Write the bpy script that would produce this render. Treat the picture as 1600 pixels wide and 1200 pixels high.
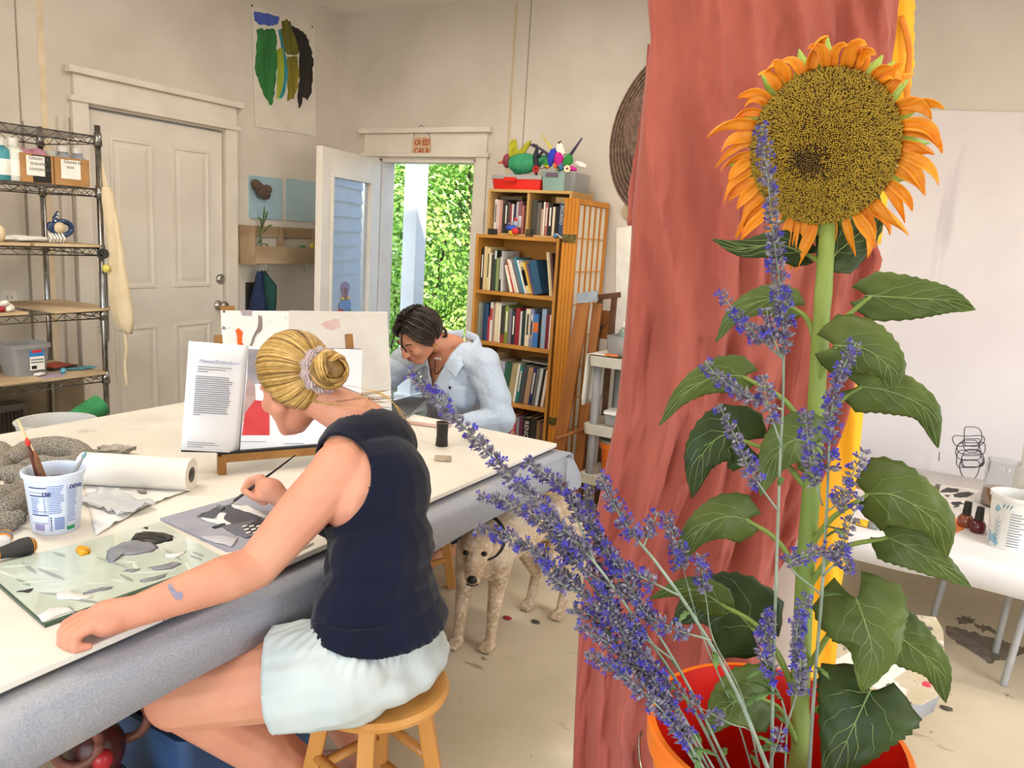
import bpy, bmesh, math, random
from mathutils import Vector as V, Matrix, Euler, noise as mnoise
from math import sin, cos, pi, radians, sqrt, atan2
random.seed(7)
for o in list(bpy.data.objects): bpy.data.objects.remove(o)
S = bpy.context.scene
COL = S.collection
# ------------------------------------------------------------------ camera
YAW, PITCH, ROLL, FPX, CAMH = -0.51096345, 0.18597069, -0.06320101, 1217.61, 1.5
_f = V((sin(YAW)*cos(PITCH), cos(YAW)*cos(PITCH), -sin(PITCH)))
_r = V((cos(YAW), -sin(YAW), 0)); _d = _f.cross(_r)
RT = cos(ROLL)*_r + sin(ROLL)*_d; DN = -sin(ROLL)*_r + cos(ROLL)*_d; FW = _f
EYE = V((0, 0, CAMH))
cam = bpy.data.cameras.new('camera'); camo = bpy.data.objects.new('camera', cam); COL.objects.link(camo)
cam.sensor_fit = 'HORIZONTAL'; cam.sensor_width = 36; cam.lens = FPX*36/1600; cam.clip_start = .05; cam.clip_end = 200
camo.matrix_world = Matrix(((RT.x, -DN.x, -FW.x, 0), (RT.y, -DN.y, -FW.y, 0), (RT.z, -DN.z, -FW.z, CAMH), (0, 0, 0, 1)))
S.camera = camo
def ray(x, y): return RT*((x-800)/FPX) + DN*((y-600)/FPX) + FW
def az(x, y, h): r = ray(x, y); return EYE + r*((h-CAMH)/r.z)      # point of the horizontal plane at height h
def ax(x, y, v): r = ray(x, y); return EYE + r*(v/r.x)
def ay(x, y, v): r = ray(x, y); return EYE + r*(v/r.y)
def ad(x, y, t): return EYE + ray(x, y)*t                          # point at a distance in front of the lens
def px(p):
    c = V(p)-EYE; t = c.dot(FW); return (800+FPX*c.dot(RT)/t, 600+FPX*c.dot(DN)/t, t)
# ------------------------------------------------------------------ view, world, light
S.view_settings.view_transform = 'Standard'; S.view_settings.look = 'None'; S.view_settings.gamma = 1
S.view_settings.use_curve_mapping = False; S.view_settings.exposure = 0.02
w = bpy.data.worlds.new('world'); S.world = w; w.use_nodes = True
wn = w.node_tree; sky = wn.nodes.new('ShaderNodeTexSky'); sky.sky_type = 'NISHITA'; sky.sun_disc = False
sky.sun_elevation = radians(48); sky.sun_rotation = radians(140); sky.air_density = 1.0; sky.dust_density = 1.5
wn.links.new(sky.outputs[0], wn.nodes['Background'].inputs[0]); wn.nodes['Background'].inputs[1].default_value = .9
def lamp(name, kind, loc, direction, energy, col=(1, 1, 1), size=None, spread=None):
    l = bpy.data.lights.new(name, kind); l.energy = energy; l.color = col
    if size and kind == 'AREA': l.shape = 'RECTANGLE'; l.size, l.size_y = size
    if kind == 'SUN': l.angle = radians(1.0)
    if spread: l.spread = spread
    o = bpy.data.objects.new(name, l); COL.objects.link(o); o.location = loc
    o.rotation_euler = V(direction).to_track_quat('-Z', 'Y').to_euler(); return o
lamp('sun', 'SUN', (3, -4, 9), (-.55, .50, -.95), 5.5, (1, .95, .86))
# daylight through the open roll-up door behind the photographer and the window of the right wall
lamp('daylight_roll_up_door', 'AREA', (-.9, -2.45, 1.25), (0, 1, .02), 34, (.62, .79, 1), (3.6, 2.2))
lamp('daylight_window', 'AREA', (2.93, 1.0, 1.75), (-1, 0, -.1), 56, (.86, .93, 1), (2.4, 1.3))
# ------------------------------------------------------------------ helpers
def lin(c):
    if isinstance(c, str):
        c = c.lstrip('#'); c = [int(c[i:i+2], 16)/255 for i in (0, 2, 4)]
    return tuple((x/12.92 if x <= .04045 else ((x+.055)/1.055)**2.4) for x in c[:3])
MATS = {}
def mat(name, c, c2=None, scale=8, detail=4, stretch=(1, 1, 1), rough=.6, metal=0, bump=0, bscale=None, ramp=(.35, .65), trans=0, alpha=1,
        ior=1.45, coat=0, sss=0, sheen=0, kind='noise', dist=.02, emit=0, spots=None, spec=.5, rot=(0, 0, 0)):
    m = bpy.data.materials.new(name); m.use_nodes = True; nt = m.node_tree; N = nt.nodes; L = nt.links
    b = N['Principled BSDF']
    a = lin(c); bcol = lin(c2) if c2 else tuple(x*.86 for x in a)
    tc = N.new('ShaderNodeTexCoord'); mp = N.new('ShaderNodeMapping'); mp.inputs['Scale'].default_value = stretch; mp.inputs['Rotation'].default_value = rot
    L.new(tc.outputs['Object'], mp.inputs[0])
    if kind == 'noise':
        t = N.new('ShaderNodeTexNoise'); t.inputs['Scale'].default_value = scale; t.inputs['Detail'].default_value = detail; out = t.outputs['Fac']
    elif kind == 'wave':
        t = N.new('ShaderNodeTexWave'); t.inputs['Scale'].default_value = scale; t.inputs['Distortion'].default_value = detail
        t.inputs['Detail'].default_value = 3; t.inputs['Detail Scale'].default_value = 1.5; out = t.outputs['Fac']
    elif kind == 'voronoi':
        t = N.new('ShaderNodeTexVoronoi'); t.inputs['Scale'].default_value = scale; out = t.outputs['Distance']
    L.new(mp.outputs[0], t.inputs['Vector'])
    rp = N.new('ShaderNodeValToRGB'); rp.color_ramp.elements[0].position = ramp[0]; rp.color_ramp.elements[1].position = ramp[1]
    rp.color_ramp.elements[0].color = (*bcol, 1); rp.color_ramp.elements[1].color = (*a, 1)
    L.new(out, rp.inputs[0]); colout = rp.outputs[0]
    for sp in (spots or []):      # (colour, scale, threshold, softness, stretch)
        sc, ssc, th, so = sp[:4]
        n2 = N.new('ShaderNodeTexNoise'); n2.inputs['Scale'].default_value = ssc; n2.inputs['Detail'].default_value = 6
        m2 = N.new('ShaderNodeMapping'); m2.inputs['Location'].default_value = (ssc*1.7, th*31, 3.1); m2.inputs['Scale'].default_value = sp[4] if len(sp) > 4 else (1, 1, 1)
        L.new(tc.outputs['Object'], m2.inputs[0]); L.new(m2.outputs[0], n2.inputs['Vector'])
        r2 = N.new('ShaderNodeValToRGB'); r2.color_ramp.elements[0].position = th; r2.color_ramp.elements[1].position = min(1, th+so)
        L.new(n2.outputs['Fac'], r2.inputs[0])
        mx = N.new('ShaderNodeMixRGB'); L.new(r2.outputs[0], mx.inputs[0]); L.new(colout, mx.inputs[1]); mx.inputs[2].default_value = (*lin(sc), 1); colout = mx.outputs[0]
    L.new(colout, b.inputs['Base Color'])
    b.inputs['Roughness'].default_value = rough; b.inputs['Metallic'].default_value = metal; b.inputs['IOR'].default_value = ior
    b.inputs['Transmission Weight'].default_value = trans; b.inputs['Alpha'].default_value = alpha; b.inputs['Coat Weight'].default_value = coat
    b.inputs['Specular IOR Level'].default_value = spec
    if sheen: b.inputs['Sheen Weight'].default_value = sheen
    if sss:
        b.inputs['Subsurface Weight'].default_value = sss; b.inputs['Subsurface Radius'].default_value = (.02, .008, .004); b.inputs['Subsurface Scale'].default_value = .5
    if emit: L.new(colout, b.inputs['Emission Color']); b.inputs['Emission Strength'].default_value = emit
    if bump:
        bn = N.new('ShaderNodeBump'); bn.inputs['Strength'].default_value = bump; bn.inputs['Distance'].default_value = dist
        if bscale:
            t2 = N.new('ShaderNodeTexNoise'); t2.inputs['Scale'].default_value = bscale; t2.inputs['Detail'].default_value = 5; L.new(mp.outputs[0], t2.inputs['Vector']); L.new(t2.outputs['Fac'], bn.inputs['Height'])
        else: L.new(out, bn.inputs['Height'])
        L.new(bn.outputs[0], b.inputs['Normal'])
    MATS[name] = m; return m
def pl(name, c, **k):            # plain colour with slight natural variation, cached
    if name in MATS: return MATS[name]
    k.setdefault('scale', 30); return mat(name, c, **k)
def perp(d):
    d = V(d).normalized(); a = V((0, 0, 1)) if abs(d.z) < .9 else V((1, 0, 0))
    u = d.cross(a).normalized(); return u, d.cross(u).normalized()
def basis(x=None, y=None, z=None):     # matrix with given z axis and approximate x axis
    z = V(z).normalized(); x = V(x); x = (x - z*x.dot(z)).normalized(); y = z.cross(x)
    return Matrix(((x.x, y.x, z.x), (x.y, y.y, z.y), (x.z, y.z, z.z)))
class G:
    def __init__(s): s.v = []; s.f = []
    def add(s, vs, fs):
        n = len(s.v); s.v += [V(p) for p in vs]; s.f += [[i+n for i in f] for f in fs]; return s
    def box(s, c, size, R=None):
        c = V(c); h = V(size)/2; vs = []
        for i in (-1, 1):
            for j in (-1, 1):
                for k in (-1, 1):
                    p = V((i*h.x, j*h.y, k*h.z)); vs.append(c+(R @ p if R else p))
        return s.add(vs, [(0, 1, 3, 2), (4, 6, 7, 5), (0, 4, 5, 1), (2, 3, 7, 6), (0, 2, 6, 4), (1, 5, 7, 3)])
    def b2(s, lo, hi): lo = V(lo); hi = V(hi); return s.box((lo+hi)/2, hi-lo)
    def beam(s, a, b, wx, wy, up=(0, 0, 1)):      # box from a to b
        a = V(a); b = V(b); d = b-a; u = V(up)
        if abs(d.normalized().dot(u)) > .95: u = V((1, 0, 0)) if abs(d.normalized().x) < .9 else V((0, 1, 0))
        return s.box((a+b)/2, (wx, wy, d.length), basis(x=d.cross(u), z=d))
    def loft(s, rings, closed=True, caps=True):
        n = len(rings[0]); vs = [p for r in rings for p in r]; fs = []
        for i in range(len(rings)-1):
            for j in range(n if closed else n-1):
                k = (j+1) % n; fs.append((i*n+j, i*n+k, (i+1)*n+k, (i+1)*n+j))
        if caps and closed: fs.append(tuple(range(n))[::-1]); fs.append(tuple(range((len(rings)-1)*n, len(rings)*n)))
        return s.add(vs, fs)
    def tube(s, pts, r, n=8, caps=True, flat=1.0, up=None):
        pts = [V(p) for p in pts]; rs = r if isinstance(r, (list, tuple)) else [r]*len(pts); rings = []; u = None
        for i, p in enumerate(pts):
            d = (pts[min(i+1, len(pts)-1)]-pts[max(i-1, 0)])
            d = d.normalized() if d.length > 1e-9 else V((0, 0, 1))
            if u is None: u = (V(up)-d*V(up).dot(d)).normalized() if up else perp(d)[0]
            else:
                u = u-d*u.dot(d); u = u.normalized() if u.length > 1e-6 else perp(d)[0]
            w_ = d.cross(u); rings.append([p+u*(cos(2*pi*k/n)*rs[i])+w_*(sin(2*pi*k/n)*rs[i]*flat) for k in range(n)])
        return s.loft(rings, True, caps)
    def lathe(s, prof, c=(0, 0, 0), n=24, R=None, caps=True):
        c = V(c); rings = []
        for r, h in prof:
            rings.append([c+(R @ V((r*cos(2*pi*k/n), r*sin(2*pi*k/n), h)) if R else V((r*cos(2*pi*k/n), r*sin(2*pi*k/n), h))) for k in range(n)])
        return s.loft(rings, True, caps)
    def ell(s, c, rad, R=None, n=16, m=10):
        prof = []; c = V(c); rings = []
        for i in range(m+1):
            a = pi*i/m; rr = max(sin(a), 1e-3); rings.append([c+((R @ V((rad[0]*rr*cos(2*pi*k/n), rad[1]*rr*sin(2*pi*k/n), -rad[2]*cos(a)))) if R else V((rad[0]*rr*cos(2*pi*k/n), rad[1]*rr*sin(2*pi*k/n), -rad[2]*cos(a)))) for k in range(n)])
        return s.loft(rings)
    def cap(s, a, b, ra, rb, n=14, m=5):          # round cone
        a = V(a); b = V(b); d = (b-a); L_ = d.length; d = d.normalized(); u, w_ = perp(d); rings = []
        for i in range(m+1):
            t = pi/2*i/m; rr = max(ra*sin(t), 1e-4); rings.append([a-d*(ra*cos(t))+(u*cos(2*pi*k/n)+w_*sin(2*pi*k/n))*rr for k in range(n)])
        for i in range(m+1):
            t = pi/2*i/m; rr = max(rb*cos(t), 1e-4); rings.append([b+d*(rb*sin(t))+(u*cos(2*pi*k/n)+w_*sin(2*pi*k/n))*rr for k in range(n)])
        return s.loft(rings)
    def chain(s, pts, rs):
        for i in range(len(pts)-1): s.cap(pts[i], pts[i+1], rs[i], rs[i+1])
        return s
    def grid(s, rows):                             # open sheet
        return s.loft([[V(p) for p in r] for r in rows], False, False)
    def prism(s, pts, off):                        # polygon extruded by vector off
        n = len(pts); off = V(off); vs = [V(p) for p in pts]+[V(p)+off for p in pts]
        return s.add(vs, [tuple(range(n))[::-1], tuple(range(n, 2*n))]+[(i, (i+1) % n, n+(i+1) % n, n+i) for i in range(n)])
    def build(s, name, m, parent=None, smooth=False, bevel=0, seg=2, sub=0, solid=0, soff=0, kind=None, label=None, auto=None):
        lo = V([min(p[i] for p in s.v) for i in range(3)]); hi = V([max(p[i] for p in s.v) for i in range(3)])
        base = V(((lo.x+hi.x)/2, (lo.y+hi.y)/2, lo.z))
        me = bpy.data.meshes.new(name); me.from_pydata([tuple(p-base) for p in s.v], [], s.f); me.update()
        bm = bmesh.new(); bm.from_mesh(me); bmesh.ops.recalc_face_normals(bm, faces=bm.faces); bm.to_mesh(me); bm.free()
        o = bpy.data.objects.new(name, me); COL.objects.link(o)
        return finish(o, base, m, parent, smooth, bevel, seg, sub, solid, soff, kind, label, auto)
WL = {}
def finish(o, base, m, parent=None, smooth=False, bevel=0, seg=2, sub=0, solid=0, soff=0, kind=None, label=None, auto=None):
    if m is not None: o.data.materials.append(m if not isinstance(m, str) else MATS[m])
    WL[o.name] = base.copy()
    if parent: o.parent = parent; o.location = base-WL[parent.name]
    else: o.location = base
    if smooth:
        for p in o.data.polygons: p.use_smooth = True
    if solid: md = o.modifiers.new('thickness', 'SOLIDIFY'); md.thickness = solid; md.offset = soff
    if bevel: md = o.modifiers.new('bevel', 'BEVEL'); md.width = bevel; md.segments = seg; md.limit_method = 'ANGLE'; md.angle_limit = radians(40)
    if sub: md = o.modifiers.new('sub', 'SUBSURF'); md.levels = sub; md.render_levels = sub
    if auto:
        for p in o.data.polygons: p.use_smooth = True
        try: o.data.set_sharp_from_angle(angle=radians(auto))
        except Exception: pass
    if kind: o['kind'] = kind
    if label: o['label'] = label
    return o
def tag(o, label, cat, group=None, kind=None):
    o['label'] = label; o['category'] = cat
    if group: o['group'] = group
    if kind: o['kind'] = kind
    return o
def thing(name, label, cat, loc, group=None):
    o = bpy.data.objects.new(name, None); COL.objects.link(o); o.location = V(loc); o.empty_display_size = .05; WL[o.name] = V(loc)
    return tag(o, label, cat, group)
def struct(o, label=None, cat=None):
    o['kind'] = 'structure'
    if label: o['label'] = label
    if cat: o['category'] = cat
    return o
def sgroup(name, loc, label=None):
    o = bpy.data.objects.new(name, None); COL.objects.link(o); o.location = V(loc); WL[o.name] = V(loc); o['kind'] = 'structure'
    if label: o['label'] = label
    return o
def text(name, body, m, parent, origin, xdir, ydir, size, depth=.0006, align='LEFT', font_shear=0, bold=0):
    cu = bpy.data.curves.new(name, 'FONT'); cu.body = body; cu.size = size; cu.extrude = depth; cu.align_x = align; cu.shear = font_shear; cu.offset = bold; cu.resolution_u = 2
    t = bpy.data.objects.new('tmp', cu); COL.objects.link(t); dg = bpy.context.evaluated_depsgraph_get()
    me = bpy.data.meshes.new_from_object(t.evaluated_get(dg)); bpy.data.objects.remove(t); bpy.data.curves.remove(cu)
    x = V(xdir).normalized(); y = V(ydir).normalized(); z = x.cross(y).normalized(); origin = V(origin)
    for v in me.vertices: c = v.co.copy(); v.co = x*c.x+y*c.y+z*c.z
    me.name = name; o = bpy.data.objects.new(name, me); COL.objects.link(o); return finish(o, origin, m, parent)
def remesh(g, name, voxel, smooth=8, m=None, parent=None, keep=None, solid=0, wr=None):
    """union of the solids in g as one continuous skin; keep(p) trims it (garments)"""
    me = bpy.data.meshes.new('tmp'); me.from_pydata([tuple(p) for p in g.v], [], g.f); me.update()
    bm = bmesh.new(); bm.from_mesh(me); bmesh.ops.recalc_face_normals(bm, faces=bm.faces); bm.to_mesh(me); bm.free()
    t = bpy.data.objects.new('tmp', me); COL.objects.link(t)
    md = t.modifiers.new('r', 'REMESH'); md.mode = 'VOXEL'; md.voxel_size = voxel
    if smooth: sm = t.modifiers.new('s', 'SMOOTH'); sm.factor = .5; sm.iterations = smooth
    dg = bpy.context.evaluated_depsgraph_get(); nm = bpy.data.meshes.new_from_object(t.evaluated_get(dg)); bpy.data.objects.remove(t); bpy.data.meshes.remove(me)
    if wr:
        nm.update()
        nr = [v.normal.copy() for v in nm.vertices]
        for v, n in zip(nm.vertices, nr): v.co += n*wr(v.co)
    if keep:                      # keep(p) > 0 stays; the cut edge is pulled onto keep(p) = 0 so that hems end cleanly
        bm = bmesh.new(); bm.from_mesh(nm); bmesh.ops.delete(bm, geom=[v for v in bm.verts if keep(v.co) < 0], context='VERTS')
        h = 1e-4
        for v in {v for e in bm.edges if e.is_boundary for v in e.verts}:
            for _ in range(3):
                f0 = keep(v.co); gr = V([(keep(v.co+V((h if i == 0 else 0, h if i == 1 else 0, h if i == 2 else 0)))-f0)/h for i in range(3)])
                if gr.length < .05: break
                stp = gr*(-f0/gr.length_squared)
                if stp.length > voxel*1.6: stp = stp.normalized()*voxel*1.6
                v.co += stp
        bm.to_mesh(nm); bm.free()
    cs = [v.co for v in nm.vertices]; lo = V([min(p[i] for p in cs) for i in range(3)]); hi = V([max(p[i] for p in cs) for i in range(3)])
    base = V(((lo.x+hi.x)/2, (lo.y+hi.y)/2, lo.z)); nm.transform(Matrix.Translation(-base)); nm.name = name
    o = bpy.data.objects.new(name, nm); COL.objects.link(o); return finish(o, base, m, parent, smooth=True, solid=solid)
def lerp(a, b, t): return V(a)*(1-t)+V(b)*t
def bez(pts, n=12):              # smooth curve through points (Catmull-Rom)
    P = [V(p) for p in pts]; P = [P[0]*2-P[1]]+P+[P[-1]*2-P[-2]]; out = []
    for i in range(1, len(P)-2):
        for k in range(n):
            t = k/n; a, b, c, d = P[i-1:i+3]
            out.append(.5*((2*b)+(c-a)*t+(2*a-5*b+4*c-d)*t*t+(3*b-a-3*c+d)*t**3))
    out.append(P[-2]); return out
def nz(p, s=1.0, o=0): return mnoise.noise(V(p)*s+V((o, o*1.7, o*.3)))
def clone(o, loc, label=None, group=None, rot=0):
    r = o.copy(); COL.objects.link(r); r.location = V(loc); r.rotation_euler[2] += rot; WL[r.name] = V(loc)
    if label: r['label'] = label
    if group: r['group'] = group
    for ch in list(o.children):
        c = ch.copy(); COL.objects.link(c); c.parent = r
        for g in ch.children: d = g.copy(); COL.objects.link(d); d.parent = c
    return r
# ------------------------------------------------------------------ room shell
XL, YB, XR, YF, ZC = -4.0, 4.4, 3.0, -2.55, 2.95
m_wall = mat('wall paint', '#d6ccbf', '#cac0b2', scale=2.2, rough=.75, bump=.12, bscale=60, dist=.004, spots=[('#bfb29c', 3.1, .68, .12), ('#ddd4c8', 1.3, .6, .2)])
m_trim = mat('trim paint', '#e2d9cc', '#d7cdbf', scale=5, rough=.45, bump=.05, bscale=40, dist=.003)
m_door = mat('door paint', '#e0d8cd', '#d6cdc1', scale=3, rough=.4, spots=[('#e4d48e', 2.3, .76, .08)])
m_ceil = mat('ceiling paint', '#ece6dc', '#e2dbd0', scale=2, rough=.8, spots=[('#8f8272', 7, .78, .04)])
m_floor = mat('concrete', '#dccdb2', '#c4b496', scale=1.6, detail=8, rough=.55, bump=.08, bscale=30, dist=.01,
              spots=[('#8f8168', 9, .70, .03), ('#efe2c8', 2.2, .58, .25), ('#5d5240', 24, .735, .02), ('#a89878', 5, .66, .05, (1, 2.2, 1))])
m_seam = pl('seam', '#9a9082', rough=.8); m_tan = mat('tape', '#e2d0b4', '#d6c09c', scale=12, rough=.7)
m_steel = mat('brushed steel', '#b9b6b0', '#9a968e', scale=30, rough=.28, metal=1)
m_brass = mat('aged brass', '#8f7f4e', '#5c5236', scale=40, rough=.4, metal=1)
struct(G().b2((XL-.15, YF-.15, -.12), (XR+.15, YB+.12, 0)).build('floor', m_floor), 'pale stained concrete studio floor', 'floor')
struct(G().b2((XL-.15, YF-.15, ZC), (XR+.15, YB+.15, ZC+.12)).build('ceiling', m_ceil), 'white plaster studio ceiling', 'ceiling')
# left wall with a closed door
D1a, D1b, D1h = 2.515, 3.38, 2.022
g = G(); g.b2((XL-.15, YF-.15, 0), (XL, D1a, ZC)); g.b2((XL-.15, D1b, 0), (XL, YB+.15, ZC)); g.b2((XL-.15, D1a, D1h), (XL, D1b, ZC))
wl = struct(g.build('wall_left', m_wall), 'off-white painted wall with closed panel door', 'wall')
for y0, z0, z1 in ((ax(27, 100, XL).y, 0, ZC), (ax(48, 450, XL).y, 0, 1.9), (ax(116, 400, XL).y, 0, 1.95)):
    G().b2((XL, y0, z0), (XL+.003, y0+.005, z1)).build('seam', m_seam, wl)
yt = ax(67, 100, XL).y; g = G()
pts = [(XL, yt-.02+.006*nz((0, 0, k*.7)), 0+k*.15) for k in range(20)]; pts2 = [(XL, p[1]+.032+.008*nz((3, 0, k*.9)), p[2]) for k, p in enumerate(pts)]
g.grid([[p, q] for p, q in zip(pts, pts2)]); g.build('tape_strip', m_tan, wl, solid=.002, soff=1)
G().b2((XL, D1a-.16, .0), (XL+.018, D1a-.135, 1.95)).build('batten', m_wall, wl)
def hdr(parent, axis, a, b, z0, z1, face, out):     # craftsman header: board, cap and lower bead
    def bx(nm, lo, hi, zl, zh, d):
        g = G()
        if axis == 'y': g.b2((face, lo, zl), (face+out*d, hi, zh))
        else: g.b2((lo, face, zl), (hi, face+out*d, zh))
        g.build(nm, m_trim, parent, bevel=.004)
    bx('header_board', a+.01, b-.01, z0, z1-.02, .022); bx('header_cap', a-.025, b+.025, z1-.02, z1+.015, .05); bx('header_bead', a-.012, b+.012, z0-.018, z0+.008, .034)
t1 = sgroup('trim_1', (XL, (D1a+D1b)/2, 0), 'white craftsman casing around the closed panel door')
hdr(t1, 'y', D1a-.085, D1b+.085, D1h+.03, D1h+.165, XL, 1)
for a, b in ((D1a-.085, D1a), (D1b, D1b+.085)): G().b2((XL, a, 0), (XL+.02, b, D1h+.02)).build('side_casing', m_trim, t1, bevel=.003)
d1 = sgroup('door_1', (XL, (D1a+D1b)/2, 0), 'closed white panel door with deadbolt in the left wall')
d1['category'] = 'door'; xd = XL-.02
g = G(); g.b2((xd-.04, D1a+.004, .01), (xd, D1b-.004, D1h-.012)); g.build('slab', m_door, d1)
for a, b in ((2.64, 2.905), (3.018, 3.283)):
    for z0, z1 in ((1.085, 1.895), (.2, .875)):
        g = G(); dd = .024      # moulded frame and raised field
        ring = lambda o, x: [V((x, a+o, z0+o)), V((x, b-o, z0+o)), V((x, b-o, z1-o)), V((x, a+o, z1-o))]
        g.loft([ring(0, xd), ring(.004, xd+.008), ring(.018, xd+.009), ring(.026, xd+.002), ring(.036, xd+.002), ring(.055, xd+.007)], True, True); g.build('door_panel', m_door, d1)
p = ax(344, 436, xd); RX = basis(x=(0, 1, 0), z=(1, 0, 0))
G().lathe([(.032, 0), (.032, .006), (.022, .016), (.012, .02), (.0, .02)], p, 24, RX).build('deadbolt', m_steel, d1, smooth=True)
p = ax(341, 477, xd)
G().lathe([(.032, 0), (.03, .008), (.012, .012), (.012, .04), (.026, .048), (.03, .06), (.022, .072), (.0, .074)], p, 24, RX).build('knob', m_steel, d1, smooth=True)
# back wall with an open garden door
OA, OB, OH = -3.632, -2.832, 1.978
g = G(); g.b2((XL-.15, YB, 0), (OA, YB+.14, ZC)); g.b2((OB, YB, 0), (XR+.15, YB+.14, ZC)); g.b2((OA, YB, OH), (OB, YB+.14, ZC))
wb = struct(g.build('wall_back', m_wall), 'off-white back wall with the open garden door', 'wall')
xt = ay(800, 100, YB).x; g = G()
pts = [(xt-.004+.01*nz((0, 4, k*.7)), YB, 1.7+k*.1) for k in range(13)]; pts2 = [(p[0]+.022+.01*nz((3, 9, k*.9)), YB, p[2]) for k, p in enumerate(pts)]
g.grid([[p, q] for p, q in zip(pts, pts2)]); g.build('tape_strip', m_tan, wb, solid=.002, soff=-1)
G().b2((xt+.11, YB-.003, .3), (xt+.115, YB, ZC)).build('seam', m_seam, wb)
t2 = sgroup('trim_2', ((OA+OB)/2, YB, 0), 'white craftsman casing around the open garden door')
hdr(t2, 'x', OA-.14, OB+.09, OH+.03, OH+.185, YB, -1)
for a, b in ((OA-.11, OA), (OB, OB+.085)): G().b2((a, YB-.02, 0), (b, YB, OH+.02)).build('side_casing', m_trim, t2, bevel=.003)
for a in (OA, OB-.02): G().b2((a, YB, 0), (a+.02, YB+.14, OH)).build('jamb', m_trim, t2)
G().b2((OA, YB, OH-.02), (OB, YB+.14, OH)).build('jamb', m_trim, t2)
G().b2((OA, YB-.01, 0), (OB, YB+.2, .02)).build('threshold', m_seam, t2)
# the open door leaf with its glass
hA = V((OA+.012, YB-.03, 0)); hB = az(499, 226, 1.97); hB.z = 0; dv = (hB-hA); LW = dv.length; dv.normalize(); nv = V((-dv.y, dv.x, 0))
if nv.x < 0: nv = -nv
d2 = sgroup('door_2', (hA+hB)/2, 'open white garden door with a tall glass pane'); d2['category'] = 'door'
def leaf(nm, u0, u1, z0, z1, t, m, off=0, bev=.003, par=None):
    c = hA+dv*((u0+u1)/2)+nv*off+V((0, 0, (z0+z1)/2)); return G().box(c, (u1-u0, t, z1-z0), basis(x=dv, z=(0, 0, 1))).build(nm, m, par or d2, bevel=bev)
leaf('stile', 0, .135, .01, 1.965, .042, m_door); leaf('stile', LW-.125, LW, .01, 1.965, .042, m_door)
leaf('rail', .135, LW-.125, 1.80, 1.965, .042, m_door); leaf('rail', .135, LW-.125, .01, .87, .042, m_door)
for u0, u1, z0, z1 in ((.125, .15, .85, 1.82), (LW-.14, LW-.115, .85, 1.82), (.15, LW-.14, 1.795, 1.82), (.15, LW-.14, .85, .875)): leaf('glazing_bead', u0, u1, z0, z1, .06, m_door)
m_pane = mat('door glass', '#dfe9f2', '#d6e2ee', rough=.02, trans=.55, ior=1.9, spec=.9, metal=.12)
pane = leaf('pane', .14, LW-.13, .86, 1.81, .006, m_pane, 0, 0)
kp = hA+dv*(LW-.06)+V((0, 0, .93)); RN = basis(x=(0, 0, 1), z=nv)
G().lathe([(.028, .02), (.027, .028), (.011, .032), (.011, .055), (.024, .062), (.028, .075), (.02, .086), (.0, .088)], kp, 24, RN).build('knob', m_steel, d2, smooth=True)
# flat coloured shapes on the pane that make up a small figure
fc = hA+dv*(LW*.56)+nv*.006
def fig(nm, du, dz, ru, rz, m):
    pts = [fc+dv*(du+ru*cos(a)*(1+.15*sin(3*a)))+V((0, 0, .94+dz+rz*sin(a))) for a in [2*pi*k/20 for k in range(20)]]; G().prism(pts, nv*.003).build(nm, m, pane)
fig('figure_head', 0, .15, .055, .055, pl('figure purple', '#8f7fa5')); fig('figure_face', .01, .135, .03, .035, pl('figure pink', '#e5b9ae'))
fig('figure_body', 0, .035, .075, .06, pl('figure blue', '#6f8fc0')); fig('figure_arm', .06, .0, .05, .03, pl('figure red', '#c9574e')); fig('figure_foot', -.06, -.01, .045, .03, pl('figure green', '#6d9a72')); fig('figure_collar', 0, .095, .06, .016, pl('figure ochre', '#cfae5c'))
# the rest of the room, behind the lens
g = G(); wy0, wy1, wz0, wz1 = -.3, 2.3, 1.0, 2.45
g.b2((XR, YF-.15, 0), (XR+.15, wy0, ZC)); g.b2((XR, wy1, 0), (XR+.15, YB+.15, ZC)); g.b2((XR, wy0, 0), (XR+.15, wy1, wz0)); g.b2((XR, wy0, wz1), (XR+.15, wy1, ZC))
struct(g.build('wall_right', m_wall), 'off-white right wall with a wide window', 'wall')
wn1 = sgroup('window_1', (XR, 1, wz0), 'wide white window in the right wall')
for lo, hi in (((XR, wy0, wz0), (XR+.1, wy1, wz0+.05)), ((XR, wy0, wz1-.05), (XR+.1, wy1, wz1)), ((XR, wy0, wz0+.05), (XR+.1, wy0+.05, wz1-.05)), ((XR, wy1-.05, wz0+.05), (XR+.1, wy1, wz1-.05)), ((XR+.02, .97, wz0+.05), (XR+.08, 1.03, wz1-.05))): G().b2(lo, hi).build('window_frame', m_trim, wn1)
g = G(); g.b2((XL-.15, YF-.15, 0), (-2.8, YF, ZC)); g.b2((1.0, YF-.15, 0), (XR+.15, YF, ZC)); g.b2((-2.8, YF-.15, 2.4), (1.0, YF, ZC))
struct(g.build('wall_front', m_wall), 'off-white wall with the raised roll-up door', 'wall')
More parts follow.
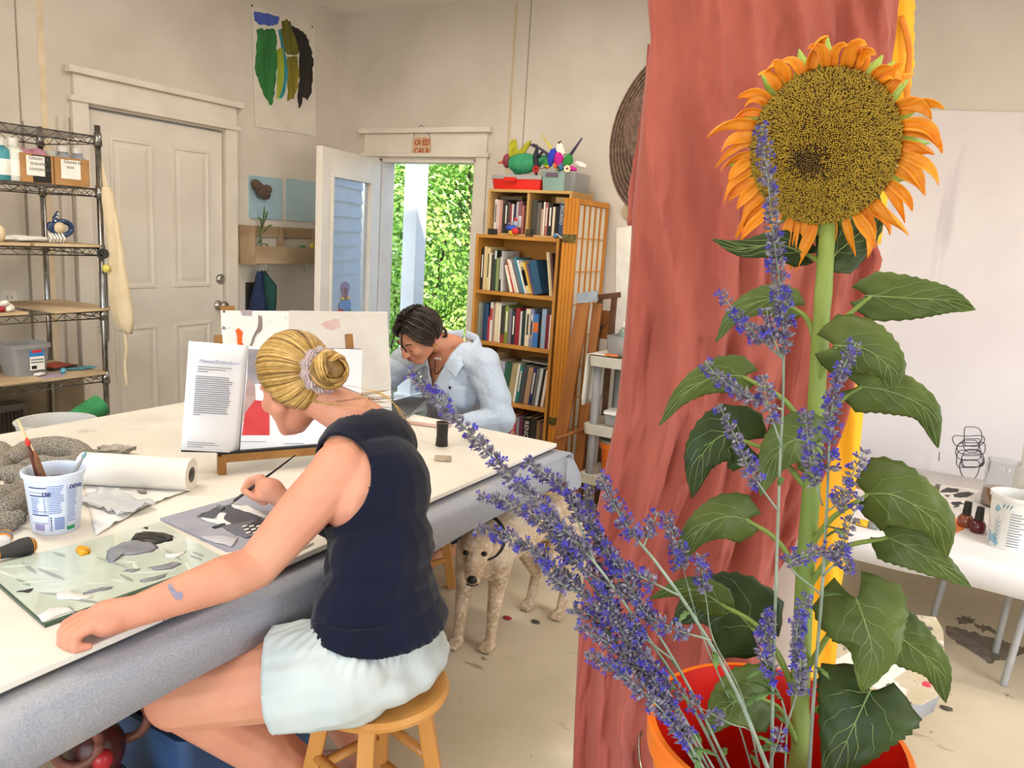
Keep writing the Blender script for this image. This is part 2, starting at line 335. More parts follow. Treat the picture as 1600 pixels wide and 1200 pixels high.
# ceiling tube lights
m_tube = mat('lit tube', '#fff2dc', '#fff2dc', rough=.4, emit=3)
for i, (x, y) in enumerate(((-2.4, .9), (-.2, .6), (-2.2, 3.0), (1.3, 2.6))):
    lt = thing('tube_light', ['white twin tube ceiling light over the near table end', 'white twin tube ceiling light over the bucket of flowers', 'white twin tube ceiling light by the garden door', 'white twin tube ceiling light over the low craft table'][i], 'lamp', (x, y, ZC-.07), 'ceiling tube lights')
    G().b2((x-.6, y-.09, ZC-.05), (x+.6, y+.09, ZC-.001)).build('housing', m_trim, lt, bevel=.01)
    for s in (-.045, .045): G().tube([(x-.57, y+s, ZC-.068), (x+.57, y+s, ZC-.068)], .014, 10).build('tube', m_tube, lt, smooth=True)
    lamp('tube_light_glow', 'AREA', (x, y, ZC-.09), (0, 0, -1), (24, 15, 21, 25)[i], (1, .94, .85), (1.1, .16))
# ------------------------------------------------------------------ garden outside
m_leafA = mat('garden leaf light', '#bcd868', '#6fae36', scale=3, rough=.45, trans=0, spec=.3)
m_leafB = mat('garden leaf mid', '#86b85a', '#3f8a3a', scale=3, rough=.45, spec=.3)
m_leafC = mat('garden leaf dark', '#6a9f5a', '#2f6a3a', scale=3, rough=.5, spec=.3)
m_leafD = mat('garden leaf pale', '#d6e69a', '#9cc860', scale=3, rough=.4, spec=.3)
m_bark = mat('bark', '#7a6248', '#4f3e2c', scale=20, rough=.9)
struct(G().b2((-11, YB+.14, -.2), (1, 13, -.05)).build('ground_outside', mat('soil', '#8c8266', '#6c664c', scale=4, rough=.95)), 'garden soil outside the door', 'ground')
def bush(name, label, c, rad, n, size, m, seed, cat='bush'):
    rnd = random.Random(seed); c = V(c); t = thing(name, label, cat, (c.x, c.y, -.05)); g = G(); gl = G(); gB = g
    for i in range(n):
        a = rnd.uniform(0, 2*pi); zz = rnd.uniform(-1, 1); rr = sqrt(1-zz*zz); k = rnd.uniform(.55, 1.03)
        p = c+V((rad[0]*rr*cos(a), rad[1]*rr*sin(a), rad[2]*zz))*k
        nrm = V((rr*cos(a)+rnd.uniform(-.6, .6), rr*sin(a)+rnd.uniform(-.6, .6), zz+rnd.uniform(-.2, .9))).normalized(); u, w_ = perp(nrm); an = rnd.uniform(0, 6.3)
        d = u*cos(an)+w_*sin(an); s_ = nrm.cross(d); L_ = size*rnd.uniform(.6, 1.3); W = L_*.32
        if p.y < YB+.3: continue
        g = gl if rnd.random() < .3 else gB
        g.add([p, p+d*L_*.45+s_*W+nrm*.15*L_, p+d*L_-nrm*.1*L_, p+d*L_*.45-s_*W+nrm*.15*L_, p+d*L_*.5], [(0, 1, 4), (1, 2, 4), (2, 3, 4), (3, 0, 4)])
    gB.build('foliage', m, t, kind='stuff'); gl.build('pale_foliage', m_leafD, t, kind='stuff')
    g = G()
    for k in range(4):
        a = k*1.7+seed; g.tube(bez([(c.x+.05*cos(a), c.y+.05*sin(a), -.05), (c.x+.15*cos(a), c.y+.15*sin(a), c.z*.5), (c.x+rad[0]*.5*cos(a), c.y+rad[1]*.5*sin(a), c.z+rad[2]*.3)], 4), [.03-.002*j for j in range(9)], 6)
    g.build('branches', m_bark, t, smooth=True); return t
bush('garden_hedge', 'tall dark hedge filling the back of the garden', (-6.6, 9.2, 1.5), (3.2, 1.0, 2.6), 26000, .085, m_leafC, 1)
bush('garden_shrub', 'light green shrub left of the porch post', (-4.75, 6.35, 1.1), (.62, .6, 1.35), 9000, .055, m_leafA, 2)
bush('garden_shrub', 'leafy branches hanging at the top of the doorway', (-4.55, 7.2, 2.35), (.95, .6, .42), 5000, .06, m_leafA, 3)
bush('garden_shrub', 'mid green shrub right of the porch post', (-4.55, 7.5, 1.25), (.7, .6, .75), 7000, .05, m_leafB, 4)
bush('garden_shrub', 'low pale shrub in the lower garden behind the dark-haired woman', (-4.0, 6.6, .55), (.75, .5, .5), 6000, .045, m_leafA, 5)
bush('garden_tree', 'broad dark leafed tree above the garden shrubs', (-5.6, 8.2, 2.3), (1.3, .8, 1.2), 12000, .07, m_leafB, 6, 'tree')
m_pw = mat('porch paint', '#f4efe6', '#e6dfd2', scale=4, rough=.6)
pp = ay(650, 300, 5.35)
pt = thing('porch_post', 'square white porch post outside the open door', 'post', (pp.x, 5.35, -.05))
G().b2((pp.x-.07, 5.28, -.05), (pp.x+.07, 5.42, 2.75)).build('shaft', m_pw, pt, bevel=.006); G().b2((pp.x-.09, 5.26, -.05), (pp.x+.09, 5.44, .12)).build('base', m_pw, pt, bevel=.006)
m_sid = mat('lap siding paint', '#9fb0c9', '#8fa0ba', scale=3, rough=.6)
sd = struct(G().b2((-2.2, 4.6, -.05), (-2.1, 9.5, 2.7)).build('wall_outside', m_sid), 'blue-grey lap siding wall beside the garden door', 'wall')
for k in range(15):
    z0 = .0+k*.18; G().prism([(-2.2, 4.6, z0), (-2.235, 4.6, z0), (-2.205, 4.6, z0+.19), (-2.2, 4.6, z0+.19)], (0, 4.9, 0)).build('siding_board', m_sid, sd)
# ------------------------------------------------------------------ big work table
m_ttop = mat('table board', '#f1eadd', '#e4dccd', scale=2.5, rough=.5, spots=[('#b9b0a2', 6, .69, .1), ('#5a544c', 40, .76, .02), ('#d6cfc4', 3, .6, .2)])
m_edge = mat('board edge', '#8d8271', '#5f5648', scale=14, rough=.7)
m_kraft = mat('grey canvas wrap', '#a9abb2', '#9799a1', scale=260, detail=4, rough=.8, bump=.25, bscale=300, dist=.003,
              spots=[('#c9c5c0', 3, .55, .2), ('#7e776c', 22, .77, .02), ('#bdb5a9', 4, .64, .1)])
TH = .74; TXn, TXf, TYn, TYe = -1.245, -2.735, -.55, 2.60
tb = thing('work_table', 'big white studio work table wrapped in grey canvas', 'table', ((TXn+TXf)/2, (TYn+TYe)/2, 0))
g = G()
for (a, b) in ((TYn, .9), (.903, TYe)): G().b2((TXf, a, TH-.014), (TXn, b, TH)).build('top_board', m_ttop, tb, bevel=.002)
G().b2((TXf+.01, TYn+.01, TH-.022), (TXn-.012, TYe-.012, TH-.0145)).build('board_edge', m_edge, tb)
# canvas-wrapped frame: ledge and apron with a slightly wavy lower hem
AX = TXn+.062
def apron(nm, f, n):
    rows = []
    for i in range(n+1):
        a = i/n; rows.append(f(a))
    return G().grid(rows).build(nm, m_kraft, tb, smooth=True, solid=.006, soff=-1)
def ap(a):
    y = TYn+(TYe-.03-TYn)*a; w_ = .006*nz((0, y*2.3, 0)); b_ = .612+.008*nz((2, y*1.7, 1))
    return [(TXn-.3, y, TH-.026), (TXn+.02, y, TH-.027), (AX-.02, y, TH-.03+w_), (AX-.004, y, TH-.036+w_), (AX, y, TH-.05), (AX+w_, y, .68), (AX+w_*1.3, y, b_), (AX-.012, y, b_-.004), (AX-.02, y, b_+.03)]
apron('canvas_wrap', ap, 60)
def ap2(a):
    x = AX-.005-(AX-.005-TXf)*a; w_ = .006*nz((x*3, 5, 0)); b_ = .60+.03*nz((x*2, 2, 1))
    return [(x, TYe-.3, TH-.0265), (x, TYe+.01, TH-.027), (x, TYe+.03, TH-.036), (x, TYe+.04+w_, .69), (x, TYe+.04+w_*2, b_), (x, TYe+.03, b_+.02)]
apron('canvas_wrap', ap2, 30)
# folded flap of canvas at the far corner
g = G(); c0 = V((AX-.01, TYe-.02, TH-.03))
g.grid([[c0+V((0, -.02, 0)), c0+V((.004, .02, -.01)), c0+V((0, .055, -.02))], [c0+V((.008, -.02, -.05)), c0+V((.03, .03, -.06)), c0+V((.01, .075, -.05))], [c0+V((.01, -.02, -.1)), c0+V((.05, .045, -.115)), c0+V((.02, .10, -.09))], [c0+V((.012, -.01, -.13)), c0+V((.04, .04, -.155)), c0+V((.03, .11, -.13))]])
g.build('canvas_flap', m_kraft, tb, smooth=True, solid=.004, sub=1)
m_tim = mat('table timber', '#8f7a5c', '#6b5940', scale=6, stretch=(1, 1, .1), rough=.7)
for x in (TXf+.1, -1.95):
    for y in (TYn+.15, 1.1, TYe-.25): G().b2((x-.045, y-.045, 0), (x+.045, y+.045, .70)).build('leg', m_tim, tb, bevel=.004)
G().b2((TXf+.05, TYn+.05, .64), (TXf+.09, TYe-.05, .712)).build('rail', m_tim, tb); G().b2((TXn-.06, TYn+.05, .64), (TXn-.02, TYe-.05, .712)).build('rail', m_tim, tb)
# ------------------------------------------------------------------ people
def skin(name, c, c2): return mat(name, c, c2, scale=7, detail=3, rough=.5, sss=.12, ramp=(.3, .7), spec=.35)
m_skinA = skin('fair skin', '#dfa283', '#d28d72'); m_skinB = skin('tan skin', '#d89a7a', '#ca866a')
def headprims(g, c, F, U):
    c = V(c); F = V(F).normalized(); U = (V(U)-F*V(U).dot(F)).normalized(); L = U.cross(F)
    R = Matrix(((L.x, F.x, U.x), (L.y, F.y, U.y), (L.z, F.z, U.z)))
    at = lambda l, f, u: c+L*l+F*f+U*u
    g.ell(at(0, -.012, .028), (.074, .093, .088), R); g.ell(at(0, .03, -.02), (.062, .066, .09), R); g.ell(at(0, .062, -.086), (.027, .028, .026), R)
    for s in (-1, 1):
        g.cap(at(s*.053, .0, -.05), at(s*.018, .062, -.093), .022, .018); g.ell(at(s*.034, .066, -.025), (.026, .026, .024), R)
        g.ell(at(s*.073, -.008, -.008), (.008, .018, .031), R); g.cap(at(s*.02, .083, .022), at(s*.045, .07, .02), .01, .008)
    g.cap(at(0, .09, .015), at(0, .113, -.026), .008, .0125); g.ell(at(.011, .1, -.031), (.009, .011, .008), R); g.ell(at(-.011, .1, -.031), (.009, .011, .008), R)
    g.ell(at(0, .089, -.056), (.022, .013, .011), R)
    return at, R
def finger(g, base, dirs, lens, r):
    p = V(base); pts = [p]
    for d, l in zip(dirs, lens): p = p+V(d).normalized()*l; pts.append(p)
    g.chain(pts, [r*(1-.08*i) for i in range(len(pts))])
    return pts
def strand(g, pts, r, n=5, flat=.5): g.tube(pts, [r*max(.25, 1-abs(2*i/(len(pts)-1)-1)**3) for i in range(len(pts))], n, True, flat)
# ---- woman with blonde bun
pA = thing('person', 'woman with a blonde bun, navy tank top and white shorts painting', 'person', (-.98, 1.22, 0))
Lh, Lk, Lm, La = V((-1.03, 1.165, .575)), V((-1.325, .99, .487)), V((-1.245, 1.15, .31)), V((-1.13, 1.30, .12))
Rh, Rk, Rm, Ra = V((-1.06, 1.36, .575)), V((-1.40, 1.40, .49)), V((-1.33, 1.44, .28)), V((-1.20, 1.47, .09))
Ls, Le, Lw = V((-1.120, 1.262, .985)), V((-1.170, 1.062, .802)), V((-1.228, .832, .781))
Rs, Re, Rw = V((-1.255, 1.505, .985)), V((-1.30, 1.565, .775)), az(446, 783, .785)
def torsoA(g, e=0):
    g.ell((-1.015, 1.27, .60), (.118+e, .165+e, .10+e)); g.ell((-1.03, 1.285, .70), (.095+e, .138+e, .11+e)); g.ell((-1.035, 1.305, .79), (.088+e, .126+e, .11+e))
    g.ell((-1.085, 1.335, .905), (.10+e, .135+e, .13+e)); g.ell((-1.145, 1.375, .995), (.085+e, .13+e, .08+e)); g.ell((-1.16, 1.29, .87), (.06+e, .06+e, .06+e)); g.ell((-1.18, 1.41, .88), (.06+e, .06+e, .06+e))
    g.cap((-1.15, 1.36, 1.015), Ls+V((.0, .02, .005)), .055+e, .05+e); g.cap((-1.17, 1.41, 1.015), Rs-V((0, .02, -.005)), .055+e, .05+e)
    g.cap((-1.02, 1.27, .62), (-1.12, 1.365, .95), .10+e, .09+e)
def legsA(g, e=0, k=1.0):
    g.cap(Lh, lerp(Lh, Lk, .5*k), .094+e, .084+e); g.cap(lerp(Lh, Lk, .5*k), lerp(Lh, Lk, k), .084+e, .07+e)
    g.cap(Rh, lerp(Rh, Rk, .5*k), .094+e, .084+e); g.cap(lerp(Rh, Rk, .5*k), lerp(Rh, Rk, k), .084+e, .07+e)
g = G(); torsoA(g); legsA(g)
for K, M_, A, tx in ((Lk, Lm, La, V((-.11, -.02, -.035))), (Rk, Rm, Ra, V((-.13, 0, -.05)))):
    g.cap(K, M_, .064, .066); g.cap(M_, A, .064, .036); g.cap(A, A+tx*.5, .034, .036); g.cap(A+tx*.5, A+tx*1.5, .034, .022); g.ell(A+V((.03, 0, -.03)), (.03, .028, .026))
# arms
g.ell(Ls+V((.0, -.012, -.012)), (.064, .062, .066)); g.cap(Ls+V((0, -.01, -.01)), lerp(Ls, Le, .5), .06, .056); g.cap(lerp(Ls, Le, .5), Le, .056, .045)
g.cap(Le, lerp(Le, Lw, .3), .045, .047); g.cap(lerp(Le, Lw, .3), Lw, .046, .03)
g.ell(Rs, (.056, .055, .06)); g.cap(Rs, Re, .05, .038); g.cap(Re, lerp(Re, Rw, .3), .038, .04); g.cap(lerp(Re, Rw, .3), Rw, .04, .026)
# resting left fist
d = (V((-1.262, .748, .772))-Lw).normalized(); lat = V((-d.y, d.x, 0)).normalized()
if lat.x > 0: lat = -lat                        # towards the table centre: thumb side
hc = Lw+d*.05+lat*.008+V((0, 0, .0)); Rm_ = basis(x=lat, z=(0, 0, 1))
g.cap(Lw, hc, .030, .034); g.ell(hc-d*.002, (.044, .044, .027), Rm_)
for k, (o, ln) in enumerate(((.0285, .030), (.0098, .034), (-.009, .032), (-.027, .026))):
    b_ = hc+lat*o+d*(.036-.004*abs(k-1))+V((0, 0, .006)); finger(g, b_, [d+V((0, 0, -.28)), d*.12+V((0, 0, -1)), -d+V((0, 0, -.1))], (ln, .026, .022), .0106)
finger(g, hc+lat*.036-d*.022+V((0, 0, -.004)), [d+lat*.35+V((0, 0, -.25)), d-lat*.1+V((0, 0, -.3))], (.034, .026), .0125)
# right hand round the brush
tip = az(344, 799, TH+.012); bend = az(462, 711, .905); bd = (bend-tip).normalized(); grip = tip+bd*((az(396, 761, .80)-tip).dot(bd))
fw = (grip-Rw); fw.z = 0; fw.normalize(); la = V((-fw.y, fw.x, 0)); la = la if la.x > 0 or la.y < 0 else -la     # towards the lens
pc = lerp(Rw, grip, .42)+V((0, 0, .018)); g.cap(Rw, pc, .026, .03); g.ell(pc, (.022, .04, .034), basis(x=la, z=(0, 0, 1)))
kn = lerp(Rw, grip, .66)+V((0, 0, .04))
finger(g, kn-la*.006+V((0, 0, .004)), [grip+V((0, 0, .022))-kn, grip-kn+V((0, 0, -.03))], (.034, .032), .0098)
finger(g, kn-la*.012+V((0, 0, -.012)), [fw+V((0, 0, -.15)), -fw*.1+la*.25+V((0, 0, -1)), -fw+la*.4], (.032, .024, .018), .0098)
finger(g, kn-la*.014+V((0, 0, -.03)), [fw*.8+V((0, 0, -.25)), -fw*.3+la*.2+V((0, 0, -1)), -fw+la*.3], (.028, .02, .016), .0094)
finger(g, kn-la*.012-fw*.008+V((0, 0, -.046)), [fw*.6+V((0, 0, -.3)), -fw*.5+la*.2+V((0, 0, -.6)), -fw], (.022, .016, .012), .0085)
th0 = lerp(Rw, grip, .38)+la*.016+V((0, 0, .0)); finger(g, th0, [fw+la*.25+V((0, 0, .15)), grip+la*.012-th0-fw*.03], (.036, .03), .0108)
# neck and head
hcA = V((-1.365, 1.355, 1.118)); FA = V((-.83, .24, -.47)); UA = V((-.35, .05, 1))
g.cap((-1.175, 1.395, 1.045), lerp((-1.175, 1.395, 1.045), hcA, .55), .058, .05); g.cap(lerp((-1.175, 1.395, 1.045), hcA, .5), hcA+V((.02, .02, .01)), .05, .05)
atA, RA = headprims(g, hcA, FA, UA)
body = remesh(g, 'body', .0042, 5, m_skinA, pA)
# shorts
m_short = mat('pale shorts cloth', '#cdd4cf', '#bcc6c3', scale=5, rough=.75, bump=.35, bscale=14, dist=.012, stretch=(1, 1, .35))
hemL = lerp(Lh, Lk, .36); nL = (Lk-Lh).normalized(); hemR = lerp(Rh, Rk, .4); nR = (Rk-Rh).normalized()
def waist(p): return .668-.144*(p.x+1.03)
g = G()
for c_, r_ in (((-1.015, 1.27, .60), (.128, .178, .095)), ((-1.0, 1.26, .56), (.14, .19, .06)), ((-1.03, 1.285, .70), (.105, .148, .12))): g.ell(c_, r_)
g.cap(Lh, hemL+nL*.05, .108, .114); g.cap(Rh, hemR+nR*.05, .108, .114); g.cap(Lh+V((.03, -.015, -.01)), hemL+V((.03, -.02, -.005)), .10, .10)
def wshort(p): return .007*nz((p.x*9, p.y*9, p.z*5))+.006*(.3-abs(nz((p.x*11+p.z*8, p.y*11, p.z*10), 1, 2))*1.6)+.003*nz((p.x*24, p.y*24, p.z*9), 1, 4)+(.0035*sin(55*atan2(p.y-1.28, p.x+1.03))*max(0, 1-abs(p.z-waist(p)+.012)/.03))
def kshort(p):
    f = min(waist(p)-p.z, p.z-.497)
    return min(f, -(p-hemL).dot(nL)) if p.y < 1.275 else min(f, -(p-hemR).dot(nR))
so = remesh(g, 'shorts', .0055, 5, m_short, pA, kshort, .004, wshort); so['label'] = 'white elastic-waist cotton shorts'
G().ell(hemL+V((.108, -.03, -.06)), (.006, .006, .006)).build('stud', pl('grey stud', '#8d93b4', rough=.4), so, smooth=True)
# tank top
m_navy = mat('navy jersey', '#10152c', '#0a0e1e', scale=6, rough=.85, bump=.2, bscale=18, dist=.008, stretch=(1, 1, .6), sheen=.15, spec=.2)
g = G(); torsoA(g, .011)
aL = V((-1.122, 1.198, .968)); aR = V((-1.26, 1.585, .965)); nk0 = V((-1.185, 1.392, 1.06)); nka = (hcA-nk0).normalized()
def ktank(p):
    t = (p-nk0); ta = t.dot(nka); f = max((t-nka*ta).length-.072, -.03-ta)
    return min(p.z-(.66-.144*(p.x+1.03)), (p-aL).length-.107, (p-aR).length-.11, f)
def wtank(p): return .021*max(0, min(1, (.73-p.z)/.06))+.002*nz((p.x*8, p.y*8, p.z*16))+.0045*sin(p.z*95+6*nz((p.x*5, p.y*5, p.z*4)))*max(0, 1-abs(p.z-.75)/.09)
to = remesh(g, 'tank_top', .005, 5, m_navy, pA, ktank, .005, wtank); to['label'] = 'sleeveless navy tank top'
# hair
m_bl = [mat('blonde hair light', '#e0bd78', '#c99f56', scale=60, rough=.38, stretch=(1, 1, 1)), mat('blonde hair mid', '#c19a55', '#a57f40', scale=60, rough=.4), mat('blonde hair dark', '#94703a', '#765629', scale=60, rough=.45)]
L_ = UA and (V(UA)-V(FA).normalized()*V(UA).dot(V(FA).normalized())).normalized().cross(V(FA).normalized())
Fh = V(FA).normalized(); Uh = (V(UA)-Fh*V(UA).dot(Fh)).normalized(); Lh_ = Uh.cross(Fh)
ce = hcA+Uh*.022-Fh*.012; er = (.085, .108, .1)
def onhead(d, k=1.0, R_=(Lh_, Fh, Uh), c_=None, e_=None):
    a = V((d.dot(R_[0]), d.dot(R_[1]), d.dot(R_[2]))); e_ = e_ or er; q = 1/sqrt((a.x/e_[0])**2+(a.y/e_[1])**2+(a.z/e_[2])**2); return (c_ or ce)+d*(q*k)
Bd = (-Fh*.93-Uh*.26-Lh_*.02).normalized()
bu, bw = (Uh-Bd*Uh.dot(Bd)).normalized(), None; bw = Bd.cross(bu)
rnd = random.Random(3)
def ringdir(phi, extra=0):
    top = cos(phi); ang = radians(104+extra if top > 0 else 104) if top > 0 else radians(104+top*26)
    ang = radians(103 + (29*top if top > 0 else 43*top))+extra
    return (Bd*cos(ang)+(bu*cos(phi)+bw*sin(phi))*sin(ang)).normalized()
hairA = thing_hair = None
gs = [G(), G(), G()]
N_ = 640
for i in range(N_):
    phi = 2*pi*i/N_+rnd.uniform(-.02, .02); e0 = ringdir(phi, rnd.uniform(-.05, .03)); pts = []; off = rnd.uniform(-.05, .05); k0 = rnd.uniform(1.0, 1.045)
    for j in range(11):
        t = j/10; d = e0.slerp(Bd, t*.95); d = (d+(d.cross(Bd))*(.10*sin(pi*t)*nz((phi*3, t, 1))+.12*sin(pi*t)*(.4 if sin(phi) > 0 else -.4)*0)).normalized()
        pts.append(onhead(d, k0*(.985+.03*sin(pi*t))))
    strand(gs[0 if rnd.random() < .42 else (1 if rnd.random() < .72 else 2)], pts, rnd.uniform(.0015, .0038), 5, .55)
cap = G(); rows = []
for j in range(13):
    rows.append([onhead(ringdir(2*pi*k/40).slerp(Bd, j/12*.999), .985) for k in range(41)])
cap.grid(rows); ho = cap.build('hair', m_bl[2], pA, smooth=True); ho['label'] = 'smooth blonde hair pulled back into a bun'
bc = onhead(Bd, 1.0)+Bd*.052; uu, ww = perp(Bd)
for i in range(70):          # coiled bun
    a0 = rnd.uniform(0, 2*pi); tl = rnd.uniform(.2, 1.2); r0 = rnd.uniform(.034, .043); pts = []
    for j in range(12):
        t = j/11; a = a0+t*pi*1.3; el = sin(t*pi-pi/2)*.9+rnd.uniform(-.02, .02); el = max(-1.2, min(1.3, el*tl)); dd = (uu*cos(a)*cos(el)+ww*sin(a)*cos(el)+Bd*sin(el)); pts.append(bc+dd*r0)
    strand(gs[rnd.choice((0, 1, 1, 2))], pts, .005, 5, .7)
bn = G().ell(bc, (.034, .034, .034)).build('bun_core', m_bl[2], ho, smooth=True)
for i in range(26):          # loose neck hairs
    s0 = onhead(ringdir(pi+rnd.uniform(-.9, .9), .0), 1.0); e_ = V((-1.155, 1.40, 1.105))+V((rnd.uniform(-.03, .05), rnd.uniform(-.05, .07), rnd.uniform(-.03, .02)))
    strand(gs[rnd.choice((0, 1, 2))], bez([onhead(Bd, .98), lerp(s0, e_, .15)+V((.02, .01, .02)), e_], 5), .0022, 4)
for i in range(7):
    e_ = V((-1.07, 1.47, 1.02))+V((rnd.uniform(-.01, .02), rnd.uniform(-.02, .02), -.02*i*.6)); strand(gs[0], bez([onhead(Bd, 1)-Uh*.03, V((-1.20, 1.41, 1.125)), V((-1.12, 1.43, 1.10)), e_], 6), .0013, 4)
for k in range(3): gs[k].build('hair_strands', m_bl[k], ho, smooth=True)
m_scr = mat('scrunchie plaid', '#cdb3ab', '#8d7f86', scale=55, detail=1, rough=.85, kind='wave', spots=[('#c99a72', 20, .6, .1)], bump=.3, dist=.004)
g = G(); rows = []; sc = onhead(Bd, 1.0)+Bd*.022
for k in range(49):
    a = 2*pi*k/48; cc = sc+(uu*cos(a)+ww*sin(a))*.040; rr = .0155*(1+.22*sin(11*a)); o_ = (uu*cos(a)+ww*sin(a)); rows.append([cc+(o_*cos(b)+Bd*sin(b))*rr for b in [2*pi*q/10 for q in range(11)]])
g.grid(rows).build('scrunchie', m_scr, pA, smooth=True, label='pale plaid scrunchie')
# smear of grey paint on the forearm and the stud in the ear
q = lerp(Le, Lw, .50); g = G()
sk = [ray(262+x, 912+y) for x, y in ((0, 2), (4, 0), (9, 10), (16, 14), (23, 13), (24, 20), (20, 26), (13, 25), (8, 18), (2, 9))]
def onarm(rv):
    a, b_ = lerp(Le, Lw, .3), Lw; best = None; t = 1.2
    while t < 2.2:
        p = EYE+rv*t; ab = b_-a; s_ = max(0, min(1, (p-a).dot(ab)/ab.length_squared)); c_ = a+ab*s_
        if (p-c_).length < .046*(1-s_)+.03*s_+.0006: return p
        t += .0006
    return EYE+rv*1.45
pts = [onarm(r) for r in sk]; ctr = sum(pts, V())/len(pts); g.add([onarm(ray(276, 925))]+pts, [(0, i+1, (i+1) % len(pts)+1) for i in range(len(pts))]); g.build('paint_smear', pl('grey paint', '#9a94a6', rough=.6), body, label='smear of grey paint', solid=.0012, soff=0)
# brush in her hand
br = thing('paint_brush', 'thin dark paint brush held in the right hand', 'brush', tip)
G().tube([tip+bd*.034, tip+bd*.05, tip+bd*.12, bend], [.0032, .0038, .0042, .0016], 8).build('handle', pl('brush lacquer', '#2a2024', rough=.25), br, smooth=True)
G().tube([tip+bd*.016, tip+bd*.05], [.0034, .0036], 8).build('ferrule', m_steel, br, smooth=True); G().tube([tip, tip+bd*.006, tip+bd*.017], [.0006, .0024, .0033], 8).build('bristles', pl('bristle', '#2c2826', rough=.9), br, smooth=True)
# ---- wooden stool
m_oak = mat('honey wood', '#d79a4e', '#bd7f38', scale=9, detail=6, stretch=(1, 1, .12), rough=.4, coat=.2)
def stool(c, h, label, rot=0):
    c = V(c); t = thing('wooden_stool', label, 'stool', (c.x, c.y, 0)); G().lathe([(.0, h-.03), (.15, h-.03), (.165, h-.022), (.168, h-.012), (.16, h-.002), (.0, h)], (c.x, c.y, 0), 40).build('seat', m_oak, t, smooth=True, auto=40)
    L4 = []
    for k in range(4):
        a = rot+k*pi/2; top = V((c.x+.105*cos(a), c.y+.105*sin(a), h-.028)); bot = V((c.x+.19*cos(a), c.y+.19*sin(a), 0)); L4.append((top, bot)); G().beam(bot, top, .036, .036, (cos(a), sin(a), .01)).build('leg', m_oak, t, bevel=.003)
    for k in range(4):
        for z_ in ((.17, .30) if k % 2 == 0 else (.13, .26)):
            a, b_ = L4[k], L4[(k+1) % 4]; fa = z_/(h-.028); G().tube([lerp(a[1], a[0], fa), lerp(b_[1], b_[0], fa)], .0125, 10).build('rung', m_oak, t, smooth=True)
    return t
stool((-1.02, 1.275, 0), .495, 'honey wood stool under the woman in the navy top', .55)
# ---- woman with dark hair
pB = thing('person', 'dark-haired woman in a pale blue shirt bending over her work', 'person', (-1.98, 3.02, 0))
sL, eL, wL_ = V((-1.81, 2.96, .93)), V((-1.70, 2.945, .70)), V((-1.87, 2.76, .66))
sR, eR, wR_ = V((-2.205, 2.97, .905)), V((-2.34, 2.88, .79)), V((-2.235, 2.62, .775))
hcB = V((-2.075, 2.815, 1.04)); FB = V((-.18, -.78, -.62)); UB = V((-.10, -.55, 1))
def torsoB(g, e=0):
    g.ell((-1.985, 3.06, .58), (.17+e, .13+e, .11+e)); g.cap((-1.985, 3.05, .60), (-1.99, 3.0, .84), .125+e, .125+e); g.ell((-1.99, 3.0, .80), (.145+e, .11+e, .15+e)); g.ell((-2.0, 2.985, .91), (.165+e, .095+e, .09+e))
    g.cap((-1.95, 2.98, .945), sL, .06+e, .055+e); g.cap((-2.05, 2.98, .935), sR, .06+e, .055+e)
g = G(); torsoB(g)
for s_, e_, w_ in ((sL, eL, wL_), (sR, eR, wR_)):
    g.cap(s_, e_, .05, .04); g.cap(e_, w_, .04, .026); dd = (w_-e_).normalized(); la_ = V((-dd.y, dd.x, 0)).normalized(); hc_ = w_+dd*.045; g.cap(w_, hc_, .026, .028); g.ell(hc_, (.038, .042, .02), basis(x=la_, z=(0, 0, 1)))
    for o, ln in ((-.028, .03), (-.01, .036), (.01, .038), (.028, .034)): finger(g, hc_+la_*o+dd*.03, [dd+V((0, 0, -.05)), dd+V((0, 0, -.45)), dd*.5+V((0, 0, -.8))], (ln, .022, .016), .0092)
    s2 = 1 if s_ is sL else -1
    finger(g, hc_-la_*.03*s2*(-1 if s_ is sL else -1)*0+la_*(-.034 if s_ is sL else .034), [dd+la_*(-.5 if s_ is sL else .5), dd], (.03, .026), .0105)
for s_ in (1, -1):
    hp = V((-1.985+s_*.09, 3.03, .57)); kp_ = V((-1.985+s_*.13, 2.70, .53)); ap_ = V((-1.985+s_*.12, 2.82, .10)); g.cap(hp, kp_, .09, .06); g.cap(kp_, lerp(kp_, ap_, .4), .058, .055); g.cap(lerp(kp_, ap_, .4), ap_, .055, .036); g.cap(ap_, ap_+V((0, -.15, -.06)), .036, .024); g.ell(ap_+V((0, .03, -.05)), (.03, .035, .03))
nb = V((-1.995, 2.985, .985)); g.cap(nb, lerp(nb, hcB, .6), .056, .05); g.cap(lerp(nb, hcB, .55), hcB+V((.02, .03, -.01)), .05, .05)
atB, RB = headprims(g, hcB, FB, UB)
bB = remesh(g, 'body', .0045, 3, m_skinB, pB)
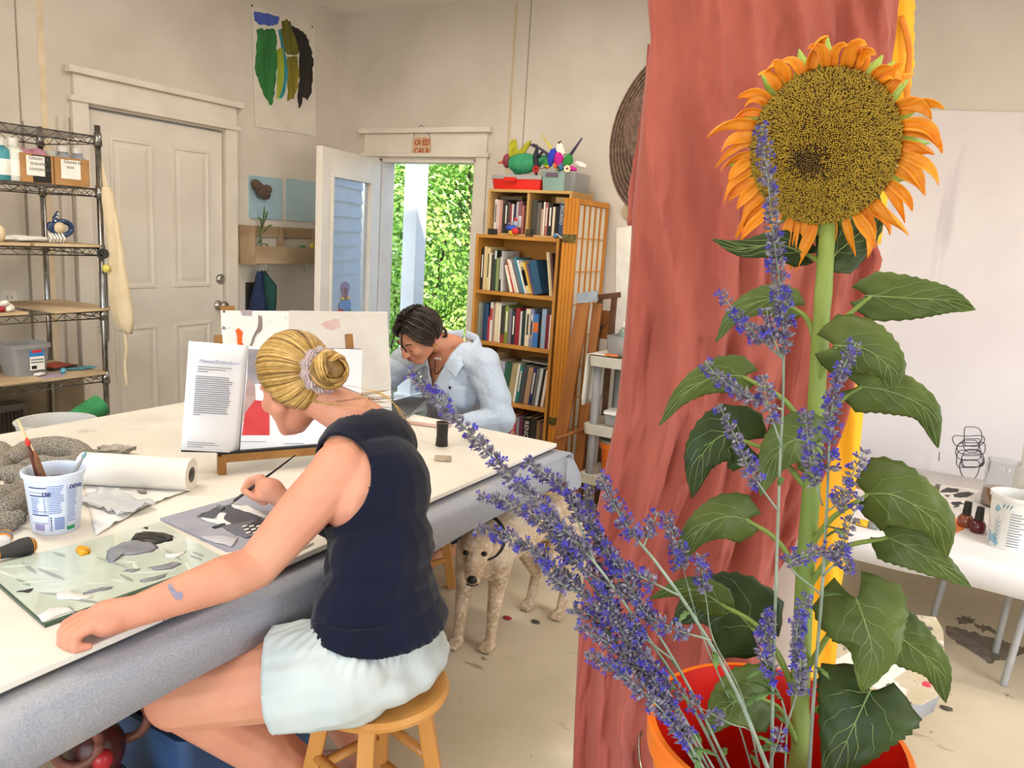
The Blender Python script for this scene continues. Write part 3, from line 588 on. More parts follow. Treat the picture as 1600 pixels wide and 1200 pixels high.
# face details
FBn = V(FB).normalized(); UBn = (V(UB)-FBn*V(UB).dot(FBn)).normalized(); LBn = UBn.cross(FBn)
m_lash = pl('lash', '#2b1d18', rough=.7); m_lip = pl('lip', '#c0645a', rough=.4)
for s_ in (-1, 1):
    G().ell(atB(s_*.031, .0805, -.004), (.0125, .008, .008), RB).build('eyelid', m_skinB, bB, smooth=True)
    G().tube([atB(s_*(.018+.026*t), .0895-.012*t*t, -.009-.004*sin(pi*t)) for t in [k/8 for k in range(9)]], [.0006+.0012*sin(pi*k/8) for k in range(9)], 6).build('eyelashes', m_lash, bB)
    G().tube([atB(s_*(.014+.036*t), .094-.018*t*t, .022+.007*sin(pi*t*.8)) for t in [k/8 for k in range(9)]], [.001+.002*sin(pi*(k+.5)/9) for k in range(9)], 6).build('eyebrow', m_lash, bB)
G().ell(atB(0, .0985, -.0515), (.019, .006, .0042), RB).ell(atB(0, .0975, -.0605), (.017, .006, .0048), RB).build('lips', m_lip, bB, smooth=True)
ea = atB(.078, -.006, -.045)
m_gold = pl('gold', '#d9b45a', rough=.25, metal=1)
for s_ in (-1, 1): G().tube([atB(s_*.08+.0, -.004+.009*cos(a), -.052+.011*sin(a)) for a in [2*pi*k/14 for k in range(15)]], .0018, 6).build('earring', m_gold, bB, smooth=True)
# necklace and cord
m_cord = pl('black cord', '#1d1a1c', rough=.8); m_pearl = pl('pearl', '#f0e6dc', rough=.2)
n0 = V((-1.95, 2.945, 1.0)); n1 = V((-2.04, 2.945, .985)); nf = V((-2.02, 2.885, .865))
g = G(); g.tube(bez([V((-1.925, 2.96, .995)), V((-1.965, 2.90, .93)), nf+V((.005, -.005, 0)), V((-2.035, 2.90, .93)), V((-2.06, 2.96, .985))], 6), .0022, 6); g.build('cord_necklace', m_cord, pB, smooth=True)
g = G()
for k in range(3): g.ell(V((-2.018+.012*(k-1), 2.893, .935)), (.006, .006, .006))
g.build('pearl_pendant', m_pearl, pB, smooth=True)
# shirt
m_shirt = mat('pale blue chambray', '#c2ccd8', '#b3bfcf', scale=120, detail=3, rough=.8, bump=.5, bscale=9, dist=.012, spots=[('#c9d5e6', 2.5, .6, .2)])
g = G(); torsoB(g, .022); g.cap((-1.985, 3.05, .62), (-1.985, 3.06, .50), .165, .175)
for s_, e_, w_ in ((sL, eL, wL_), (sR, eR, wR_)):
    g.ell(s_, (.075, .075, .078)); g.cap(s_, e_, .074, .068); g.cap(e_, lerp(e_, w_, .45), .068, .058); g.cap(lerp(e_, w_, .4), lerp(e_, w_, .9), .056, .05)
def wsh(p): return .009*nz((p.x*11, p.y*11, p.z*9))+.014*(abs(nz((p.x*7+p.z*6, p.y*8, p.z*12), 1, 3))-.25)+.003*nz((p.x*30, p.y*30, p.z*22), 1, 7)
cutL = lerp(eL, wL_, .82); cutR = lerp(eR, wR_, .82); nLB = (wL_-eL).normalized(); nRB = (wR_-eR).normalized()
def ksh(p):
    f = p.z-.50
    if (p-cutL).length < .1: f = min(f, -(p-cutL).dot(nLB))
    if (p-cutR).length < .1: f = min(f, -(p-cutR).dot(nRB))
    q_ = p-nb; f = min(f, max(V((q_.x, q_.y, 0)).length-.078, .93-p.z))          # neck hole and open V neck
    if p.y < 2.97: f = min(f, max(abs(p.x+2.012)-(p.z-.80)*.42, .795-p.z))
    return f
sh = remesh(g, 'shirt', .0055, 4, m_shirt, pB, ksh, .003, wsh); sh['label'] = 'pale blue button-up shirt with open collar'
# collar
def collar(s_):
    a = V((-1.995, 3.065, 1.015)); pts_in = bez([a, V((-1.995+s_*.085, 3.03, 1.01)), V((-1.998+s_*.105, 2.95, .985)), V((-2.0+s_*.072, 2.885, .94)), V((-2.005+s_*.05, 2.868, .895))], 6); rows = []
    for i, p in enumerate(pts_in):
        t = i/(len(pts_in)-1); up = .045*(1-t)+.008; outp = p+V((s_*.008*(1-t), .012*(1-t), up)); fold = p+V((s_*(.03+.035*t), .012*(1-t)-.012*t, up*.2-.02-.012*t)); rows.append([p, outp, lerp(outp, fold, .5)+V((0, 0, .006)), fold])
    return G().grid(rows).build('collar', m_shirt, sh, smooth=True, solid=.003, sub=1)
collar(1); collar(-1)
G().tube([V((-2.0, 2.862, .83)), V((-1.995, 2.86, .76)), V((-1.99, 2.868, .68))], .012, 8, True, .25, (1, 0, 0)).build('placket', m_shirt, sh, smooth=True)
for z_ in (.80, .735): G().lathe([(.0, 0), (.006, 0), (.006, .003), (0, .003)], (-1.993, 2.857, z_), 12, basis(x=(1, 0, 0), z=(0, -1, 0))).build('button', m_pearl, sh)
pk = G(); pk.grid([[V((-1.945+.085*i/4, 2.868+.012*(i/4)**2*3, .83-.10*j/4)) for i in range(5)] for j in range(5)]); pk.build('pocket', m_shirt, sh, smooth=True, solid=.004)
G().lathe([(0, 0), (.007, 0), (.006, .003), (0, .003)], (-1.925, 2.866, .818), 12, basis(x=(1, 0, 0), z=(0, -1, 0))).build('pocket_snap', m_cord, sh)
# dark hair
m_dk = [mat('dark hair', '#3a2a24', '#241913', scale=70, rough=.35), mat('dark hair lighter', '#4c382f', '#33241d', scale=70, rough=.32), mat('dark hair darkest', '#1f1511', '#150e0b', scale=70, rough=.4)]  # brown hair tones mixed at random among the strands; the cap takes the darkest
ceB = hcB+UBn*.024-FBn*.014; eB = (.083, .105, .1); RBx = (LBn, FBn, UBn)
rnd = random.Random(11); gs = [G(), G(), G()]
oh = lambda d, k=1: onhead(d.normalized(), k, RBx, ceB, eB)
g = G(); rows = []
for j in range(14):            # scalp cap
    th = radians(-60+j*14.5); row = []
    for k in range(21):
        ph = radians(-100+k*10); base = (FBn*sin(-th)*1+UBn*cos(th)); lim = 1.0
        d_ = (UBn*cos(th)*cos(ph)-FBn*sin(th)*cos(ph)+LBn*sin(ph)); row.append(oh(d_, .975))
    rows.append(row)
g.grid(rows); hB_ = g.build('hair', m_dk[2], pB, smooth=True); hB_['label'] = 'short wavy dark brown hair with an off-centre part'
for s_ in (-1, 1):
    for i in range(150):
        th = radians(rnd.uniform(-48, 88)); st = (UBn*cos(th)-FBn*sin(th)+LBn*(.10+.06*s_)).normalized()
        fr = max(0, (-th)/radians(48)); en = (LBn*s_*rnd.uniform(.8, 1.0)+FBn*(.28*fr-.55*(1-fr)*rnd.uniform(.3, 1.2))-UBn*rnd.uniform(.15, .75)).normalized()
        k0 = rnd.uniform(1.0, 1.12); pts = []
        for j in range(12):
            t = j/11; d_ = st.slerp(en, t); pts.append(oh(d_+V((.03*nz((i, t*3, 0)), .03*nz((i, t*3, 5)), .03*nz((i, t*3, 9)))), k0*(.99+.06*sin(pi*t*.9)+(.06*max(0, t-.8)*5*rnd.random()))))
        strand(gs[0 if rnd.random() < .55 else (1 if rnd.random() < .5 else 2)], pts, rnd.uniform(.0045, .0085), 5, .5)
for i in range(16):            # curls at the nape and the loose fringe
    a = rnd.uniform(-1, 1); b0 = oh(-FBn*.8+LBn*a-UBn*.4, 1.02); strand(gs[rnd.randrange(2)], bez([b0, b0-UBn*.03-FBn*.02, b0-UBn*.05-FBn*.005+LBn*.02*a, b0-UBn*.045+FBn*.012], 5), .006, 5, .7)
for l0, l1 in ((.012, .032), (.018, .038), (-.05, -.062)):
    strand(gs[0], bez([oh(FBn*.6+UBn*.85+LBn*l0*4, 1.03), atB(l0+.01, .106, .05), atB(l1, .112, .02), atB(l1-.004, .112, .0)], 6), .0045, 5, .6)
for k in range(3): gs[k].build('hair_strands', m_dk[k], hB_, smooth=True)
stool((-1.985, 3.06, 0), .475, 'honey wood stool under the dark-haired woman', .4)
# trousers
g = G(); g.ell((-1.985, 3.06, .56), (.185, .145, .085))
for s_ in (1, -1):
    hp = V((-1.985+s_*.09, 3.03, .57)); kp_ = V((-1.985+s_*.13, 2.70, .53)); ap_ = V((-1.985+s_*.12, 2.82, .10)); g.cap(hp, kp_, .102, .074); g.cap(kp_, ap_, .074, .062)
tr_ = remesh(g, 'trousers', .007, 4, mat('dark trousers', '#2c3242', '#20242f', scale=9, rough=.85), pB, lambda p: min(p.z-.13, .60-p.z), .004, lambda p: .005*nz(p*14)); tr_['label'] = 'dark trousers'
q_ = az(706, 918, 0); stool((q_.x-.167, q_.y-.09, 0), .5, 'empty honey wood stool tucked under the work table', .5)
# ------------------------------------------------------------------ post with hanging clothes
m_post = mat('post paint', '#e9e4da', '#dcd5c8', scale=5, rough=.6)
pc_ = ad(1222, 900, 1.74)
po = G().b2((pc_.x-.05, pc_.y-.05, 0), (pc_.x+.05, pc_.y+.05, ZC)).build('trim_3', m_post, bevel=.004); struct(po, 'square white post behind the hanging clothes', 'post')
def rdg(x): x = x-math.floor(x); return 1-4*abs(x-.5)*(1 if x > .3 else .8)
def pxloft(name, rows, t, thick, m, parent, fold, seed, n=72, vs=90, lab=None, pd=None):
    """closed hanging cloth; rows = (y, x left, x right) in the photograph's frame, hung in the upright plane at distance t"""
    R_ = []
    def at(v):
        for a, b in zip(rows, rows[1:]):
            if v <= b[0]: q = (v-a[0])/(b[0]-a[0]); return a[1]+(b[1]-a[1])*q, a[2]+(b[2]-a[2])*q
        return rows[-1][1:]
    y0, y1 = rows[0][0], rows[-1][0]; ring = []
    cen = ad(1180, 600, t); nrm = V((FW.x, FW.y, 0)).normalized()
    pd = pd or (cen-EYE).dot(nrm)
    def onplane(x, y): r = ray(x, y); return EYE+r*(pd/r.dot(nrm))
    for i in range(vs+1):
        v = y0+(y1-y0)*i/vs; l, r = at(v); pl_, pr_ = onplane(l, v), onplane(r, v); k = []
        for j in range(n):
            a = 2*pi*j/n; u = .5-.5*cos(a); s_ = -1 if sin(a) > 0 else 1; th = thick*abs(sin(a))**.6
            w_ = pl_.lerp(pr_, u); wd = (pr_-pl_).length
            yy_ = i/vs*(y1-y0)/1000; uu_ = u*wd
            fv = fold*(.75*rdg(uu_*7+1.1*nz((seed, yy_*1.3, uu_*2))+yy_*.5)+.55*rdg(uu_*15+1.6*nz((seed+4, yy_*1.6, uu_*3))-yy_*1.1)+.7*nz((uu_*6+seed, yy_*.9, 0))+.42*(.35-abs(nz((uu_*24-yy_*5, yy_*4, 5)))*2)+.26*(.35-abs(nz((uu_*46+yy_*9, yy_*8, 9)))*2))
            fv *= abs(sin(a))**.5*(.55+.45*min(1, i/vs*1.5)); k.append(w_+nrm*(s_*(th)+(fv if s_ < 0 else fv*.6)))
        ring.append(k)
    return G().loft(ring).build(name, m, parent, smooth=True, label=lab)
m_red = mat('terracotta linen', '#a75a4c', '#96493d', scale=7, rough=.85, bump=.6, bscale=26, dist=.010, stretch=(1, 1, .30), sheen=.1, spec=.2)
dr = thing('linen_dress', 'terracotta linen dress hanging on the white post', 'dress', ad(1150, 1190, 1.5)*1.0)
pxloft('cloth', [(-160, 1010, 1400), (0, 1013, 1402), (60, 1018, 1397), (150, 1006, 1385), (330, 989, 1372), (420, 984, 1366), (520, 976, 1352), (640, 965, 1325), (740, 945, 1288), (840, 925, 1245), (900, 913, 1212), (960, 906, 1196), (1100, 899, 1180), (1260, 893, 1170)], 1.5, .05, m_red, dr, .037, 3.3, 170, 170)
def strap(name, pts, w_, m, parent, t):
    return G().tube(bez([ad(x, y, t+dt) for x, y, dt in pts], 6), [w_*(1+.3*nz((i*.6, 0, 2))) for i in range(6*(len(pts)-1)+1)], 8, True, .35, RT).build(name, m, parent, smooth=True)
strap('tie_strap', [(1110, -5, -.06), (1092, 60, -.07), (1085, 130, -.075), (1078, 190, -.075), (1070, 230, -.07)], .008, m_red, dr, 1.5)
strap('tie_strap', [(1088, 140, -.078), (1083, 185, -.08), (1080, 222, -.078)], .006, m_red, dr, 1.5)
strap('side_tie', [(1018, 70, .0), (1012, 150, -.02), (1000, 230, -.03), (990, 290, -.035), (986, 352, -.035)], .008, m_red, dr, 1.5)
strap('side_tie', [(1366, 385, -.06), (1372, 405, -.08), (1368, 425, -.09), (1375, 440, -.09), (1386, 458, -.09)], .007, m_red, dr, 1.5)
m_yel = mat('saffron cloth', '#f6b314', '#e89a08', scale=7, rough=.75, bump=.2, bscale=50, dist=.004, stretch=(1, 1, .35))
yd = thing('saffron_dress', 'saffron yellow dress hanging behind the terracotta dress', 'dress', ad(1290, 1190, 1.66))
pxloft('cloth', [(330, 1190, 1372), (480, 1190, 1364), (560, 1190, 1354), (700, 1190, 1340), (800, 1190, 1328), (920, 1190, 1312), (1050, 1190, 1302), (1200, 1190, 1296)], 1.66, .035, m_yel, yd, .016, 8.1, 56, 60)
strap('shoulder_strap', [(1408, -60, 0), (1406, 10, 0), (1398, 70, 0), (1380, 140, .0), (1368, 200, 0), (1360, 300, 0), (1355, 380, 0)], .030, m_yel, yd, 1.62)
strap('shoulder_strap', [(1412, -60, .02), (1413, 30, .02), (1414, 80, .02), (1408, 140, .02), (1385, 230, .02), (1370, 330, .02)], .02, m_yel, yd, 1.62)
strap('tie_strap', [(1408, 25, 0), (1418, 60, 0), (1421, 90, 0), (1417, 130, 0), (1418, 170, 0), (1412, 200, 0)], .007, mat('saffron shade', '#e0850c', '#cf7406', scale=9), yd, 1.6)
# ribbed straw hat
m_hat = mat('brown straw', '#7d6250', '#5a4436', scale=90, rough=.85, bump=.3, dist=.002)
hc0 = ad(1062, 205, 1.66); hax = (RT*-.72-FW*.62+V((0, 0, .05))).normalized()
hat = thing('straw_hat', 'ribbed brown straw hat hanging behind the terracotta dress', 'hat', hc0-V((0, 0, .19)))
RH = basis(x=(0, 0, 1), z=hax); rows = []
prof = [(.195-.0025*i, .012*(i/40.0)+.0028*(1 if i % 4 < 2 else -1)) for i in range(41)]+[(.092, .03), (.09, .07), (.08, .085), (.05, .093), (.0, .095)]
G().lathe(prof, hc0, 56, RH, False).build('hat_brim', m_hat, hat, smooth=False, solid=.004)
# ------------------------------------------------------------------ sunflower bucket
m_orange = mat('orange plastic', '#f07a1c', '#e2680e', scale=6, rough=.35, coat=.2, spots=[('#c9a27c', 9, .70, .04), ('#8f8a90', 15, .73, .03)])
m_redpl = mat('red plastic', '#d9200c', '#c41606', scale=6, rough=.35)
BC = V((-.123, .97, 0)); BZ = .90; BR = .158
bk = thing('flower_bucket', 'orange bucket holding the sunflower and purple sage', 'bucket', (BC.x, BC.y, BZ-.37))
G().lathe([(.128, BZ-.37), (.13, BZ-.368), (BR-.006, BZ-.04), (BR+.004, BZ-.035), (BR+.006, BZ-.004), (BR+.003, BZ), (BR-.004, BZ)], BC, 64, None, False).build('shell', m_orange, bk, smooth=True, auto=35)
G().lathe([(0, BZ-.36), (.122, BZ-.36), (BR-.012, BZ-.04), (BR-.0045, BZ)], BC, 64, None, False).build('inner_wall', m_redpl, bk, smooth=True, auto=35)
G().tube([BC+V(((BR+.012)*cos(a), (BR+.012)*sin(a), BZ-.05-.13*sin((a+1.9)/1.0) if 0 else BZ-.055-.16*max(0, sin(a+pi*.75+.2)))) for a in [-pi*.95+pi*1.1*k/30 for k in range(31)]], .0022, 6).build('wire_handle', m_steel, bk, smooth=True)
m_ply = mat('plywood', '#c9a878', '#b08c5a', scale=8, stretch=(1, .1, 1), rough=.7)
ps = thing('plant_stand', 'small plywood stand under the orange bucket', 'stand', (BC.x, BC.y, 0))
G().b2((BC.x-.17, BC.y-.17, BZ-.39), (BC.x+.17, BC.y+.17, BZ-.37)).build('top', m_ply, ps, bevel=.003)
for sx in (-1, 1):
    for sy in (-1, 1): G().b2((BC.x+sx*.14-.018, BC.y+sy*.14-.018, 0), (BC.x+sx*.14+.018, BC.y+sy*.14+.018, BZ-.39)).build('leg', m_ply, ps, bevel=.002)
G().lathe([(0, BZ-.27), (.136, BZ-.27)], BC, 40, None, False).build('water', mat('bucket water', '#3a2a18', '#2a1c10', rough=.05), bk)
# sunflower
m_stem = mat('sunflower stem', '#8d9a48', '#728436', scale=14, stretch=(1, 1, .2), rough=.6, bump=.2, bscale=80, dist=.002)
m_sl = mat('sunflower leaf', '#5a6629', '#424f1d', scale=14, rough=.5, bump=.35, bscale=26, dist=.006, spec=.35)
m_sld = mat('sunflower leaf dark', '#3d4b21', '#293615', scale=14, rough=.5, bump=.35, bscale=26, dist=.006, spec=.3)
m_vein = pl('leaf vein', '#77884a', rough=.55)
m_pet = mat('sunflower petal', '#f2a222', '#e57f08', scale=26, rough=.55, bump=.25, bscale=60, dist=.003)
m_disc = mat('sunflower floret', '#a8861e', '#8a6a12', scale=130, detail=2, rough=.7)
sf = thing('sunflower', 'tall drooping sunflower with orange petals standing in the orange bucket', 'flower', (BC.x, BC.y, BZ-.2))
SP = [(1246, 1200, 1.0), (1250, 1080, 1.0), (1258, 900, 1.0), (1268, 760, 1.0), (1275, 640, 1.0), (1282, 520, .995), (1289, 420, .995), (1292, 370, 1.005), (1294, 320, 1.015), (1293, 270, 1.015)]
sp = bez([V((BC.x, BC.y+.005, BZ-.26))]+[ad(*p) for p in SP], 5)
G().tube(sp, [.0125+.0015*nz((i*.5, 0, 0))-.00006*i for i in range(len(sp))], 12).build('stem', m_stem, sf, smooth=True)
DC = ad(1287, 231, .97); DN_ = (EYE-DC+V((-.05, -.02, -.16))).normalized(); du, dw = RT.copy(), None
du = (RT-DN_*RT.dot(DN_)).normalized(); dw = DN_.cross(du)       # du right, dw up
def disc(r, a, h=0): return DC+du*(r*cos(a)*.965)+dw*(r*sin(a)*1.04)+DN_*(h+.014*(1-(r/.09)**2))
g = G(); g.loft([[disc(r, 2*pi*k/40, h) for k in range(40)] for r, h in ((.001, -.004), (.04, -.004), (.075, -.004), (.087, -.006), (.089, -.016), (.07, -.03), (.03, -.036), (.001, -.036))]); g.build('disc_core', m_disc, sf, smooth=True)
g = G(); g2 = G(); rnd = random.Random(5)
for i in range(4200):
    r = .0905*sqrt((i+.5)/4200); a = i*2.39996+.02*rnd.random(); s_ = .00175+.0006*(r/.09); p = disc(r, a, -.003); q = disc(r*1.0, a, .0035+.0014*rnd.random()+.002*(r/.09)); jx = V((rnd.uniform(-1, 1), rnd.uniform(-1, 1), rnd.uniform(-1, 1)))*.0006
    t_ = g2 if ((disc(r, a)-disc(.022, 3.9)).length < .012+.014*rnd.random() or rnd.random() < .06) else g
    t_.add([p+du*s_, p+dw*s_, p-du*s_, p-dw*s_, q+jx+du*s_*.72, q+jx+dw*s_*.72, q+jx-du*s_*.72, q+jx-dw*s_*.72], [(0, 1, 5, 4), (1, 2, 6, 5), (2, 3, 7, 6), (3, 0, 4, 7), (4, 5, 6, 7)])
g.build('disc_florets', m_disc, sf, kind='stuff'); g2.build('dark_florets', mat('sunflower floret dark', '#6b4c0c', '#4a3206', scale=120, rough=.7), sf, kind='stuff')
rnd = random.Random(21)
for k in range(50):
    a = 2*pi*k/50+rnd.uniform(-.05, .05); ln = rnd.uniform(.042, .074)*(1.0 if sin(a) < .5 else .75); wd = rnd.uniform(.005, .009); sw = rnd.uniform(-1.5, 1.5); cu = rnd.uniform(-.3, 1.0)
    o_ = du*cos(a)+dw*sin(a); ta = -du*sin(a)+dw*cos(a); p = disc(.088, a, -.006); pts = [p]; drop = V((0, 0, -1))
    dirv = (o_*.9+DN_*rnd.uniform(.0, .35)).normalized(); n_ = 8; prev = p
    for j in range(1, n_+1):
        t = j/n_; dirv = (dirv+drop*(.14+.22*rnd.random())*t*1.6+ta*sw*.09-DN_*cu*.06+o_*.04).normalized(); prev = prev+dirv*(ln/n_); pts.append(prev)
    rows = []; tw = rnd.uniform(-1.8, 1.8); curl = rnd.uniform(.2, 1.1)
    for j, q in enumerate(pts):
        t = j/n_; dd = (pts[min(j+1, n_)]-pts[max(j-1, 0)]).normalized(); sd_ = dd.cross(DN_); sd_ = sd_.normalized() if sd_.length > .1 else ta; nn = sd_.cross(dd); sd2 = sd_*cos(tw*t)+nn*sin(tw*t); nn2 = sd2.cross(dd); w_ = wd*max(.10, (sin(pi*min(1, t*.9+.12)))**.7)
        rows.append([q-sd2*w_+nn2*w_*curl, q-sd2*w_*.45+nn2*w_*curl*.2, q-nn2*w_*.12, q+sd2*w_*.45+nn2*w_*curl*.2, q+sd2*w_+nn2*w_*curl])
    G().grid(rows).build('petal', m_pet, sf, smooth=True, solid=.0007, soff=0)
m_br = mat('bract green', '#a7b94e', '#7f9a34', scale=20, rough=.55)
for k in range(26):
    a = 2*pi*k/26+rnd.uniform(-.08, .08); o_ = du*cos(a)+dw*sin(a); ta = -du*sin(a)+dw*cos(a); p = disc(.082, a, -.018); L1 = rnd.uniform(.028, .042)
    rows = [[p-ta*w_+o_*L1*t-DN_*.012*t*t, p+o_*L1*t+DN_*.003-DN_*.012*t*t, p+ta*w_+o_*L1*t-DN_*.012*t*t] for t, w_ in ((0, .011), (.35, .0105), (.7, .005), (1, .0006))]
    G().grid(rows).build('bract', m_br, sf, smooth=True, solid=.0008)
def sleaf(mid, width, m, side=None, droop=.25, heart=.28, stemp=None, bite=0, seed=0, name='leaf'):
    """mid: midrib (x, y, distance) from the petiole to the tip; width in metres"""
    P_ = bez([ad(*p) for p in mid], 8); n_ = len(P_)-1; rows = []; rnd = random.Random(seed); M_ = 8; edge = []
    for i, q in enumerate(P_):
        t = i/n_; dd = (P_[min(i+1, n_)]-P_[max(i-1, 0)]).normalized(); vw = (EYE-q).normalized(); sd_ = V(side) if side else dd.cross(vw); sd_ = (sd_-dd*sd_.dot(dd)).normalized(); nn = sd_.cross(dd); nn = nn if nn.dot(vw) > 0 else -nn
        prof = (min(1, (t+.02)/.16)**.6)*(1-t**1.7)**.85*(1.08-.18*t); w_ = width/2*max(prof, .012); ser = 1+.035*(1 if i % 2 else -1)
        row = []
        for k in range(-M_, M_+1):
            s_ = k/M_; back = heart*width*(abs(s_)**1.5)*max(0, 1-t*3.2); loc = q+sd_*(w_*s_*(ser if abs(k) == M_ else 1))-dd*back
            loc += nn*(-droop*w_*s_*s_+.09*w_*abs(s_)-.03*width*cos(t*26+abs(s_)*5)*abs(s_)*.45+.02*width*nz((s_*3+seed, t*5, seed)))
            row.append(loc)
        rows.append(row)
    lf = G().grid(rows).build(name, m, sf, smooth=True, solid=.0009, soff=0)
    g = G(); nn0 = None
    def lift(p): return p+(EYE-p).normalized()*.0008
    g.tube([lift(r[M_]) for r in rows], [.0015*(1-.8*i/n_) for i in range(n_+1)], 5)
    for i0 in (1, max(3, n_//4), n_//2-1, int(n_*.66)):
        for s_ in (-1, 1):
            L1 = min(n_-1, i0+int(n_*.42)); pts = []
            for k in range(6): ii = i0+(L1-i0)*k/5; cc = M_+s_*int(round(M_*.86*k/5)); a_ = rows[int(ii)][cc]; pts.append(lift(a_))
            g.tube(pts, [.0007*(1-.12*k) for k in range(6)], 4)
    g.build('veins', m_vein, lf, smooth=True)
    if stemp:
        pp_ = bez([ad(*p) for p in stemp]+[P_[1]], 6); G().tube(pp_, [.0042-.0016*i/(len(pp_)-1) for i in range(len(pp_))], 8).build('petiole', m_stem, sf, smooth=True)
sleaf([(1352, 462, .98), (1420, 466, .97), (1480, 470, .955), (1524, 484, .95)], .062, m_sl, (0, 0, 1), .1, stemp=[(1278, 548, 1.0), (1312, 505, .99)], seed=1)
sleaf([(1302, 540, .96), (1350, 545, .94), (1388, 575, .93), (1394, 612, .935)], .078, m_sl, None, .35, stemp=[(1272, 610, 1.0), (1290, 570, .98)], seed=2)
sleaf([(1340, 603, .98), (1390, 612, .97), (1445, 640, .96), (1466, 700, .965)], .066, m_sl, None, .3, stemp=[(1266, 690, 1.0), (1312, 628, .99)], seed=3)
sleaf([(1352, 772, .94), (1400, 775, .91), (1460, 815, .90), (1480, 872, .91)], .088, m_sl, None, .4, .18, stemp=[(1262, 860, 1.0), (1300, 810, .97)], seed=4)
sleaf([(1384, 838, .95), (1420, 855, .93), (1470, 885, .92), (1518, 918, .925)], .058, m_sl, None, .2, stemp=[(1258, 925, 1.0), (1310, 860, .97)], seed=5)
sleaf([(1338, 935, .93), (1352, 975, .91), (1362, 1020, .90), (1346, 1082, .91)], .105, m_sl, None, .35, .32, stemp=[(1252, 1060, 1.0), (1300, 985, .96)], seed=6)
sleaf([(1395, 990, .955), (1425, 1010, .95), (1462, 1045, .945), (1478, 1098, .95)], .068, m_sl, None, .15, .2, stemp=[(1340, 1010, .97), (1368, 992, .96)], seed=7)
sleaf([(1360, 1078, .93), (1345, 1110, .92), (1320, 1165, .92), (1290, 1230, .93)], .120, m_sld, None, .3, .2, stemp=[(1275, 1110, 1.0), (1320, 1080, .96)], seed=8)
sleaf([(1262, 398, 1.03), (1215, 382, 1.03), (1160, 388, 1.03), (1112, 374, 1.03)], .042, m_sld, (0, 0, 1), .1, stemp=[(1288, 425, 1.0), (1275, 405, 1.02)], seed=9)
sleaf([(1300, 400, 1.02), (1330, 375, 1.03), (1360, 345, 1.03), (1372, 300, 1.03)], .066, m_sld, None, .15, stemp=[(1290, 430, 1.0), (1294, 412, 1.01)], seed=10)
sleaf([(1240, 480, 1.0), (1200, 468, 1.01), (1150, 490, 1.02), (1118, 535, 1.03)], .045, m_sl, (0, 0, 1), .2, stemp=[(1276, 545, 1.0), (1262, 500, 1.0)], seed=11)
sleaf([(1165, 588, 1.0), (1120, 588, 1.0), (1070, 615, 1.0), (1030, 665, 1.0)], .052, m_sl, (0, 0, 1), .3, .3, stemp=[(1262, 680, 1.0), (1225, 625, 1.0)], seed=12)
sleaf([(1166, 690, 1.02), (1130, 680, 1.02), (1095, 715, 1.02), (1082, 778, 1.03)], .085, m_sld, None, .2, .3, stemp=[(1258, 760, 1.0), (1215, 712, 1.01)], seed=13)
sleaf([(1170, 812, .99), (1130, 808, .98), (1085, 835, .98), (1052, 895, .98)], .062, m_sl, None, .3, .3, stemp=[(1252, 905, 1.0), (1215, 845, 1.0)], seed=14)
sleaf([(1130, 946, 1.0), (1095, 925, 1.0), (1060, 920, 1.0), (1015, 935, 1.0)], .045, m_sl, (0, 0, 1), .2, stemp=[(1245, 1080, 1.0), (1190, 985, 1.0)], seed=15)
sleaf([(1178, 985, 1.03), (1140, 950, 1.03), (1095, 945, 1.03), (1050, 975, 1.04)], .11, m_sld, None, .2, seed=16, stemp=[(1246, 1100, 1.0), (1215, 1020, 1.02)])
sleaf([(1192, 1090, .97), (1160, 1092, .96), (1130, 1110, .95), (1105, 1150, .95)], .080, m_sl, None, .2, seed=17, stemp=[(1245, 1160, .99), (1220, 1110, .98)])
sleaf([(1272, 695, .985), (1240, 688, .98), (1210, 715, .98), (1188, 775, .98)], .075, m_sl, None, .2, seed=18, stemp=[(1262, 780, 1.0), (1270, 730, .99)])
# ------------------------------------------------------------------ purple sage sprigs
m_sst = mat('sage stem', '#98a28e', '#7b876f', scale=30, rough=.7)
m_fl = [mat('sage floret', '#7c7286', '#5a5268', scale=160, rough=.8), mat('sage blossom', '#5148b8', '#372f94', scale=120, rough=.65), mat('sage calyx', '#9c9296', '#776e7c', scale=160, rough=.85)]
m_sgl = mat('sage leaf', '#6d8a4a', '#4d6a34', scale=30, rough=.6)
def floret(g, p, d, L1, w_):
    u, v = perp(d); g.add([p, p+d*L1*.5+u*w_, p+d*L1*.5+v*w_, p+d*L1*.5-u*w_, p+d*L1*.5-v*w_, p+d*L1], [(0, 1, 2), (0, 2, 3), (0, 3, 4), (0, 4, 1), (5, 2, 1), (5, 3, 2), (5, 4, 3), (5, 1, 4)])
def blossom(g, p, d, r):
    u, v = perp(d); c = p+d*r*.7
    for k in range(4):
        a = k*pi/2+.4; e = u*cos(a)+v*sin(a); f_ = -u*sin(a)+v*cos(a); g.add([p, c+e*r*.6+f_*r*.35, c+e*r+d*r*.3, c+e*r*.6-f_*r*.35], [(0, 1, 2, 3)])
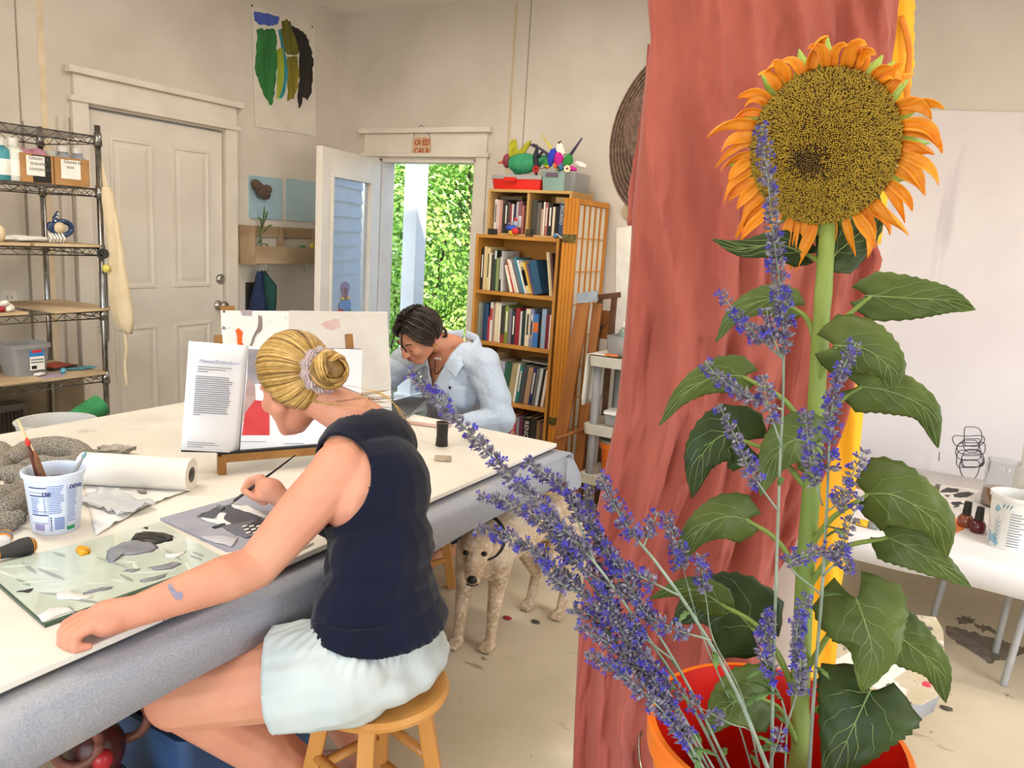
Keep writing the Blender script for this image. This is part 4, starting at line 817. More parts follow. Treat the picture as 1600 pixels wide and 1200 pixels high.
def spike(gs, pts, rnd, dens=1.0, rad=.0125, fade=0):
    L_ = sum((pts[i+1]-pts[i]).length for i in range(len(pts)-1)); n = max(3, int(L_/.0068*dens)); m = len(pts)-1
    for w_ in range(n):
        t = (w_+.5*rnd.random())/n; x = t*m; i = min(m-1, int(x)); p = pts[i].lerp(pts[i+1], x-i); d = (pts[i+1]-pts[i]).normalized(); u, v = perp(d); sz = (1-.45*t)*(1-fade*(1-t))
        for k in range(rnd.randint(8, 11)):
            a = rnd.uniform(0, 6.28); o_ = (u*cos(a)+v*sin(a)); dd = (o_*.9+d*rnd.uniform(.0, .9)).normalized(); q = p+o_*.0015
            floret(gs[0 if rnd.random() < .68 else 2], q, dd, rad*sz*rnd.uniform(.7, 1.25), .0021*sz+.0004)
            if rnd.random() < .14: blossom(gs[1], q+dd*rad*sz*.75, (dd+o_*.2).normalized(), .0042*sz+.0012)
def sprig(label, main, f0, f1, branches=(), seed=1, r0=.0028, leaves=0, dens=1.0):
    """main: (x, y, distance) from the bucket to the tip; florets between fractions f0 and f1"""
    rnd = random.Random(seed); P_ = bez([ad(*p) for p in main], 8); base = P_[0]; t = thing('sage_sprig', label, 'flower', base, 'purple sage sprigs in the orange bucket')
    n = len(P_)-1; G().tube(P_, [r0*.68*(1-.7*i/n) for i in range(n+1)], 7).build('stem', m_sst, t, smooth=True)
    gs = [G(), G(), G()]; spike(gs, P_[int(n*f0):int(n*f1)+1], rnd, dens)
    for br in branches:
        B_ = bez([ad(*p) for p in br], 6); bg = G().tube(B_, [.0014*(1-.6*i/(len(B_)-1)) for i in range(len(B_))], 5).build('branch', m_sst, t, smooth=True); spike(gs, B_[len(B_)//4:], rnd, dens*.95, .0115)
    for g_, m, nm in zip(gs, m_fl, ('buds', 'blossoms', 'calyces')):
        if g_.v: g_.build(nm, m, t, kind='stuff')
    for k in range(leaves):
        q = P_[rnd.randint(0, int(n*max(.15, f0*.9)))]; d = V((rnd.uniform(-1, 1), rnd.uniform(-1, 1), rnd.uniform(-.2, .7))).normalized(); u, v = perp(d); L1 = rnd.uniform(.018, .04); rows = [[q+d*L1*x-u*w_+V((0, 0, -.3*L1*x*x)), q+d*L1*x+v*.001+V((0, 0, -.3*L1*x*x)), q+d*L1*x+u*w_+V((0, 0, -.3*L1*x*x))] for x, w_ in ((0, .001), (.3, .004), (.5, .0025), (.65, .004), (1, .0004))]
        G().grid(rows).build('leaf', m_sgl, t, smooth=True, solid=.0005)
b0 = [(1215, 1240, .97), (1190, 1240, .96), (1150, 1245, .95), (1110, 1245, .95), (1225, 1235, .99), (1260, 1235, .985)]
sprig('long sage sprig reaching leftmost, in front of the dark-haired woman', [(1150, 1245, .95), (1085, 1110, .93), (1005, 985, .91), (930, 880, .89), (860, 805, .87), (780, 725, .85), (700, 640, .84), (638, 578, .83)], .46, 1, [[(930, 880, .89), (905, 820, .89), (885, 770, .90), (850, 740, .90), (818, 720, .90)], [(985, 960, .905), (955, 880, .91), (930, 830, .92), (915, 760, .92)]], 1, .0032, 3, 1.25)
sprig('sage sprig with its tip in front of the table apron', [(1130, 1245, .95), (1060, 1115, .93), (975, 985, .92), (900, 880, .91), (850, 820, .90), (795, 785, .90), (748, 775, .90)], .52, 1, [[(930, 920, .915), (880, 850, .91), (855, 805, .91)], [(1010, 1040, .93), (960, 960, .93), (935, 900, .93), (925, 850, .93)]], 2, .003, 2, 1.2)
sprig('sage sprig with its tip in front of the dog\'s head', [(1120, 1245, .94), (1040, 1120, .92), (960, 1000, .91), (890, 910, .90), (835, 862, .89), (790, 838, .89), (742, 825, .89)], .48, 1, [[(900, 925, .90), (868, 905, .89), (845, 870, .89)], [(985, 1040, .915), (935, 970, .91), (890, 950, .91)]], 3, .003, 2, 1.2)
sprig('low sage sprig pointing at the floor beside the dog', [(1110, 1245, .93), (1060, 1120, .91), (1005, 1050, .90), (950, 1005, .895), (900, 975, .89)], .35, 1, [[(1040, 1095, .905), (1000, 1010, .90), (985, 960, .90)]], 4, .0026, 2, 1.2)
sprig('lowest sage sprig drooping left over the bucket rim', [(1125, 1245, .90), (1075, 1160, .885), (1020, 1095, .875), (965, 1050, .87), (915, 1018, .87)], .25, 1, [[(1090, 1185, .89), (1045, 1105, .885), (1020, 1060, .885)]], 5, .0026, 2, 1.25)
sprig('pale straight sage stem leaning left across the terracotta dress', [(1215, 1240, .92), (1150, 1080, .91), (1085, 965, .905), (1030, 885, .90), (985, 830, .90), (955, 780, .90), (938, 740, .90)], .62, 1, [[(1060, 930, .90), (1010, 905, .90), (965, 880, .90), (935, 830, .90)], [(1110, 1000, .90), (1060, 985, .90), (1010, 960, .90), (985, 915, .90)], [(1005, 855, .90), (1015, 830, .905), (1028, 800, .905)]], 6, .0042, 3, 1.1)
sprig('tall sage sprig rising in front of the sunflower disc', [(1205, 1240, .95), (1208, 1060, .93), (1213, 900, .92), (1218, 740, .91), (1224, 600, .90), (1222, 480, .89), (1210, 380, .88), (1200, 280, .88), (1189, 196, .88)], .55, 1, [[(1222, 560, .895), (1185, 525, .89), (1155, 495, .89), (1123, 453, .89)], [(1222, 640, .90), (1170, 620, .895), (1130, 595, .89), (1100, 565, .89)], [(1217, 800, .91), (1175, 740, .90), (1150, 685, .90), (1122, 630, .90)], [(1222, 560, .895), (1205, 520, .885), (1197, 480, .885)], [(1222, 700, .90), (1205, 650, .885), (1195, 610, .885), (1192, 585, .885)]], 7, .0034, 6, 1.15)
sprig('sage sprig right of the sunflower stem against the saffron cloth', [(1262, 1240, .96), (1272, 1080, .945), (1284, 930, .93), (1292, 790, .92), (1296, 690, .91), (1303, 620, .90), (1318, 575, .90), (1338, 535, .90)], .50, 1, [[(1290, 800, .92), (1310, 785, .91), (1330, 745, .90), (1352, 702, .90)], [(1286, 900, .925), (1312, 870, .91), (1325, 825, .905), (1345, 775, .90)], [(1285, 790, .92), (1270, 740, .91), (1262, 690, .905), (1258, 640, .905)], [(1284, 930, .93), (1235, 885, .915), (1265, 866, .91), (1305, 862, .905), (1332, 895, .90)]], 8, .0036, 5, 1.15)
sprig('short sage sprig in front of the dress left of the stem', [(1185, 1240, .97), (1150, 1120, .96), (1100, 1000, .95), (1076, 920, .945), (1060, 860, .94), (1040, 802, .94)], .72, 1, [], 9, .0018, 2, 1.3)
sprig('short sage sprig hanging by the middle left leaf', [(1195, 1240, .96), (1160, 1090, .95), (1115, 1000, .94), (1104, 940, .935), (1098, 905, .935), (1094, 866, .93)], .68, 1, [], 10, .0018, 2, 1.3)
sprig('dense blue sage sprig low beside the sunflower stem', [(1225, 1235, .95), (1228, 1120, .94), (1205, 1060, .93), (1192, 1010, .925), (1200, 975, .92), (1202, 955, .92)], .42, 1, [[(1224, 1150, .94), (1250, 1060, .92), (1245, 985, .915), (1262, 930, .91)]], 11, .002, 5, 1.5)
sprig('thin sage stem with few buds in front of the bucket', [(1215, 1240, .93), (1180, 1150, .92), (1140, 1130, .91), (1085, 1100, .91), (1050, 1070, .91)], .55, 1, [[(1200, 1200, .93), (1215, 1160, .92), (1222, 1130, .92)]], 12, .0016, 4, .6)
sprig('bushy sage sprig crossing in front of the dress hem', [(1160, 1245, .94), (1080, 1080, .92), (1010, 960, .91), (955, 870, .90), (915, 810, .90), (890, 770, .90)], .38, 1, [[(1050, 1030, .915), (990, 985, .905), (930, 945, .90), (895, 905, .90)], [(1000, 945, .91), (960, 920, .90), (915, 890, .90), (880, 850, .895)]], 13, .003, 2, 1.2)
sprig('sage sprig bending low toward the stool', [(1140, 1245, .92), (1080, 1140, .905), (1030, 1060, .90), (985, 1010, .90), (955, 950, .90), (940, 910, .90)], .3, 1, [[(1050, 1090, .90), (1010, 1050, .895), (960, 1035, .89)]], 14, .0024, 2, 1.25)
# ------------------------------------------------------------------ chrome wire shelving and its contents
m_chr = mat('chrome wire', '#a5a3a0', '#84827f', scale=20, rough=.25, metal=1)
SXf, SXb, SYr, SYl = -3.45, -3.9, 2.215, .95
su = thing('wire_shelving', 'chrome wire shelving unit along the left wall', 'shelf', ((SXf+SXb)/2, (SYr+SYl)/2, 0))
for x in (SXf, SXb):
    for y in (SYr, SYl): G().tube([(x, y, 0), (x, y, 1.875)], .0125, 12).build('post', m_chr, su, smooth=True)
SZ = (1.83, 1.60, 1.335, 1.045, .745)
for z_ in SZ:
    fr = G()
    for zz in (z_-.004, z_-.036):
        for a, b in (((SXf, SYl), (SXf, SYr)), ((SXb, SYl), (SXb, SYr)), ((SXf, SYl), (SXb, SYl)), ((SXf, SYr), (SXb, SYr))): fr.tube([(*a, zz), (*b, zz)], .0032, 6)
    sh_ = fr.build('shelf_frame', m_chr, su, smooth=True)
    tr = G(); n = 34
    for x in (SXf, SXb): tr.tube([(x, SYl+(SYr-SYl)*k/n, z_-.006 if k % 2 else z_-.034) for k in range(n+1)], .0022, 5)
    tr.tube([(SXb+(SXf-SXb)*k/12, SYr, z_-.006 if k % 2 else z_-.034) for k in range(13)], .0022, 5); tr.build('truss_wire', m_chr, sh_)
    wr_ = G()
    for k in range(1, 46): y = SYl+(SYr-SYl)*k/46; wr_.tube([(SXb, y, z_-.002), (SXf, y, z_-.002)], .0018, 5)
    wr_.build('deck_wires', m_chr, sh_)
    for x in (SXf, SXb): G().lathe([(.0125, z_-.045), (.019, z_-.045), (.016, z_+.012), (.0125, z_+.012)], (x, SYr, 0), 14, None, False).build('collar', m_chr, sh_, smooth=True)
m_pb = mat('plywood board', '#cdb490', '#b89c76', scale=7, rough=.75); m_pbe = mat('plywood edge', '#dcb98c', '#c39a66', scale=30, rough=.8)
def board(label, y0, y1, x0, x1, z_, th=.012, rz=0):
    c = V(((x0+x1)/2, (y0+y1)/2, z_+th/2)); o = G().box(c, (x1-x0, y1-y0, th), Matrix.Rotation(rz, 3, 'Z')).build('plywood_board', m_pb, bevel=.001); return tag(o, label, 'board', 'plywood boards on the wire shelving')
Yp = lambda x, y, X_=SXf: ax(x, y, X_).y
board('plywood board under the blue clay figurine', Yp(53, 390), Yp(166, 388)-.01, -3.88, -3.44, 1.336)
board('plywood board left of the one under the blue figurine', 1.2, Yp(46, 390), -3.88, -3.44, 1.336)
board('plywood board jutting out right on the middle shelf', Yp(75, 485), Yp(168, 480)+.03, -3.86, -3.425, 1.046, .012, .06)
board('plywood board under the white clay rose', 1.2, Yp(52, 490)-.03, -3.86, -3.43, 1.046)
board('plywood board under the clear plastic tub', Yp(8, 595)-.02, Yp(168, 565)-.02, -3.86, -3.43, .746)
board('thin plywood board overhanging the lowest shelf edge', 1.2, Yp(60, 590), -3.84, -3.40, .7585, .010)
# bottles and jars on the 1.6 m shelf
def bottle(name, label, c, r, h, m, mcap, cr=.5, ch=.18, group=None, n=18, band=None):
    c = V(c); t = thing(name, label, 'bottle', c, group)
    G().lathe([(0, 0), (r*.94, 0), (r, h*.02), (r, h*.66), (r*.92, h*.73), (r*cr*.9, h*.80), (r*cr*.85, h*(1-ch)), (0, h*(1-ch))], c, n).build('bottle_body', m, t, smooth=True, auto=40)
    G().lathe([(0, h*(1-ch)), (r*cr, h*(1-ch)), (r*cr, h*.985), (r*cr*.9, h), (0, h)], c, n).build('cap', mcap, t, smooth=True, auto=40)
    if band: G().lathe([(r+.0008, h*.12), (r+.0008, h*.5)], c, n, None, False).build('label_band', band, t, smooth=True)
    return t
m_wp = mat('white plastic', '#e9e6e0', '#dcd8d0', scale=10, rough=.4); m_teal = mat('teal paint bottle', '#4f9aa6', '#3f8490', scale=12, rough=.35); m_pale = mat('pale paint bottle', '#dfe0d4', '#cfd2c4', scale=12, rough=.35)
m_paper = mat('label paper', '#f3efe6', '#e8e3d8', scale=14, rough=.8)
z1 = 1.602; xb = -3.52
bottle('paint_bottle', 'teal paint bottle at the left end of the top row', (xb, Yp(3, 290, xb), z1), .036, .17, m_teal, m_wp, .55, band=m_paper)
bottle('paint_bottle', 'pale green paint bottle beside the cardboard boxes', (xb, Yp(27, 290, xb)-.01, z1), .038, .175, m_pale, m_wp, .55, band=m_paper)
bottle('paint_bottle', 'white capped bottle behind the pale green one', (xb-.09, Yp(19, 285, xb-.09), z1), .034, .175, m_pale, m_wp, .55)
m_card = mat('cardboard', '#b98a58', '#a67846', scale=10, rough=.85); m_blk = mat('black plastic', '#26241f', '#1a1815', scale=10, rough=.5)
def cbox(label, y0, y1, x0, x1, z0, h, lines, blackp):
    t = thing('cardboard_box', label, 'box', ((x0+x1)/2, (y0+y1)/2, z0), 'open cardboard boxes'); th = .004
    for lo, hi in (((x0, y0, z0), (x1, y1, z0+th)), ((x1-th, y0, z0+th), (x1, y1, z0+h)), ((x0, y0, z0+th), (x0+th, y1, z0+h)), ((x0+th, y0, z0+th), (x1-th, y0+th, z0+h)), ((x0+th, y1-th, z0+th), (x1-th, y1, z0+h))): G().b2(lo, hi).build('side', m_card, t)
    if blackp: G().b2((x1, (y0+y1)/2-.02, z0+.002), (x1+.0008, (y0+y1)/2+.058, z0+h-.003)).build('black_tape', m_blk, t)
    w_ = (y1-y0)*.56; yc = (y0+y1)/2-.008; nt = G().b2((x1+.001, yc-w_/2, z0+h*.24), (x1+.002, yc+w_/2, z0+h*.93)).build('paper_note', m_paper, t)
    for k, ln in enumerate(lines): text('note_line', ln, pl('pencil', '#6d665e', rough=.9), nt, (x1+.0024, yc-w_*.36, z0+h*.80-k*.022), (0, 1, 0), (0, 0, 1), .022)
    return t
cbox('open cardboard box with a three-line handwritten note', Yp(37, 290)+.006, Yp(90, 290), -3.74, -3.475, z1, .118, ['Glazes to', ' transfer', 'containers'], True)
cbox('open cardboard box with a two-line handwritten note', Yp(90, 290)+.006, Yp(146, 294), -3.74, -3.475, z1, .118, ['Glazes to', '  test'], False)
m_greyp = mat('grey jar', '#a9abb0', '#93959b', scale=8, rough=.4)
for k, (X_, lab) in enumerate(((100, 'grey squat jar on the left of the two-line note box'), (122, 'grey squat jar on the right of the two-line note box'))): bottle('glaze_jar', lab, (-3.56, Yp(X_, 290, -3.56)+.004, z1+.005), .036, .165, m_greyp, m_wp, .62, .14, 'grey glaze jars in the box', band=None)
m_pink = mat('pink clay', '#c98ca0', '#b57589', scale=20, rough=.7)
for k, (X_, r_, lab, m) in enumerate(((38, .035, 'dusty pink lump behind the left cardboard box', m_pink), (58, .042, 'big pink clay ball in the left cardboard box', m_pink), (80, .036, 'pale clear jar in the left cardboard box', mat('pale jar', '#c9c9bd', '#b5b5a8', scale=9, rough=.3)))):
    c = V((-3.60, Yp(X_, 250, -3.60), z1+.012)); g = G()
    if k < 2: g.ell(c+V((0, 0, .10)), (r_, r_, r_*.95)); g.tube([c+V((0, 0, .004)), c+V((0, 0, .08))], r_*.6, 12); g.tube([c+V((r_*.9, .0, .085+.012*cos(a))) + V((0, .012*sin(a), 0)) for a in [2*pi*q/10 for q in range(11)]], .0035, 6)
    else: g.lathe([(0, 0), (r_, 0), (r_, .1), (r_*.85, .12), (r_*.85, .135), (0, .135)], c, 16)
    tag(g.build('clay_ball' if k < 2 else 'glass_jar', m, smooth=True), lab, 'clay' if k < 2 else 'jar')
# figurines
m_bluec = mat('blue glaze', '#2c4468', '#1d2f4d', scale=30, rough=.35, coat=.3); m_cream = mat('cream glaze', '#d9c4a0', '#c8b08a', scale=30, rough=.4)
fx = -3.52; f0 = ax(96, 383, fx); f0.z = 1.349; fg = thing('clay_figurine', 'blue and cream clay figurine with a spotted horn', 'figurine', f0); sc = .0029
def fp(x, y): p = ax(x, y, fx); return p
G().tube([fp(82+10+22*.5+15*cos(a)-6, 357+11*sin(a)) for a in [2*pi*k/20 for k in range(21)]], .012, 10).build('ring_handle', m_bluec, fg, smooth=True)
G().ell(fp(91, 356), (.022, .03, .03)).build('cup', m_cream, fg, smooth=True); G().ell(fp(79, 354), (.014, .018, .022)).build('ear', m_bluec, fg, smooth=True)
G().tube([fp(84, 350), fp(86, 340), fp(90, 330)], [.008, .011, .003], 8).build('horn', m_bluec, fg, smooth=True)
for q in ((85, 345), (87, 339), (89, 334)): G().ell(fp(*q)+V((.008, 0, 0)), (.004, .004, .004)).build('spot', m_wp, fg, smooth=True)
b1 = fp(90, 368); G().tube([b1, fp(93, 376), V((fx, fp(94, 383).y, 1.352))], [.014, .012, .016], 10).build('foot', m_bluec, fg, smooth=True)
wf = thing('clay_creature', 'small white many-legged clay creature beside the blue figurine', 'figurine', V((fx+.02, Yp(82, 383, fx), 1.349)))
for k in range(5): c = V((fx+.02, Yp(74+5*k, 383, fx), 1.353)); G().tube([c, c+V((.01, .004, .018)), c+V((.012, -.01, .038))], [.007, .006, .003], 8).build('leg', m_wp, wf, smooth=True)
def blob(name, label, cat, c, rad, m, amp=.25, fr=12, R=None, seed=0, parent=None):
    g = G().ell((0, 0, 0), (1, 1, 1), None, 20, 12); 
    for v in g.v: k = 1+amp*nz(v*fr*.2, 1, seed); v.x *= rad[0]*k; v.y *= rad[1]*k; v.z *= rad[2]*k
    if R:
        for i, v in enumerate(g.v): g.v[i] = R @ v
    zmin = min(v.z for v in g.v); g.v = [v+V(c)-V((0, 0, zmin)) for v in g.v]; o = g.build(name, m, parent, smooth=True)
    return tag(o, label, cat) if label else o
m_porc = mat('white porcelain', '#eee6da', '#ded4c4', scale=14, rough=.45)
rs_ = thing('clay_rose', 'white clay rose on the middle shelf', 'figurine', V((-3.47, Yp(11, 482, -3.47), 1.06)))
for k in range(7): a = k*.9; G().ell(V((-3.47, Yp(11, 482, -3.47), 1.078))+V((.013*cos(a), .013*sin(a), .004*k-.006)), (.016, .016, .012), Euler((.5*cos(a), .5*sin(a), a)).to_matrix()).build('rose_petal', m_porc, rs_, smooth=True)
blob('clay_piece', 'small red glazed piece beside the white clay rose', 'clay', (-3.46, Yp(1, 482, -3.46), 1.059), (.014, .02, .012), mat('red glaze', '#b3262c', '#8f1c22', scale=20, rough=.35))
blob('clay_piece', 'yellowish clay block at the left end of the figurine shelf', 'clay', (-3.47, Yp(0, 370, -3.47), 1.349), (.02, .022, .035), m_cream, .1)
blob('crumpled_paper', 'crumpled grey-white paper left of the clay creature', 'paper', (-3.55, Yp(38, 378, -3.55), 1.349), (.05, .13, .012), m_paper, .5)
# clear tub with a printed label
m_clear = mat('frosted clear plastic', '#dcdbda', '#cfcecd', scale=6, rough=.3, trans=.75, ior=1.2)
tc_ = V((-3.55, Yp(37, 555, -3.55), .759)); tub = thing('plastic_tub', 'clear plastic tub with a red and blue label on the lowest shelf', 'tub', tc_)
def rrect(hx, hy, z_, r=.02, c=V()): return [c+V((sx*(hx-r)+r*cos(a0+b), sy*(hy-r)+r*sin(a0+b), z_)) for sx, sy, a0 in ((1, 1, 0), (-1, 1, pi/2), (-1, -1, pi), (1, -1, 3*pi/2)) for b in (0, pi/6, pi/3, pi/2)]
G().loft([rrect(.062, .066, 0, .02, tc_), rrect(.068, .078, .13, .02, tc_), rrect(.076, .086, .132, .02, tc_), rrect(.076, .086, .15, .02, tc_), rrect(.066, .076, .15, .02, tc_), rrect(.06, .064, .006, .02, tc_)], True, True).build('tub_body', m_clear, tub, smooth=True, auto=40)
lx = tc_.x+.069
G().b2((lx, tc_.y-.012, tc_.z+.095), (lx+.001, tc_.y+.05, tc_.z+.122)).build('label_band', pl('label blue', '#2d7fc4'), tub); G().b2((lx, tc_.y-.012, tc_.z+.035), (lx+.001, tc_.y+.05, tc_.z+.095)).build('label_sheet', m_paper, tub); G().b2((lx+.001, tc_.y-.002, tc_.z+.112), (lx+.0018, tc_.y+.04, tc_.z+.123)).build('label_logo', pl('label red', '#d42a3c'), tub)
for k in range(2): G().b2((lx+.001, tc_.y-.008, tc_.z+.078-k*.012), (lx+.0014, tc_.y+.046, tc_.z+.084-k*.012)).build('print_line', pl('print grey', '#7a7d84'), tub)
G().b2((lx+.001, tc_.y-.006, tc_.z+.04), (lx+.0014, tc_.y+.016, tc_.z+.055)).build('barcode', m_blk, tub)
for lab, X_, Yp_, xx, m, sz in (('red paper on the pile beside the plastic tub', 85, 541, -3.66, pl('red paper', '#c8584a', rough=.7), (.10, .12, .003)), ('dark paper pile beside the plastic tub', 85, 547, -3.66, pl('dark paper', '#4a453f', rough=.8), (.12, .15, .010)), ('lilac paper in front of the plastic tub', 68, 566, -3.50, pl('lilac paper', '#b3a3b4', rough=.8), (.11, .15, .002))):
    c = V((xx, Yp(X_, Yp_, xx), .759+(.0105 if 'red' in lab else 0))); tag(G().box(c+V((0, 0, sz[2]/2)), sz, Matrix.Rotation(.3 if 'lilac' not in lab else -.1, 3, 'Z')).build('paper_sheet', m), lab, 'paper')
blob('clay_piece', 'white clay piece lying on the lilac paper', 'clay', (-3.49, Yp(60, 565, -3.49), .762), (.012, .028, .009), m_porc, .5)
blob('clay_piece', 'small teal cube on the lowest shelf', 'clay', (-3.50, Yp(98, 560, -3.50), .759), (.012, .013, .013), pl('teal piece', '#5fa8b8'), .15)
blob('clay_piece', 'flat teal pieces lying at the right of the lowest shelf', 'clay', (-3.56, Yp(127, 556, -3.56), .759), (.03, .07, .004), pl('teal piece', '#5fa8b8'), .5)
# apron hung on the corner post
m_apr = mat('unbleached canvas', '#dcc9a8', '#cdb894', scale=9, rough=.85, bump=.3, bscale=16, dist=.008)
nrm_ = V((FW.x, FW.y, 0)).normalized(); pdA = V((-3.40, 2.25, 0)).dot(nrm_)
an = thing('canvas_apron', 'beige canvas apron hanging on the corner of the wire shelving', 'apron', V((-3.40, 2.27, .82)))
pxloft('cloth', [(292, 161, 172), (310, 160, 177), (350, 165, 186), (400, 170, 194), (440, 169, 200), (480, 172, 206), (505, 180, 209), (522, 198, 205)], 1, .022, m_apr, an, .008, 2.2, 40, 40, pd=pdA)
onp = lambda x, y: EYE+ray(x, y)*(pdA/ray(x, y).dot(nrm_))
G().tube(bez([onp(148, 219), onp(155, 250), onp(163, 285), onp(166, 300)], 5), .013, 8, True, .2, RT).build('neck_strap', m_apr, an, smooth=True)
G().tube(bez([onp(195, 520), onp(197, 545), onp(195, 570), onp(198, 605)], 5), .008, 8, True, .2, RT).build('waist_tie', m_apr, an, smooth=True)
c = onp(163, 396); tag(G().lathe([(.012, -.008), (.024, -.008), (.024, .008), (.012, .008), (.012, -.008)], c+V((.02, -.02, 0)), 24, basis(x=(0, 0, 1), z=-nrm_), False).build('tape_roll', m_blk, smooth=True, auto=40), 'black tape roll hanging on the corner shelf post', 'tape')
tag(G().ell(onp(168, 419)+V((.02, -.02, 0)), (.017, .017, .019)).build('yellow_ball', mat('yellow wool', '#d9cf6a', '#c4b850', scale=40, rough=.9), smooth=True), 'small yellow ball hanging below the black tape roll', 'ball')
gp = [ax(x, y, -3.475) for x, y in ((154, 425), (165, 425), (169, 530), (165, 537), (156, 520))]; tag(G().prism(gp, (.012, 0, 0)).build('grey_paddle', pl('grey plastic', '#8f8d88')), 'grey flat paddle hanging behind the beige apron', 'paddle')
# floor level below the shelf
m_kb = mat('brown card sheet', '#8a7a66', '#776853', scale=5, rough=.85)
tag(G().b2((-3.93, 1.2, 0), (-3.915, Yp(130, 620, -3.92), .70)).build('card_sheet', m_kb), 'large brown card sheet standing below the wire shelving', 'cardboard')
vt = thing('vent_heater', 'dark slatted heater below the wire shelving', 'heater', (-3.80, Yp(14, 640, -3.8), 0)); yy = Yp(14, 640, -3.8)
G().b2((-3.88, yy-.10, 0), (-3.78, yy+.07, .58)).build('casing', pl('heater grey', '#6a6057', rough=.5), vt)
for k in range(9): G().b2((-3.78, yy-.09+k*.0165, .06), (-3.772, yy-.081+k*.0165, .55)).build('slat', pl('heater dark', '#3d352d', rough=.5), vt)
ga, gb = ax(105, 668, -3.3), ax(158, 632, -3.3); ga, gb = gb+(ga-gb)*2.6, gb
tag(G().tube([ga, lerp(ga, gb, .1), lerp(ga, gb, .9), gb], [.05, .052, .052, .05], 20).build('green_roll', mat('green mat', '#3f9a5c', '#31814a', scale=20, rough=.75), smooth=True, auto=40), 'green foam roll leaning below the wire shelving', 'roll')
cb = ax(88, 668, -3.1); ht = cb.z+.03; hb = thing('laundry_tub', 'white handled tub behind the work table', 'tub', (cb.x, cb.y, 0))
G().lathe([(.0, 0), (.11, 0), (.14, ht-.02), (.15, ht), (.135, ht), (.1, .1), (.0, .1)], (cb.x, cb.y, 0), 28).build('tub_body', m_wp, hb, smooth=True, auto=40)
G().tube([(cb.x+.145*cos(a), cb.y+.145*sin(a), ht-.03-.03*cos(a*1.2)) for a in [-1.2+2.4*k/12 for k in range(13)]], .012, 8).build('rim_handle', m_wp, hb, smooth=True)
# ------------------------------------------------------------------ things on the left wall and above the garden door
wx = XL+.002
def zp(X, Y, k=4, ox=350, oy=0): return (ox+X/k, oy+Y/k)
def wallpoly(pts, m, nm, parent, x0, th): return G().prism([ax(x, y, x0) for x, y in pts], (th, 0, 0)).build(nm, m, parent)
pg_ = thing('abstract_painting', 'unframed sheet with bold green, blue and black brush strokes', 'painting', ax(445, 205, wx))
wallpoly([(392, 8), (490, 41), (493, 213), (470, 209), (398, 198)], mat('painting paper', '#ded5c8', '#d2c9bb', scale=6, rough=.8, spots=[('#8d8478', 60, .74, .02)]), 'paper', pg_, wx, .004)
STK = [('#4a62b8', '#3d52a0', [(185, 75), (200, 72), (300, 90), (345, 105), (340, 130), (330, 155), (280, 160), (215, 150), (190, 130)]),
 ('#2f7a3a', '#1f6030', [(205, 185), (230, 178), (250, 185), (305, 178), (322, 190), (328, 260), (328, 420), (318, 560), (300, 660), (285, 655), (240, 580), (215, 500), (195, 460), (195, 380), (205, 300)]),
 ('#2e8f9a', '#1f7484', [(335, 190), (355, 180), (365, 230), (385, 340), (398, 400), (392, 500), (375, 590), (355, 615), (340, 610), (370, 450), (360, 330)]),
 ('#a9b83a', '#8a9c28', [(330, 310), (360, 300), (370, 340), (375, 440), (362, 560), (340, 620), (325, 615), (330, 480)]),
 ('#6d6a1e', '#4c4a16', [(360, 140), (385, 120), (410, 130), (430, 200), (460, 260), (470, 330), (455, 345), (395, 345), (370, 290), (358, 200)]),
 ('#8a7d1e', '#665c12', [(395, 350), (450, 350), (465, 400), (468, 480), (455, 560), (430, 620), (400, 630), (395, 500)]),
 ('#25211f', '#161312', [(410, 150), (440, 165), (480, 190), (520, 230), (548, 330), (557, 380), (552, 480), (548, 580), (520, 625), (490, 600), (478, 660), (465, 680), (462, 600), (470, 500), (470, 330), (450, 250)])]
def rough(pts, a=3, n=3, seed=0):        # ragged brush edge
    out = []; rnd = random.Random(seed)
    for i, p in enumerate(pts):
        q = pts[(i+1) % len(pts)]
        for k in range(n): t = k/n; out.append((p[0]+(q[0]-p[0])*t+rnd.uniform(-a, a), p[1]+(q[1]-p[1])*t+rnd.uniform(-a, a)))
    return out
for i, (c1, c2, pts) in enumerate(STK): wallpoly([zp(*p) for p in rough(pts, 5, 4, i)], mat('brush paint %d' % i, c1, c2, scale=30, stretch=(1, 1, .15), rough=.5, bump=.4, dist=.004), 'brush_stroke', pg_, wx+.004+.0004*i, .002)
for q in ((394, 9), (488, 42)): G().ell(ax(*q, wx+.006), (.004, .006, .006)).build('push_pin', m_blk, pg_, smooth=True)
m_mir = mat('acrylic mirror', '#d3edf4', '#c3e2ec', scale=5, rough=.3, metal=.55, bump=.15, bscale=9, dist=.01)
def rpoly(x0, y0, x1, y1, r, X_, dx=0): # rounded rectangle on the left wall, from two opposite corners in the frame
    a = ax(x0, y0, X_); b = ax(x1, y1, X_); lo, hi = min(a.y, b.y), max(a.y, b.y); zl, zh = min(a.z, b.z), max(a.z, b.z); pts = []
    for cy, cz, a0 in ((hi-r, zh-r, 0), (lo+r, zh-r, pi/2), (lo+r, zl+r, pi), (hi-r, zl+r, 3*pi/2)):
        for k in range(5): an_ = a0+k*pi/8; pts.append(V((X_, cy+r*cos(an_), cz+r*sin(an_))))
    return pts
for i, (q, lab) in enumerate((((388, 273, 440, 344), 'pale blue acrylic mirror with a brown sponge stuck on it'), ((446, 278, 492, 347), 'acrylic mirror nearest the open garden door'))):
    o = G().prism(rpoly(*q, .02, wx), (.006, 0, 0)).build('wall_mirror', m_mir); tag(o, lab, 'mirror', 'acrylic mirrors on the left wall')
m_sp = mat('brown sponge', '#6b5748', '#493a30', scale=60, rough=.95, bump=.6, dist=.006)
